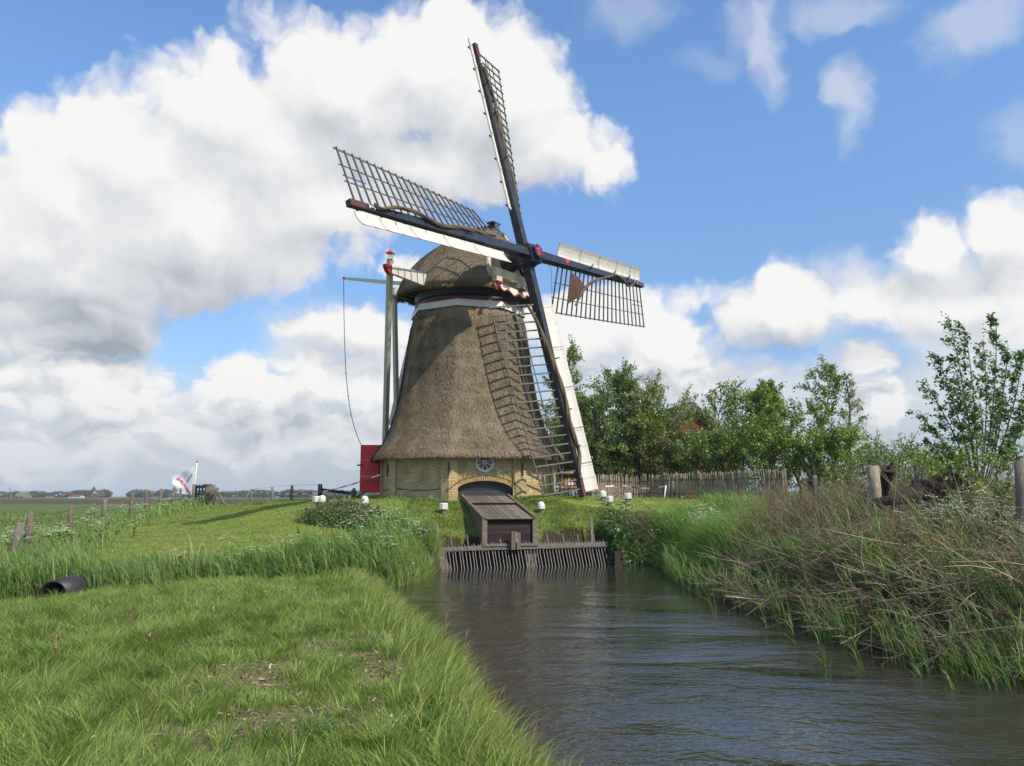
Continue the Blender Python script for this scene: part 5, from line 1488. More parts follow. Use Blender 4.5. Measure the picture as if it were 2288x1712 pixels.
# ------------------------------------------------------------------ house among the trees, far farm, far mill, church tower
def gable_house(name, x, y, w, dep, eave, ridge, zb, label, wallm, roofm, turn=0, white_gable=False, win=True):
    h = thing(name, (x, y, zb), label, 'house')
    c, s = math.cos(turn), math.sin(turn); ex, ey = V3(c, s, 0), V3(-s, c, 0); o = V3(x, y, zb)
    m = MB(); m.prism([(-w/2, -.5), (w/2, -.5), (w/2, eave), (0, ridge), (-w/2, eave)], o, ex, V3(0, 0, 1), ey * dep); wall = m.build('wall', wallm, h)
    for sg in (-1, 1):
        r = MB(); n = nrm(V3(0, 0, w / 2) + ex * sg * (ridge - eave))
        p = [o + V3(0, 0, ridge) + ex * 0, o + ex * sg * (w / 2 + .35) + V3(0, 0, eave - .35 * (ridge - eave) / (w / 2))]
        q = [p[0] - ey * .3 + n * .05, p[1] - ey * .3 + n * .05, p[1] + ey * (dep + .3) + n * .05, p[0] + ey * (dep + .3) + n * .05]
        r.add(q + [k + n * .14 for k in q], [(0, 1, 2, 3), (7, 6, 5, 4), (0, 4, 5, 1), (1, 5, 6, 2), (2, 6, 7, 3), (3, 7, 4, 0)] if sg > 0 else [(3, 2, 1, 0), (4, 5, 6, 7), (1, 5, 4, 0), (2, 6, 5, 1), (3, 7, 6, 2), (0, 4, 7, 3)]); r.build('roof', roofm, h)
        if white_gable or win:
            b = MB(); b.beam(p[0] - ey * .32 - V3(0, 0, .02), p[1] - ey * .32 - V3(0, 0, .02), .05, .22); b.build('barge_board', M_WHITE if white_gable else M_POSTGREY, h)
    if white_gable:
        g = MB(); fr = .45; g.prism([(-w/2 * (1 - fr), eave + (ridge - eave) * fr), (w/2 * (1 - fr), eave + (ridge - eave) * fr), (0, ridge - .1)], o - ey * .03, ex, V3(0, 0, 1), -ey * .08); g.build('white_gable', M_WHITE, h)
    if win:
        for u, z, a, b_ in ((-.9, 1.2, .45, .7), (1.1, 1.2, .45, .7), (0, eave + .6, .4, .55)):
            f = MB(); f.box(o + ex * u + V3(0, 0, z) - ey * .03, ex * a, ey * .05, V3(0, 0, b_)); fr = f.build('window', M_WHITE, h)
            g = MB()
            for k in (-1, 1): g.box(o + ex * (u + k * a * .47) + V3(0, 0, z) - ey * .09, ex * a * .40, ey * .012, V3(0, 0, b_ * .86))
            g.build('window_pane', M_GLASS, fr)
    return h
gable_house('brick_house', aty(1545, 1000, 50)[0], 50, 6.6, 9, 3.4, 6.3, 1.6, 'red brick gabled house half hidden by the trees', M_HOUSEBRICK, M_ROOFTILE, R(8))
gable_house('farmhouse', aty(212, 1108, 620)[0], 620, 5.5, 9, 2.0, 5.6, .4, 'far brick farmhouse with a white gable before the left wood', M_HOUSEBRICK, M_ROOFTILE, R(-6), True, False)
gable_house('barn', aty(62, 1108, 640)[0], 640, 8, 9, 1.4, 5.0, .4, 'far grey roofed barn near the tiny mill', M_POSTGREY, M_POSTGREY, R(70), False, False)
gable_house('barn', aty(190, 1108, 630)[0], 626, 7, 9, 1.5, 2.4, .4, 'low pale annex left of the white gabled farmhouse', M_WHITE_OLD, M_HOUSEBRICK, R(84), False, False)
def far_marks():
    x, y = aty(25, 1105, 640)[0], 640
    f = thing('far_windmill', (x, y, .4), 'tiny mill with four sails on the far left horizon', 'windmill')
    m = MB(); m.lathe((x, y, .4), [(1.5, 0), (1.1, 3.4), (1.0, 4.4), (.5, 5.2)], 8); m.build('tower', M_HOUSEBRICK, f)
    for a in (12, 102, 192, 282):
        q = MB(); d = V3(math.cos(R(a)), 0, math.sin(R(a))); q.beam(V3(x, y - 1.4, 4.6) + d * .2, V3(x, y - 1.4, 4.6) + d * 4.2, .5, .2, (0, 1, 0)); q.build('sail', M_POSTGREY, f)
    x, y = aty(209, 1100, 760)[0], 760
    c = thing('church_tower', (x, y, .4), 'grey pointed church tower rising over the far wood', 'church tower')
    MB().box((x, y, 3.6), (1.7, 0, 0), (0, 1.7, 0), (0, 0, 3.5)).build('tower', M_POSTGREY, c)
    m = MB(); m.add([(x - 1.9, y - 1.9, 7.0), (x + 1.9, y - 1.9, 7.0), (x + 1.9, y + 1.9, 7.0), (x - 1.9, y + 1.9, 7.0), (x, y, 11.4)], [(0, 1, 4), (1, 2, 4), (2, 3, 4), (3, 0, 4), (3, 2, 1, 0)]); m.build('spire', M_ROOFTILE, c)
far_marks()

# ------------------------------------------------------------------ plants
U = rng.uniform
def tint(base, n, var=.22, hue=.10):
    k = np.clip(rng.normal(1, var, (n, 1)), .4, 1.9)
    c = np.asarray(base)[None] * k
    c[:, 0] *= np.clip(rng.normal(1, hue, n), .6, 1.5); c[:, 2] *= np.clip(rng.normal(1, hue, n), .6, 1.5)
    return c

def pick(n, *opts):
    """mixture of base colours: (weight, colour)"""
    w = np.array([o[0] for o in opts], float); idx = rng.choice(len(opts), n, p=w / w.sum())
    c = np.array([o[1] for o in opts])[idx]
    return c * np.clip(rng.normal(1, .2, (n, 1)), .45, 1.8)

def blades(P, h, w, az, lean, col, seg=2):
    """tapering leaves bending towards az; returns verts, quads, tris, colours"""
    n = len(P); h = np.broadcast_to(h, n); w = np.broadcast_to(w, n); lean = np.broadcast_to(lean, n)
    d = np.stack([np.cos(az), np.sin(az), 0 * az], 1)
    f = U(0, 2 * math.pi, n); side = np.stack([np.cos(f), np.sin(f), 0 * f], 1) * (w / 2)[:, None]
    rows = seg * 2 + 1
    V = np.empty((n, rows, 3))
    for i in range(seg):
        s = i / seg
        c = P + d * (lean * h * s ** 1.8)[:, None]; c[:, 2] = P[:, 2] + h * s * (1 - .22 * lean * s)
        k = 1.0 if i == 0 else (1.05 - .5 * s)
        V[:, 2 * i] = c - side * k; V[:, 2 * i + 1] = c + side * k
    t = P + d * (lean * h)[:, None]; t[:, 2] = P[:, 2] + h * (1 - .30 * lean); V[:, -1] = t
    b = np.arange(n)[:, None] * rows
    q = np.concatenate([b + np.array([[2 * i, 2 * i + 1, 2 * i + 3, 2 * i + 2]]) for i in range(seg - 1)]) if seg > 1 else np.zeros((0, 4), int)
    tr = b + np.array([[2 * seg - 2, 2 * seg - 1, 2 * seg]])
    return V.reshape(-1, 3), q, tr, np.repeat(col, rows, 0)

class Bag:
    def __init__(s): s.V = []; s.Q = []; s.T = []; s.C = []; s.n = 0
    def add(s, V, q, t, c):
        s.V.append(V); s.C.append(c)
        if q is not None and len(q): s.Q.append(q + s.n)
        if t is not None and len(t): s.T.append(t + s.n)
        s.n += len(V); return s
    def build(s, name, mat, parent=None):
        return fast_mesh(name, np.concatenate(s.V), np.concatenate(s.Q) if s.Q else None, np.concatenate(s.T) if s.T else None, np.concatenate(s.C), mat, parent)

def scatter(n, x0, x1, y0, y1, keep):
    x, y = U(x0, x1, n), U(y0, y1, n); k = U(0, 1, n) < keep(x, y); return x[k], y[k]

def in_view(x, y, pad=.6):
    return (np.abs(x) < (y + .3) * .665 + pad + 1.2) & (y > 3.5)

def on_ground(x, y, dz=0.0):
    return np.stack([x, y, ground_z(x, y) + dz], 1)

def wdist(x, y): return water_dist(np.stack([x, y], 1))

G_NEAR = ((3, (.178, .272, .052)), (2, (.215, .315, .062)), (1, (.12, .195, .042)), (1.0, (.34, .30, .15)))
G_BANK = ((3, (.235, .315, .066)), (2, (.185, .28, .06)), (1.2, (.32, .34, .10)), (.7, (.37, .31, .145)))
G_REED = ((3, (.150, .25, .058)), (2, (.11, .20, .05)), (1, (.20, .285, .066)), (.9, (.38, .32, .18)))

PIPE = aty(118, 1332, 16.3)
def near_bank():
    b = Bag()
    # turf in tufts, thin where the bank is worn
    def keep(x, y):
        d = wdist(x, y)
        dens = np.clip(1.25 - .062 * (y - 4), .22, 1)
        return dens * in_view(x, y) * (d > .12) * (1 - .88 * np.clip(soil_mask(x, y) * 1.4, 0, 1)) * np.clip(fbm(x, y, 1.2, 11) * 2.2 - .3, .15, 1)
    x, y = scatter(460000, -11.5, 2.0, 4.2, 16.8, keep)
    n = len(x)
    clump = fbm(x, y, 2.4, 5, 3); big = fbm(x, y, .6, 8, 3)
    worn = np.exp(-((x + 1.7 - .1 * (y - 8)) / 1.2) ** 2 - ((y - 8.2) / 2.8) ** 2)
    h = (.06 + .22 * np.clip(clump - .2, 0, 1) + .06 * big) * U(.5, 1.35, n) * (1 - .55 * worn) * np.where(y > 11, 1.1, 1.0)
    az = 2 * math.pi * fbm(x, y, 1.6, 21, 2) * 1.6 + rng.normal(0, .7, n)
    col = pick(n, *G_NEAR) * (.72 + .56 * big)[:, None]
    ins = np.hypot(x - PIPE[0], (y - PIPE[1] - .6)) < .8; x, y, h, az, col = x[~ins], y[~ins], h[~ins], az[~ins], col[~ins]; n = len(x)
    b.add(*blades(on_ground(x, y, -.01), h, U(.0035, .0075, n) * (1 + .06 * (y - 5)), az, U(.25, .95, n), col))
    # coarse cocksfoot tussocks
    tx, ty = scatter(1900, -9.5, 1.2, 4.6, 15.5, lambda x, y: in_view(x, y) * (wdist(x, y) > .4) * (soil_mask(x, y) < .45) * .8)
    k = 55; n = len(tx) * k; r = np.repeat(U(.04, .13, len(tx)), k); a = U(0, 2 * math.pi, n)
    x = np.repeat(tx, k) + r * np.cos(a) * U(0, 1, n); y = np.repeat(ty, k) + r * np.sin(a) * U(0, 1, n)
    sz = np.repeat(U(.6, 1.25, len(tx)), k); shade = np.repeat(np.clip(rng.normal(1, .2, len(tx)), .6, 1.5), k)
    b.add(*blades(on_ground(x, y, -.01), sz * U(.12, .27, n), U(.003, .007, n), a + rng.normal(0, .4, n), U(.35, 1.15, n), pick(n, *G_NEAR) * shade[:, None], 3))
    # the strip along the water: taller, yellower, leaning out
    def keep2(x, y):
        d = wdist(x, y); return in_view(x, y, .8) * (d > -.02) * np.clip(1.25 - d / .95, 0, 1) * np.clip(1.3 - .05 * y, .4, 1)
    x, y = scatter(210000, -4.2, 2.2, 4.0, 19.2, keep2); n = len(x)
    d = wdist(x, y)
    h = (.20 + .20 * fbm(x, y, 1.5, 31, 2)) * U(.6, 1.35, n)
    b.add(*blades(on_ground(x, y, -.02), h, U(.004, .009, n) * (1 + .05 * np.maximum(y - 6, 0)), rng.normal(.25, .75, n), U(.25, .9, n), pick(n, *G_BANK) * (.8 + .4 * fbm(x, y, .9, 33, 2))[:, None], 3))
    tag(b.build('bank_grass', M_GRASS), 'long tufted grass of the near bank in the foreground', 'grass', kind='stuff')
    # reddish seed heads along the edge and in the meadow
    b = Bag()
    x, y = scatter(1500, -4, 2.2, 4.5, 17, lambda x, y: in_view(x, y) * (wdist(x, y) > .0) * (wdist(x, y) < .55)); n = len(x)
    P = on_ground(x, y); h = U(.3, .52, n); az = rng.normal(.2, .5, n)
    b.add(*blades(P, h, .004, az, U(.15, .45, n), tint((.20, .15, .07), n), 3))
    P2 = P.copy(); P2[:, 2] += h * .78; P2[:, 0] += np.cos(az) * h * .18; P2[:, 1] += np.sin(az) * h * .18
    for _ in range(3): b.add(*blades(P2 + rng.normal(0, .008, (n, 3)), h * .3, .011, az + rng.normal(0, .5, n), U(.2, .7, n), tint((.20, .125, .07), n), 2))
    x, y = scatter(36, -8, -3, 5.2, 11.5, lambda x, y: in_view(x, y) * (fbm(x, y, .7, 41) > .55)); n = len(x)
    P = on_ground(x, y); h = U(.25, .4, n); az = U(0, 6.28, n)
    b.add(*blades(P, h, .005, az, U(.1, .3, n), tint((.16, .10, .05), n), 3))
    P2 = P.copy(); P2[:, 2] += h * .55
    for _ in range(14): b.add(*blades(P2 + rng.normal(0, .012, (n, 3)) + np.stack([0 * h, 0 * h, U(0, .4, n) * h], 1), .05, .016, U(0, 6.28, n), U(.3, 1, n), tint((.22, .15, .09), n), 2))
    tag(b.build('seed_heads', M_DRY), 'reddish seed heads of grass and sorrel on the near bank', 'grass', kind='stuff')
    # dry litter on the worn soil
    b = Bag(); x, y = scatter(5200, -4.5, .4, 4.6, 11.5, lambda x, y: in_view(x, y) * np.clip(soil_mask(x, y) * 2, 0, 1)); n = len(x)
    P = on_ground(x, y, .012); a = U(0, 6.28, n); L = U(.02, .11, n) * np.where(U(0, 1, n) < .12, 1.8, 1); w = U(.003, .012, n)
    dx = np.stack([np.cos(a), np.sin(a), rng.normal(0, .12, n)], 1) * L[:, None]; sx = np.stack([-np.sin(a), np.cos(a), rng.normal(0, .3, n)], 1) * w[:, None]
    V = np.stack([P - sx, P + sx, P + dx + sx * .7, P + dx - sx * .7], 1).reshape(-1, 3)
    b.add(V, np.arange(n * 4).reshape(n, 4), None, np.repeat(pick(n, (2, (.34, .27, .17)), (2, (.20, .15, .10)), (1, (.45, .38, .27)), (2, (.09, .065, .045))), 4, 0))
    tag(b.build('dry_litter', M_DRY), 'dry straw and clods on the worn patch of the near bank', 'litter', kind='stuff')
    # clods of earth
    m = MB(); m.sm = True
    x, y = scatter(900, -3.6, -.2, 5.2, 10.8, lambda x, y: in_view(x, y) * np.clip(soil_mask(x, y) * 1.6 - .2, 0, 1))
    for a, c in zip(x, y):
        r = abs(rng.normal(.016, .012)) + .008; z = gz(a, c)
        m.lathe((a, c, z - r * .3), [(r * .8, 0), (r * U(.8, 1.15), r * .4), (r * U(.5, .9), r * .9), (r * .15, r * 1.15)], 6, nrm(rng.normal(0, .35, 3) + V3(0, 0, 1)))
    tag(m.build('soil_clods', simple_mat('dry_clay', (.17, .125, .085), (.11, .08, .055), (1, 1, 1), 30, .95, .1, .3, .01)), 'crumbly clods on the worn patch of the near bank', 'soil', kind='stuff')
    # docks, plantain and a thistle or two among the grass
    b = Bag()
    P0 = [atz(px, py, .62) for px, py in ((985,1580),(1000,1600),(960,1610),(700,1625),(715,1640),(725,1612),(330,1500),(150,1600),(560,1560),(860,1500),(240,1660),(430,1440),(620,1430),(90,1470),(500,1680),(850,1640),(1050,1640))]
    extra = scatter(30, -8, .2, 5, 13, lambda x, y: in_view(x, y) * (wdist(x, y) > .5)); P0 += [np.array([a, c, 0]) for a, c in zip(*extra)]
    for p in P0:
        k = int(U(9, 20)); x = p[0] + rng.normal(0, .03, k); y = p[1] + rng.normal(0, .03, k); tone = U(.75, 1.25)
        b.add(*blades(on_ground(x, y), U(.08, .18, k), U(.012, .026, k), np.linspace(0, 6.28, k) + rng.normal(0, .3, k), U(.7, 1.5, k), tint((.10 * tone, .19 * tone, .05 * tone), k, .15, .08), 4))
    tag(b.build('broad_leaf_weeds', M_GRASS), 'broad leaved docks and plantains scattered in the near bank turf', 'weeds', kind='stuff')
    # buttercups
    b = Bag(); sp_ = [atz(px, py, .75) for px, py in [(592,1336),(600,1334),(612,1322),(622,1320),(640,1325),(655,1310),(660,1322),(735,1330),(745,1331),(765,1340),(850,1332),(858,1338),(868,1338),(596,1341),(628,1326),(205,1708),(940,1690),(1105,1618)]]
    P = np.array(sp_); P[:, 2] = ground_z(P[:, 0], P[:, 1]) + .30; n = len(P)
    for k in range(6):
        a = k * math.pi / 3; P2 = P + np.array([math.cos(a), math.sin(a), 0]) * .006
        b.add(*blades(P2, .004 + .0011 * P2[:, 1], .003 + .0009 * P2[:, 1], np.full(n, a), 1.1, tint((.62, .46, .02), n, .1, .03), 2))
    b.add(*blades(P - np.array([0, 0, .3]), .3, .004, U(0, 6, n), .03, tint((.1, .14, .04), n), 2))
    tag(b.build('buttercups', M_FLOWER), 'small yellow buttercups dotted along the near grass', 'flowers', kind='stuff')
near_bank()

def leaf_quads(P, size, col, up=.25, bias=None):
    n = len(P); size = np.broadcast_to(size, n)
    a = rng.normal(0, 1, (n, 3)); a /= np.linalg.norm(a, axis=1)[:, None] + 1e-9
    if bias is not None: a = a + np.asarray(bias); a /= np.linalg.norm(a, axis=1)[:, None] + 1e-9
    c = rng.normal(0, 1, (n, 3)); c[:, 2] += up * 2; c = np.cross(a, c); c /= np.linalg.norm(c, axis=1)[:, None] + 1e-9
    L = a * (size * .62)[:, None]; W_ = c * (size * .36)[:, None]
    V = np.stack([P - L * .8, P + W_, P + L, P - W_], 1).reshape(-1, 3)
    return V, np.arange(n * 4).reshape(n, 4), None, np.repeat(col, 4, 0)

def umbels(b, bf, x, y, h, nh=8, spread=.16, r=.03):
    k_ = U(0, 1, len(x)) < .55; x, y, h = x[k_], y[k_], np.broadcast_to(h, len(k_))[k_]
    if len(x) == 0: return
    """cow parsley: branching stems in b, white heads in bf"""
    n = len(x); P = on_ground(x, y); az = rng.normal(2.9, .5, n)
    b.add(*blades(P, h, .008, az, .12, tint((.12, .15, .06), n), 3))
    for k in range(nh):
        Q = P + np.stack([rng.normal(0, spread, n) - .08 * h, rng.normal(0, spread, n), h * U(.72, 1.04, n)], 1)
        for m in range(9):
            a, rr = U(0, 6.28, n), U(0, 1, n) ** .5 * r * 1.9
            O = Q + np.stack([rr * np.cos(a), rr * np.sin(a), .012 - rr * .2], 1)
            bf.add(*leaf_quads(O, r * .62, tint((.60, .62, .48), n, .12, .04), .1))
    for k in range(10):
        Q = P + np.stack([rng.normal(0, .10, n), rng.normal(0, .10, n), h * U(.1, .75, n)], 1)
        b.add(*leaf_quads(Q, U(.05, .12, n), tint((.06, .105, .03), n)))

def reeds(b, x, y, h, lean_az=2.9, dry=.0, leaves=5, w=.014):
    n = len(x); P = on_ground(x, y, -.03); P[:, 2] = np.maximum(P[:, 2], -.2)
    isdry = U(0, 1, n) < dry
    col = np.where(isdry[:, None], tint((.30, .24, .135), n), pick(n, *G_REED[:3]))
    az = rng.normal(lean_az, .45, n); ln = U(.08, .35, n)
    b.add(*blades(P, h, w * .7, az, ln, col, 3))
    g = ~isdry; Pg, hg, azg, lng, cg = P[g], h[g], az[g], ln[g], col[g]; m = g.sum()
    for k in range(leaves):
        s = U(.15, .9, m); Q = Pg + np.stack([np.cos(azg), np.sin(azg), 0 * azg], 1) * (lng * hg * s ** 1.8)[:, None]; Q[:, 2] = Pg[:, 2] + hg * s * (1 - .2 * lng)
        b.add(*blades(Q, hg * U(.28, .5, m), w * U(.7, 1.25, m), rng.normal(lean_az, .75, m), U(.35, 1.2, m), cg * np.clip(rng.normal(1, .15, (m, 1)), .6, 1.5), 3))

def far_ditch_bank():
    b, dry, bf = Bag(), Bag(), Bag()
    def band(lo, hi):
        def k(x, y):
            yy = 19.3 + .30 * (x + 2.6)                       # far lip of the ditch
            return in_view(x, y, 1.0) * ~((np.abs(x - PIPE[0] - .05) < .42) & (y > PIPE[1] - 1) & (y < PIPE[1] + 1.35)) * (y > yy + lo) * (y < yy + hi) * (wdist(x, y) > -.05)
        return k
    x, y = scatter(26000, -15.5, -1.9, 14, 25, lambda x, y: band(-.5, 1.9)(x, y) * np.clip(fbm(x, y, .8, 51) * 2.4 - .55, .12, 1)); 
    zt = .98 + .30 * sstep(x, -6.5, -3.5); h = np.clip((zt - ground_z(x, y)) * U(.55, 1.12, len(x)) * (.7 + .5 * fbm(x, y, .7, 52, 2)), .2, 1.1)
    reeds(b, x, y, h, 2.75, .10, 4, .016)
    # under-grass
    x, y = scatter(150000, -15.5, -1.6, 13.5, 25.5, lambda x, y: band(-.5, 2.4)(x, y)); n = len(x)
    b.add(*blades(on_ground(x, y, -.02), U(.14, .38, n) * (.6 + .8 * fbm(x, y, .9, 53, 2)), U(.007, .014, n), rng.normal(2.7, .8, n), U(.2, .9, n), pick(n, *G_REED) * (.75 + .5 * fbm(x, y, .5, 54, 2))[:, None]))
    # along the canal up to the rack
    x, y = scatter(60000, -5.5, -1.8, 18.8, 25.5, lambda x, y: (wdist(x, y) > .0) * np.clip(1.5 - wdist(x, y), 0, 1)); n = len(x)
    b.add(*blades(on_ground(x, y, -.02), U(.25, .62, n), U(.007, .013, n), rng.normal(1.2, 1.2, n), U(.2, .9, n), pick(n, *G_BANK) * (.7 + .4 * fbm(x, y, .8, 55, 2))[:, None], 3))
    x, y = scatter(2400, -5.2, -1.9, 19.2, 25, lambda x, y: (wdist(x, y) > .05) * (wdist(x, y) < 1.6)); reeds(b, x, y, U(.5, 1.0, len(x)), 2.6, .15, 5, .015)
    tag(b.build('ditch_reeds', M_GRASS), 'wind combed reeds and tall grass between the ditch and the lawn', 'reeds', kind='stuff')
    # last year's straw coloured canes
    x, y = scatter(900, -15, -2.2, 14, 22, lambda x, y: band(.0, 2.0)(x, y) * np.where(x < -7, 1, .45)); n = len(x)
    dry.add(*blades(on_ground(x, y), U(.45, 1.05, n), U(.008, .014, n), rng.normal(2.5, .6, n), U(.1, .6, n), tint((.33, .26, .15), n), 3))
    tag(dry.build('dry_canes', M_DRY), 'straw coloured dead reed canes in the ditch vegetation', 'reeds', kind='stuff')
    st, fl = Bag(), Bag()
    for (px, py, y0, sx, sy, n, h) in ((310, 1310, 17.6, .35, .3, 9, .55), (196, 1300, 16.6, .1, .2, 6, .75), (15, 1325, 15.6, .4, .3, 14, .6), (850, 1215, 22.6, .7, .5, 30, .75), (770, 1275, 20.6, .8, .25, 22, .6), (660, 1285, 19.6, .8, .2, 12, .6), (900, 1195, 23.6, .35, .5, 18, .8), (520, 1285, 18.8, 1.2, .2, 9, .55), (130, 1190, 23.0, .6, 2.0, 34, .6), (60, 1215, 21.0, .6, 1.0, 20, .6), (300, 1160, 33.0, 1.2, 3, 36, .6), (350, 1150, 40.0, 1.5, 4, 40, .6)):
        c = aty(px, py, y0); x = rng.normal(c[0], sx, n); y = rng.normal(y0, sy, n); ok = wdist(x, y) > .1; x, y = x[ok], y[ok]
        umbels(st, fl, x, y, U(.7, 1.15, len(x)) * h * 1.25, 7, .13, .034)
    CP['st'].append(st); CP['fl'].append(fl)
CP = {'st': [], 'fl': []}
far_ditch_bank()

def lawn_and_mound():
    b = Bag()
    def k(x, y): return in_view(x, y, .4) * on_lawn(x, y) * np.clip(1.4 - (y - 21) * .045, .3, 1)
    x, y = scatter(190000, -18, 7.5, 20.6, 38, k); n = len(x)
    r = np.hypot(x - MX, y - MY); ok = r > 3.45; x, y = x[ok], y[ok]; n = len(x)
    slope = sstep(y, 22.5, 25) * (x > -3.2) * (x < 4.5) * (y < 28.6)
    stripe = .5 + .5 * np.sin((y + .25 * x) * 5.2 + 2 * fbm(x, y, .3, 61))
    h = U(.03, .065, n) * (1 + 1.0 * slope * fbm(x, y, 1.1, 62, 2) * 1.6)
    g = fbm(x, y, .7, 63)
    c = pick(n, (3, (.245, .325, .060)), (2, (.205, .285, .054)), (1.2, (.33, .32, .125)), (.5, (.37, .30, .17)))
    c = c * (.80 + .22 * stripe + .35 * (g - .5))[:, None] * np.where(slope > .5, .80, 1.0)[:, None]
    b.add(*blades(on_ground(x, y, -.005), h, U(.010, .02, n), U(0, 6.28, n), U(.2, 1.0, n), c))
    tag(b.build('lawn_grass', M_GRASS), 'short mown yellow green turf on the mill mound', 'grass', kind='stuff')
    b = Bag()
    # rough fringe at the foot of the walls, posts, box and rack
    a = U(-2.6, 1.9, 6000); rr = 3.5 + np.abs(rng.normal(0, .12, 6000)); x, y = MX + rr * np.sin(a), MY - rr * np.cos(a)
    ok = np.abs((np.stack([x, y], 1) - FACE0[:2]) @ FT[:2]) > .95; x, y = x[ok], y[ok]; n = len(x)
    b.add(*blades(on_ground(x, y, -.01), U(.06, .2, n), U(.008, .016, n), U(0, 6.28, n), U(.2, .9, n), pick(n, *G_NEAR)))
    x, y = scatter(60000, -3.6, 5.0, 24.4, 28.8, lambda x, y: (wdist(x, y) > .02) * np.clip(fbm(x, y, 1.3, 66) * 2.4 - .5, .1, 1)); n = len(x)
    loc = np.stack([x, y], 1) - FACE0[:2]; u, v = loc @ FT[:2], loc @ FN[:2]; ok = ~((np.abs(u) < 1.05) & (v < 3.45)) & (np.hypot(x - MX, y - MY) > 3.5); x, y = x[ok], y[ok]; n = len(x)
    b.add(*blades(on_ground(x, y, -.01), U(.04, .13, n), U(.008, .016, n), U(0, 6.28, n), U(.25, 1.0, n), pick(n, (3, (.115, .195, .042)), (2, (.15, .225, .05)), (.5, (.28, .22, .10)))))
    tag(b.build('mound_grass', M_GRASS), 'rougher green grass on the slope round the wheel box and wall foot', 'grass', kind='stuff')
    # left field, coarse pasture seen at a flat angle
    b = Bag()
    def kf(x, y):
        fx = np.interp(y, FENCE[:, 1], FENCE[:, 0]); return in_view(x, y, 2) * (x < fx + .3) * np.clip(1.3 - y * .013, .15, 1)
    x, y = scatter(210000, -60, -10, 17, 85, kf); n = len(x); g = fbm(x, y, .12, 71)
    b.add(*blades(on_ground(x, y, -.02), U(.10, .32, n) * (.7 + .6 * g), U(.014, .028, n) * (1 + .02 * y), U(0, 6.28, n), U(.2, .9, n), pick(n, (3, (.13, .205, .055)), (2, (.165, .22, .065)), (.6, (.27, .24, .11))) * (.75 + .5 * g)[:, None]))
    # weeds along the fence
    t = U(0, 1, 30000); yy = 19 + (52 - 19) * t ** 1.3; fx = np.interp(yy, FENCE[:, 1], FENCE[:, 0]); x = fx + rng.normal(.1, .45 + .012 * yy, len(t)); y = yy + rng.normal(0, .3, len(t)); ok = in_view(x, y, 1); x, y = x[ok], y[ok]; n = len(x)
    b.add(*blades(on_ground(x, y, -.02), U(.2, .6, n), U(.010, .022, n) * (1 + .012 * y), rng.normal(2.8, .9, n), U(.2, .9, n), pick(n, *G_REED) * (.8 + .3 * fbm(x, y, .4, 72, 2))[:, None], 3))
    # levee and strip beyond the lawn up to the gate and behind the mill
    x, y = scatter(60000, -24, 12, 33, 54, lambda x, y: in_view(x, y, 1) * (x > np.interp(y, FENCE[:, 1], FENCE[:, 0])) * (np.hypot(x - MX, y - MY) > 4) * .8); n = len(x)
    b.add(*blades(on_ground(x, y, -.02), U(.05, .2, n), U(.02, .04, n), U(0, 6.28, n), U(.2, .9, n), pick(n, (3, (.16, .22, .05)), (2, (.19, .24, .06)), (.6, (.28, .24, .11)))))
    tag(b.build('pasture_grass', M_GRASS), 'coarse pasture grass of the left field and fence line', 'grass', kind='stuff')
lawn_and_mound()

def mound_shrub():
    t = thing('bramble_mound', (-4.6, 25.0, gz(-4.6, 25.0)), 'low sprawling bramble and nettle mound on the lawn left of the wheel box', 'shrub')
    b = Bag(); n = 12000
    u = rng.normal(0, 1, (n, 3)); u /= np.linalg.norm(u, axis=1)[:, None]; u[:, 2] = np.abs(u[:, 2]); k = U(.55, 1.0, n) ** .5
    lob = 1 + .25 * np.sin(u[:, 0] * 7 + 1) * np.cos(u[:, 1] * 5)
    c0, c1 = aty(700, 1175, 26.2), aty(915, 1205, 23.9)
    s = U(0, 1, n); cx, cy = c0[0] + (c1[0] - c0[0]) * s, c0[1] + (c1[1] - c0[1]) * s
    hh = .60 * np.sin(np.pi * np.clip(.12 + .9 * s, 0, 1)) ** .7 + .12
    x, y = cx + u[:, 0] * k * .55 * lob, cy + u[:, 1] * k * .75
    P = on_ground(x, y); P[:, 2] += u[:, 2] * k * hh * lob
    b.add(*leaf_quads(P, U(.05, .11, n), pick(n, (3, (.12, .16, .05)), (2, (.15, .18, .075)), (1, (.21, .17, .10)), (1, (.085, .13, .035)))))
    m = 2600; j = rng.integers(0, n, m); Q = on_ground(x[j], y[j]); b.add(*blades(Q, U(.35, .8, m) * (hh[j] + .35), U(.008, .014, m), rng.normal(2.5, .8, m), U(.2, .8, m), pick(m, *G_REED), 3))
    b.build('foliage', M_LEAF, t)
    st = Bag(); m = 160; j = rng.integers(0, n, m); st.add(*blades(on_ground(x[j], y[j]), U(.4, .75, m) * (hh[j] + .3), .014, U(0, 6.28, m), U(.3, .9, m), tint((.16, .09, .06), m), 3)); st.build('stem', M_DRY, t)['kind'] = 'stuff'
mound_shrub()

# ------------------------------------------------------------------ trees
rng = np.random.default_rng(23); U = rng.uniform
def limb_mesh(m, p, d, L, r, seg=4, bend=None, taper=.45, n=6):
    pts = [np.array(p)]; d = nrm(d)
    for i in range(seg):
        d = nrm(d + rng.normal(0, .07, 3) + (bend if bend is not None else 0))
        pts.append(pts[-1] + d * L / seg)
    m.tube(pts, np.linspace(r, r * taper, seg + 1), n, cap=False)
    return np.array(pts)

def at_curve(P, s):
    k = s * (len(P) - 1); i = min(int(k), len(P) - 2); f = k - i
    return P[i] * (1 - f) + P[i + 1] * f, nrm(P[i + 1] - P[i])

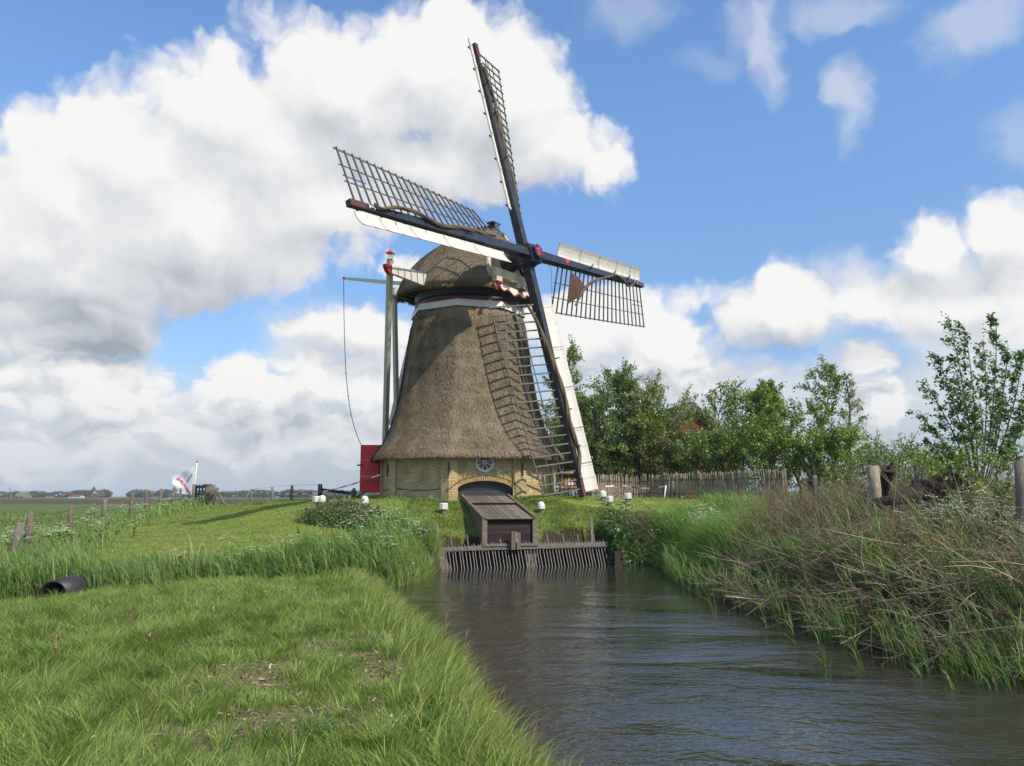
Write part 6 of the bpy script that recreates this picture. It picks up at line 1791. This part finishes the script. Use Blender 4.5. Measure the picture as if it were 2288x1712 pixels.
def tree(name, x, y, H, W_, label, cols, stems=1, start=.12, nbr=26, leaves=9000, leaf=.11, up=.55, wind=(-.10, 0, 0), dens=1.0, shape='round', fork=0.0, twigs=5, zb=None, group=None, spread_tw=.42, trunk_r=None):
    z = gz(x, y) if zb is None else zb
    t = thing(name, (x, y, z), label, 'tree', group)
    m = MB(); wind = np.array(wind); twl = []
    tr = trunk_r or H * .014
    for s_ in range(stems):
        a = 2 * math.pi * s_ / stems + U(0, 1)
        d0 = V3(math.cos(a) * fork, math.sin(a) * fork, 1) + wind * .6
        P = limb_mesh(m, (x + math.cos(a) * tr, y + math.sin(a) * tr, z - .15), d0, H * (1 if s_ == 0 else U(.78, .98)) / max(nrm(d0)[2], .7), tr / math.sqrt(stems) * 1.25, 7, wind * .10 - V3(math.cos(a), math.sin(a), 0) * fork * .05, .12, 7)
        nb = int(nbr / stems * 1.2)
        for k in range(nb):
            s = start + (.97 - start) * ((k + U(0, .8)) / nb)
            p, d = at_curve(P, s)
            q = (s - start) / (1 - start)
            if shape == 'round': prof = (math.sin(math.pi * min(1, .20 + q * .80)) ** .75)
            elif shape == 'column': prof = .55 + .45 * math.sin(math.pi * min(1, .25 + q * .7))
            elif shape == 'spire': prof = 1.05 - .9 * q
            else: prof = 1.0 - .55 * q
            L = W_ * .5 * max(prof, .12) * U(.65, 1.2)
            a2 = k * 2.4 + U(-.5, .5)
            el = up + .35 * q
            bd = V3(math.cos(a2), math.sin(a2), 0) * (1 - el * .5) + V3(0, 0, el) + wind
            B = limb_mesh(m, p, bd, L, tr * .30 * (1 - .6 * s) + .008, 4, wind * .13 + V3(0, 0, .03), .25, 5)
            for j in range(twigs):
                pb, db = at_curve(B, U(.25, 1.0))
                td = nrm(db + rng.normal(0, .6, 3) + wind * .8); TL = L * spread_tw * U(.5, 1.1)
                e = pb + td * TL
                if j < 3: m.tube([pb, (pb + e) / 2 + rng.normal(0, .02, 3), e], [.014, .009, .005], 4, cap=False)
                twl.append((pb, e))
            twl.append((B[-2], B[-1]))
        twl.append((P[-2], P[-1]))
    m.build('trunk', M_BARK, t)
    A = np.array([q[0] for q in twl]); E_ = np.array([q[1] for q in twl]); ln = np.linalg.norm(E_ - A, axis=1) + .12
    idx = rng.choice(len(twl), leaves, p=ln / ln.sum()); s = U(.05, 1.1, leaves)[:, None]
    vigor = np.clip(rng.normal(1, .30, len(twl)), .4, 1.7)[idx][:, None]
    P = A[idx] * (1 - s) + E_[idx] * s + rng.normal(0, .085 * (leaf / .11) * dens, (leaves, 3)) + wind * U(0, .3, (leaves, 1))
    b = Bag(); col = pick(leaves, *cols) * (.75 + .25 * vigor)
    b.add(*leaf_quads(P, leaf * U(.4, 1.35, leaves), col, .35, wind * 1.5 + np.array([0, 0, -.15])))
    b.build('crown', M_LEAF, t)
    return t

L_DARK = ((3, (0.138, 0.199, 0.047)), (2, (0.210, 0.285, 0.065)), (1, (0.108, 0.160, 0.040)))
L_MID = ((3, (0.168, 0.245, 0.050)), (2, (0.228, 0.314, 0.062)), (1, (0.114, 0.171, 0.040)))
L_PALE = ((3, (0.240, 0.285, 0.112)), (2, (0.300, 0.342, 0.146)), (1, (0.144, 0.194, 0.062)))
L_FRESH = ((3, (0.192, 0.285, 0.049)), (2, (0.252, 0.342, 0.058)), (1, (0.114, 0.177, 0.038)))
L_YOUNG = ((3, (.11, .20, .055)), (2, (.15, .26, .07)), (1, (.06, .115, .036)))
L_RUST = ((3, (.12, .10, .035)), (2, (.16, .085, .04)), (1, (.08, .10, .03)))

def row(px, y, top, wpx, name, label, cols, **kw):
    p = aty(px, top, y); x = p[0]; H = p[2] - gz(x, y); kw['leaves'] = int(kw['leaves'] * 1.35)
    return tree(name, x, y, H, wpx / F_PX * y * 1.2, label, cols, **kw)
GR = 'trees behind the mill'
row(1262, 50, 785, 110, 'poplar_tree', 'tall light green tree directly behind the lowest sail board', L_MID, leaves=8000, shape='column', nbr=34, group=GR, leaf=.12)
row(1245, 47, 930, 110, 'willow_tree', 'low dark bushy tree seen through the lattice behind the mill', L_DARK, leaves=7000, nbr=26, start=.06, group=GR)
row(1312, 46, 880, 150, 'willow_tree', 'grey green bushy tree right beside the white sail board', L_PALE[:1] + L_DARK, leaves=11000, nbr=40, start=.05, group=GR, stems=2, fork=.18)
row(1368, 44, 832, 190, 'alder_tree', 'broad dark green tree with a pointed top nearest the mill', L_DARK, leaves=19000, nbr=60, start=.05, group=GR, stems=2, fork=.16, twigs=6)
row(1440, 43, 930, 170, 'alder_tree', 'low dark rounded tree between the pointed one and the pale one', L_DARK, leaves=11000, nbr=44, start=.04, group=GR, stems=2, fork=.25)
row(1505, 44, 832, 200, 'willow_tree', 'pale silvery green tree with an open spreading top', L_PALE, leaves=13000, nbr=46, start=.22, group=GR, stems=2, fork=.22, up=.4)
row(1490, 42, 985, 150, 'hazel_bush', 'dark rusty bush below the pale silvery tree', L_RUST[:2] + L_DARK, leaves=8000, nbr=34, start=.03, group=GR, stems=3, fork=.35)
row(1618, 42, 858, 170, 'aspen_tree', 'thin loose tree with sky showing through its crown', L_MID, leaves=6500, nbr=34, start=.15, group=GR, stems=2, fork=.2, up=.6, wind=(.06, 0, 0))
row(1590, 40, 985, 190, 'hazel_bush', 'broad mid green bush under the loose thin tree', L_MID[:1] + L_DARK, leaves=11000, nbr=40, start=.03, group=GR, stems=3, fork=.4)
row(1712, 41, 848, 120, 'maple_tree', 'left one of the two fresh green trees at the end of the fence', L_FRESH[:2] + L_DARK[:1], leaves=9500, nbr=40, start=.08, group=GR)
row(1792, 42, 812, 150, 'maple_tree', 'tallest fresh green tree of the row, right of centre', L_FRESH, leaves=10500, nbr=42, start=.12, group=GR, up=.6, stems=2, fork=.12)
row(1700, 39, 965, 190, 'hazel_bush', 'dense olive bush behind the right half of the paling fence', L_MID[:1] + L_DARK, leaves=12000, nbr=40, start=.03, group=GR, stems=3, fork=.4)
row(1892, 41, 822, 120, 'larch_tree', 'thin straggly tree with few leaves at the right of the row', L_DARK[:2] + L_PALE[:1], leaves=3600, nbr=40, start=.18, group=GR, shape='spire', up=.25, leaf=.085, wind=(.04, 0, 0))
row(1850, 38, 965, 150, 'hazel_bush', 'bright green bush at the right end of the tree row', L_FRESH[:1] + L_MID, leaves=11000, nbr=40, start=.03, group=GR, stems=3, fork=.42)
row(1975, 44, 1025, 180, 'scrub_bush', 'low grey green scrub on the skyline right of the tree row', L_PALE[:1] + L_DARK, leaves=4500, nbr=30, start=.02, group=GR, stems=4, fork=.6)
row(2080, 40, 1015, 190, 'scrub_bush', 'low dark scrub left of the young tree', L_MID[:1] + L_DARK, leaves=5000, nbr=30, start=.02, group=GR, stems=4, fork=.6)
row(2190, 15.6, 1012, 190, 'willow_sapling', 'bushy sprouting willow scrub hiding the foot of the young tree', L_PALE[:1] + L_FRESH, leaves=2000, nbr=26, start=.05, stems=4, fork=.5, leaf=.06, wind=(-.15, 0, 0))
row(2105, 24, 1010, 130, 'willow_sapling', 'low sprouting willow stub farther back, left of the young tree', L_PALE[:1] + L_FRESH, leaves=2600, nbr=24, start=.05, stems=4, fork=.5, leaf=.07, wind=(-.15, 0, 0))

def young_tree():
    """wind-blown young maple at the right edge: several stems fanning out, leaves in bunches towards the lee side"""
    y = 17.0; b = aty(2178, 1050, y); x, z = b[0], gz(b[0], y)
    t = thing('young_maple', (x, y, z), 'wind blown young tree standing alone at the right edge', 'tree')
    m = MB(); tips = []
    wind = V3(-.42, .05, -.03)
    root = V3(x, y, z); fk = b - V3(0, 0, .75)
    m.tube([root - V3(0, 0, .2), (root + fk) / 2 + V3(.03, 0, 0), fk], [.075, .065, .055], 8)
    tg = [(2108, 712, .2), (2075, 790, .5), (2150, 735, -.3), (2198, 770, .6), (2232, 715, 0), (2262, 775, -.5), (2300, 790, .4), (2050, 860, -.4), (2030, 925, .3), (2245, 880, .8), (2310, 900, -.2), (2340, 850, .1), (2130, 850, -.7), (2055, 985, .5), (2190, 900, -.6), (2290, 960, .5)]
    for (px, py, dy) in tg:
        px = 2190 + (px - 2190) * .86
        e = aty(px, py, y + dy)
        mid = fk * .45 + e * .55 + V3(.16 + .1 * abs(e[0] - fk[0]), 0, .05)
        P = np.array([(1 - s) ** 2 * fk + 2 * s * (1 - s) * mid + s * s * e for s in np.linspace(0, 1, 9)])
        m.tube(P, np.linspace(.019, .005, 9), 6, cap=False)
        L = np.linalg.norm(e - fk)
        for k in range(int(9 + 8 * L)):
            s = .30 + .70 * ((k + U(0, 1)) / int(9 + 8 * L)) ** .8; p, d = at_curve(P, min(s, .999))
            td = nrm(d * .8 + rng.normal(0, .55, 3) + wind * .9); TL = U(.10, .34) * (1.2 - .5 * s)
            q = p + td * TL + wind * .1
            m.tube([p, (p + q) / 2 + V3(.02, 0, .02), q], [.007, .005, .003], 4, cap=False)
            tips.append((p, q))
        tips.append((P[-2], P[-1]))
    m.build('trunk', M_BARK, t)
    A = np.array([q[0] for q in tips]); E_ = np.array([q[1] for q in tips]); n = 8800
    wt = rng.lognormal(0, .9, len(tips)); i = rng.choice(len(tips), n, p=wt / wt.sum()); s = U(.25, 1.1, n)[:, None]
    P = A[i] * (1 - s) + E_[i] * s + rng.normal(0, .036, (n, 3)) + wind * U(0, .12, (n, 1))
    bg = Bag(); bg.add(*leaf_quads(P, U(.04, .085, n), pick(n, *L_YOUNG), .3, wind * 2.2)); bg.build('crown', M_LEAF, t)
young_tree()

# far wood along the polder horizon
def far_wood():
    b = Bag()
    for (x0, x1, y0, base_h, nn, c) in ((-720, -80, 740, 5.6, 46000, ((3, (.075, .105, .06)), (2, (.09, .12, .065)), (1, (.06, .085, .055)))), (-560, -430, 650, 3.9, 9000, ((3, (.105, .15, .05)), (1, (.08, .12, .045)))), (-80, 700, 760, 6.0, 16000, ((3, (.07, .10, .05)), (1, (.05, .08, .045))))):
        k = int((x1 - x0) / 5.5); cx = U(x0, x1, k); cy = y0 + U(-14, 14, k); ch = base_h * (.95 + .4 * fbm(cx, cy * 0, .012, 91, 3)) * U(.8, 1.12, k); cw = U(5, 11, k)
        i = rng.integers(0, k, nn); u = rng.normal(0, 1, (nn, 3)); u /= np.linalg.norm(u, axis=1)[:, None]; rr = U(.6, 1.0, nn) ** .5
        P = np.stack([cx[i] + u[:, 0] * rr * cw[i], cy[i] + u[:, 1] * rr * cw[i], .5 + ch[i] * (.5 + .5 * u[:, 2] * rr)], 1)
        b.add(*leaf_quads(P, U(1.3, 2.4, nn), pick(nn, *c) * np.clip(rng.normal(1, .18, k), .6, 1.5)[i][:, None]))
    tag(b.build('far_wood', M_LEAF), 'low far wood along the polder horizon', 'wood', kind='stuff')
far_wood()

# ------------------------------------------------------------------ right bank: herbs, reeds, brushwood
rng = np.random.default_rng(31); U = rng.uniform
def twig_strands(P, d, L, r, col, K=5, curve=.25, droop=0.0):
    """thin three-sided branches"""
    n = len(P); d = d / np.linalg.norm(d, axis=1)[:, None]; cv = rng.normal(0, curve, (n, 3))
    V = np.empty((n, K, 3, 3)); pts = []
    for i in range(K):
        s = i / (K - 1); p = P + d * (L * s)[:, None] + cv * (L * s * s)[:, None]; p[:, 2] -= droop * L * s * s; pts.append(p)
    up = np.cross(d, rng.normal(0, 1, (n, 3))); up /= np.linalg.norm(up, axis=1)[:, None] + 1e-9; sd = np.cross(d, up)
    for i in range(K):
        rr = (r * (1 - .75 * i / (K - 1)))[:, None]
        for j in range(3):
            a = 2.0944 * j; V[:, i, j] = pts[i] + (up * math.cos(a) + sd * math.sin(a)) * rr
    base = np.arange(n)[:, None] * (K * 3); q = []
    for i in range(K - 1):
        for j in range(3):
            k = (j + 1) % 3; q.append(base + np.array([[i * 3 + j, i * 3 + k, (i + 1) * 3 + k, (i + 1) * 3 + j]]))
    return V.reshape(-1, 3), np.concatenate(q), None, np.repeat(col, K * 3, 0), pts

def branchlets(b, P, d, L, r, col, n2=3, **kw):
    V, q, t, c, pts = twig_strands(P, d, L, r, col, **kw); b.add(V, q, t, c)
    for k in range(n2):
        i = 1 + k % (len(pts) - 2); d2 = d / np.linalg.norm(d, axis=1)[:, None] + rng.normal(0, .55, d.shape)
        V, q, t, c, p2 = twig_strands(pts[i], d2, L * U(.25, .6, len(P)), r * .55, col * np.clip(rng.normal(1, .1, (len(col), 1)), .7, 1.3), 3, .25); b.add(V, q, t, c)

TW = ((3, (.19, .145, .088)), (2, (.26, .205, .125)), (1.5, (.37, .30, .19)), (1.4, (.11, .08, .05)), (.4, (.16, .10, .065)))
def rb_edge(y):
    """water's edge of the right bank"""
    return np.interp(y, [9.7, 10.8, 12.36, 14.75, 18.3, 21.5, 24.3], [6.2, 5.6, 5.3, 5.15, 4.6, 4.7, 5.2])

def right_bank():
    # green growth under and between the brushwood
    b = Bag()
    x, y = scatter(540000, 4.0, 18, 8.5, 33, lambda x, y: in_view(x, y, .8) * (wdist(x, y) > -.05) * np.where((y > 27.4) & (x < 7.2), .0, 1.0) * np.where(y > 29.5, .25, 1.0) * np.where((x - rb_edge(y) < 1.5) & (y < 19.5), .75, 1.0) * np.clip(1.5 - .035 * y, .3, 1) * np.clip(fbm(x, y, .7, 101) * 2.6 - .6, .08, 1) * (x > 5.0 - .4 * (y - 24) * (y > 24))); n = len(x)
    e = x - rb_edge(y)
    bz = ((y < 20.5) & (e > .25))
    thin = ~bz | (U(0, 1, n) < .78); x, y, e, bz = x[thin], y[thin], e[thin], bz[thin]; n = len(x)
    h = np.where(bz, .62, 1.0) * U(.3, .95, n) * (.5 + .8 * fbm(x, y, .8, 102, 2)) * np.where((y > 19) & (y < 28), 1.25, 1.0) * np.where(y > 28, .6, 1.0)
    b.add(*blades(on_ground(x, y, -.02), h, U(.006, .013, n) * (1 + .03 * np.maximum(y - 10, 0)), rng.normal(2.6, .9, n), U(.2, .95, n), pick(n, (3, (.13, .27, .05)), (2, (.17, .31, .06)), (1, (.095, .20, .04)), (.6, (.33, .27, .15))) * (.75 + .5 * fbm(x, y, .6, 103, 2))[:, None], 3))
    # lush tall grass patch between the herbs and the brush
    c = aty(1620, 1160, 22.5); m = 26000; x, y = rng.normal(c[0] - .1, .95, m), rng.normal(22.6, 1.7, m); ok = (wdist(x, y) > .05); x, y = x[ok], y[ok]; n = len(x)
    b.add(*blades(on_ground(x, y, -.02), U(.45, 1.05, n), U(.009, .017, n), rng.normal(2.7, .7, n), U(.25, .95, n), pick(n, (3, (.125, .25, .045)), (2, (.16, .28, .055)), (1, (.09, .18, .04))), 4))
    tag(b.build('bank_growth', M_GRASS), 'lush green grass growing through the right bank', 'grass', kind='stuff')
    # reeds standing in the water's edge
    b, dry = Bag(), Bag()
    x, y = scatter(9000, 4, 8, 9.2, 24.5, lambda x, y: (wdist(x, y) > -.55) * (wdist(x, y) < .5) * (x > 3.9) * np.clip(fbm(x, y, 1.1, 111) * 3.2 - 1.1, 0, 1)); 
    reeds(b, x, y, U(.45, 1.05, len(x)), 2.2, .30, 4, .012)
    x, y = scatter(900, 5, 12, 9.0, 17, lambda x, y: (wdist(x, y) > .2) * (wdist(x, y) < 3.5) * in_view(x, y, .3)); reeds(b, x, y, U(.6, 1.15, len(x)), 2.6, .35, 5, .014)
    S = [(1850, 1490, 1410), (1935, 1500, 1395), (2055, 1512, 1420), (2120, 1520, 1450), (2140, 1545, 1440), (2180, 1530, 1440), (1780, 1440, 1350), (1718, 1402, 1330), (2218, 1540, 1430), (1600, 1370, 1290), (2262, 1550, 1400), (2000, 1455, 1330)]
    P = np.array([atz(a, c_, 0) for a, c_, _ in S]); hh = np.array([(c_ - t_) / F_PX * P[i][1] * 1.15 for i, (a, c_, t_) in enumerate(S)])
    for i in range(len(S)):
        k = 3; reeds(b, P[i][0] + rng.normal(0, .03, k), P[i][1] + rng.normal(0, .04, k), hh[i] * U(.7, 1.1, k), 2.7, .1, 4, .014)
    tag(b.build('waterside_reeds', M_GRASS), 'thin green reeds standing in the water along the right bank', 'reeds', kind='stuff')
    # brushwood: cut branches dumped along the bank
    b = Bag()
    def heap(n, px, py, y0, sx, sy, hz, L0, L1, r0, az, saz, el=.25, n2=3, cols=TW, curve=.22):
        c = aty(px, py, y0); x, y = rng.normal(c[0], sx, n), rng.normal(y0, sy, n)
        keep = wdist(x, y) > -.25; x, y = x[keep], y[keep]; k = len(x)
        P = on_ground(x, y); P[:, 2] = np.maximum(P[:, 2], .02) + U(0, 1, k) ** 1.2 * hz
        a = rng.normal(az, saz, k); e_ = rng.normal(el, .28, k)
        d = np.stack([np.cos(a) * np.cos(e_), np.sin(a) * np.cos(e_), np.sin(e_)], 1); L = U(L0 * .8, L1 * .72, k)
        P = P - d * (L * .4)[:, None]; P[:, 2] = np.maximum(P[:, 2], ground_z(P[:, 0], P[:, 1]) * .8)
        branchlets(b, P, d, L, U(.5, 1.5, k) * r0 * 1.15, pick(k, *cols), n2 + 1, curve=curve * 1.5)
    RU = ((3, (.19, .14, .085)), (2, (.135, .095, .058)), (1, (.27, .21, .13)))
    heap(224, 1640, 1320, 16.8, .55, 1.0, .5, .6, 1.5, .010, 2.6, 1.5, .10)
    heap(100, 1800, 1330, 14.6, .7, 1.0, .5, .6, 1.7, .010, 2.6, 1.5, .15)
    heap(100, 2000, 1370, 12.4, 1.0, 1.0, .5, .6, 1.8, .010, 2.6, 1.4, .12)
    heap(100, 2200, 1420, 10.8, .9, .8, .5, .7, 1.8, .009, 2.6, 1.4, .12)
    heap(162, 1880, 1230, 14.8, 1.6, 1.4, .55, .6, 1.8, .009, 2.5, 1.3, .25)
    heap(203, 2150, 1250, 12.8, 1.3, 1.3, .55, .7, 2.0, .009, 2.5, 1.0, .22)
    heap(619, 1790, 1110, 18.4, .65, 1.2, .75, .5, 1.5, .008, 2.2, 1.8, .7, 5, RU, .3)
    heap(550, 1930, 1090, 20.0, 1.2, 1.2, .8, .6, 1.7, .008, 2.2, 1.8, .6, 5, RU, .3)
    heap(447, 2090, 1100, 18.2, 1.3, 1.0, .75, .6, 1.6, .008, 2.2, 1.8, .5, 5, RU, .3)
    heap(288, 2260, 1100, 15.6, .8, 1.2, .65, .7, 1.7, .008, 2.2, 1.6, .45, 5, RU, .3)
    heap(288, 1880, 1180, 14.6, 1.2, .8, .5, .5, 1.3, .007, 2.4, 1.7, .4, 4, RU, .3)
    heap(288, 2080, 1180, 13.6, 1.2, .8, .5, .5, 1.3, .007, 2.4, 1.7, .4, 4, RU, .3)
    heap(288, 1830, 1060, 24.0, 1.3, 1.2, .8, .8, 1.9, .011, 2.0, 1.5, .8, 4, RU)
    heap(86, 2080, 1060, 21.0, 1.8, 1.0, .5, .8, 1.8, .011, 2.0, 1.5, .6, 4, RU)
    heap(187, 2440, 1330, 10.4, .9, .9, .5, .7, 2.0, .009, 2.5, 1.2, .25)
    heap(144, 2440, 1180, 12.6, .9, 1.0, .5, .7, 1.8, .008, 2.2, 1.6, .4, 4, RU, .3)
    # pale bleached sticks at the water, a few poking out over it
    pale = ((3, (.40, .31, .21)), (2, (.30, .22, .15)), (1, (.48, .39, .28)))
    heap(104, 1620, 1335, 16.4, .5, .7, .3, .5, 1.5, .011, 2.9, .7, .05, 3, pale, .2)
    heap(82, 2050, 1440, 11.6, 1.0, .7, .25, .6, 1.7, .009, 2.8, .7, .02, 3, pale, .18)
    heap(46, 2220, 1400, 10.6, .8, .8, .5, .8, 2.2, .008, 2.7, .5, .12, 3, pale, .15)
    heap(62, 1840, 1390, 13.4, .8, .7, .25, .5, 1.5, .009, 2.9, .8, .02, 3, pale, .18)
    tag(b.build('brushwood', M_DRY), 'tangled heap of cut brown branches along the right bank', 'brushwood', kind='stuff')
    # broad leaved herbs right of the rack and their cow parsley
    b = Bag()
    for (px, py, y0, sx, sy, n, hz) in ((1395, 1220, 26.5, .42, .4, 4600, .5), (1455, 1185, 26.8, .55, .5, 5000, .45), (1500, 1150, 27.0, .5, .35, 3600, .4), (1570, 1135, 27.4, .5, .4, 2600, .35), (1510, 1235, 25.6, .5, .6, 3600, .6), (1375, 1245, 26.4, .25, .25, 1500, .35)):
        c = aty(px, py, y0); x, y = rng.normal(c[0], sx, n), rng.normal(y0, sy, n); ok = wdist(x, y) > -.02; x, y = x[ok], y[ok]; k = len(x)
        P = on_ground(x, y); P[:, 2] += U(0, 1, k) ** .7 * hz * (.5 + fbm(x, y, 1.6, 121, 2))
        b.add(*leaf_quads(P, U(.05, .13, k), pick(k, (3, (.075, .145, .038)), (2, (.10, .19, .045)), (1, (.05, .10, .03)))))
    tag(b.build('herb_patch', M_LEAF), 'dense dark green nettles and herbs right of the iron rack', 'herbs', kind='stuff')
    # heap of dead clippings
    b = Bag(); c = aty(1435, 1195, 27.0); n = 420; x, y = rng.normal(c[0], .40, n), rng.normal(26.9, .25, n); P = on_ground(x, y, .2); P[:, 2] += U(0, .38, n)
    a = U(0, 6.28, n); d = np.stack([np.cos(a), np.sin(a), rng.normal(0, .2, n)], 1); branchlets(b, P, d, U(.2, .7, n), np.full(n, .009), pick(n, (2, (.17, .12, .085)), (2, (.24, .18, .12)), (1, (.11, .075, .055))), 1)
    o = b.build('clippings_heap', M_DRY); tag(o, 'small brown heap of dead clippings among the herbs by the rack', 'clippings', kind='stuff')
    st, fl = Bag(), Bag()
    for (px, py, y0, sx, sy, n, h) in ((1375, 1150, 27.6, .35, .3, 16, .8), (1410, 1135, 28.0, .4, .3, 14, .75), (1545, 1185, 24.6, .35, .5, 26, .95), (1575, 1150, 25.0, .4, .5, 16, .95), (1460, 1205, 26.2, .3, .3, 8, .6), (1480, 1130, 27.2, .4, .3, 6, .6), (2160, 1140, 13.2, .45, .5, 46, .8), (2250, 1150, 12.8, .4, .5, 34, .75)):
        c = aty(px, py, y0); x = rng.normal(c[0], sx, n); y = rng.normal(y0, sy, n); ok = wdist(x, y) > .1; x, y = x[ok], y[ok]
        umbels(st, fl, x, y, U(.75, 1.15, len(x)) * h * 1.2, 8, .13, .036 if y0 > 20 else .026)
    CP['st'].append(st); CP['fl'].append(fl)
right_bank()
def merge(bags):
    o = Bag()
    for g in bags:
        V = np.concatenate(g.V); o.add(V, np.concatenate(g.Q) if g.Q else None, np.concatenate(g.T) if g.T else None, np.concatenate(g.C))
    return o
tag(merge(CP['st']).build('cow_parsley_stems', M_GRASS), 'thin green stems and leaves of the cow parsley', 'flowers', kind='stuff')
tag(merge(CP['fl']).build('cow_parsley_flowers', M_FLOWER), 'white cow parsley flower heads scattered along the banks', 'flowers', kind='stuff')

def build_haze():
    m = bpy.data.materials.new('haze_air'); m.use_nodes = True; nt = m.node_tree
    nt.nodes.remove(nt.nodes['Principled BSDF'])
    pv = nt.nodes.new('ShaderNodeVolumePrincipled'); pv.inputs['Density'].default_value = .00022; pv.inputs['Color'].default_value = (.80, .88, 1.0, 1); pv.inputs['Anisotropy'].default_value = 0.0
    nt.links.new(pv.outputs[0], nt.nodes['Material Output'].inputs['Volume'])
    b = MB(); b.box((0, 930, 9.8), (1700, 0, 0), (0, 1150, 0), (0, 0, 12.2)); o = b.build('haze', m); tag(o, kind='stuff')
build_haze()
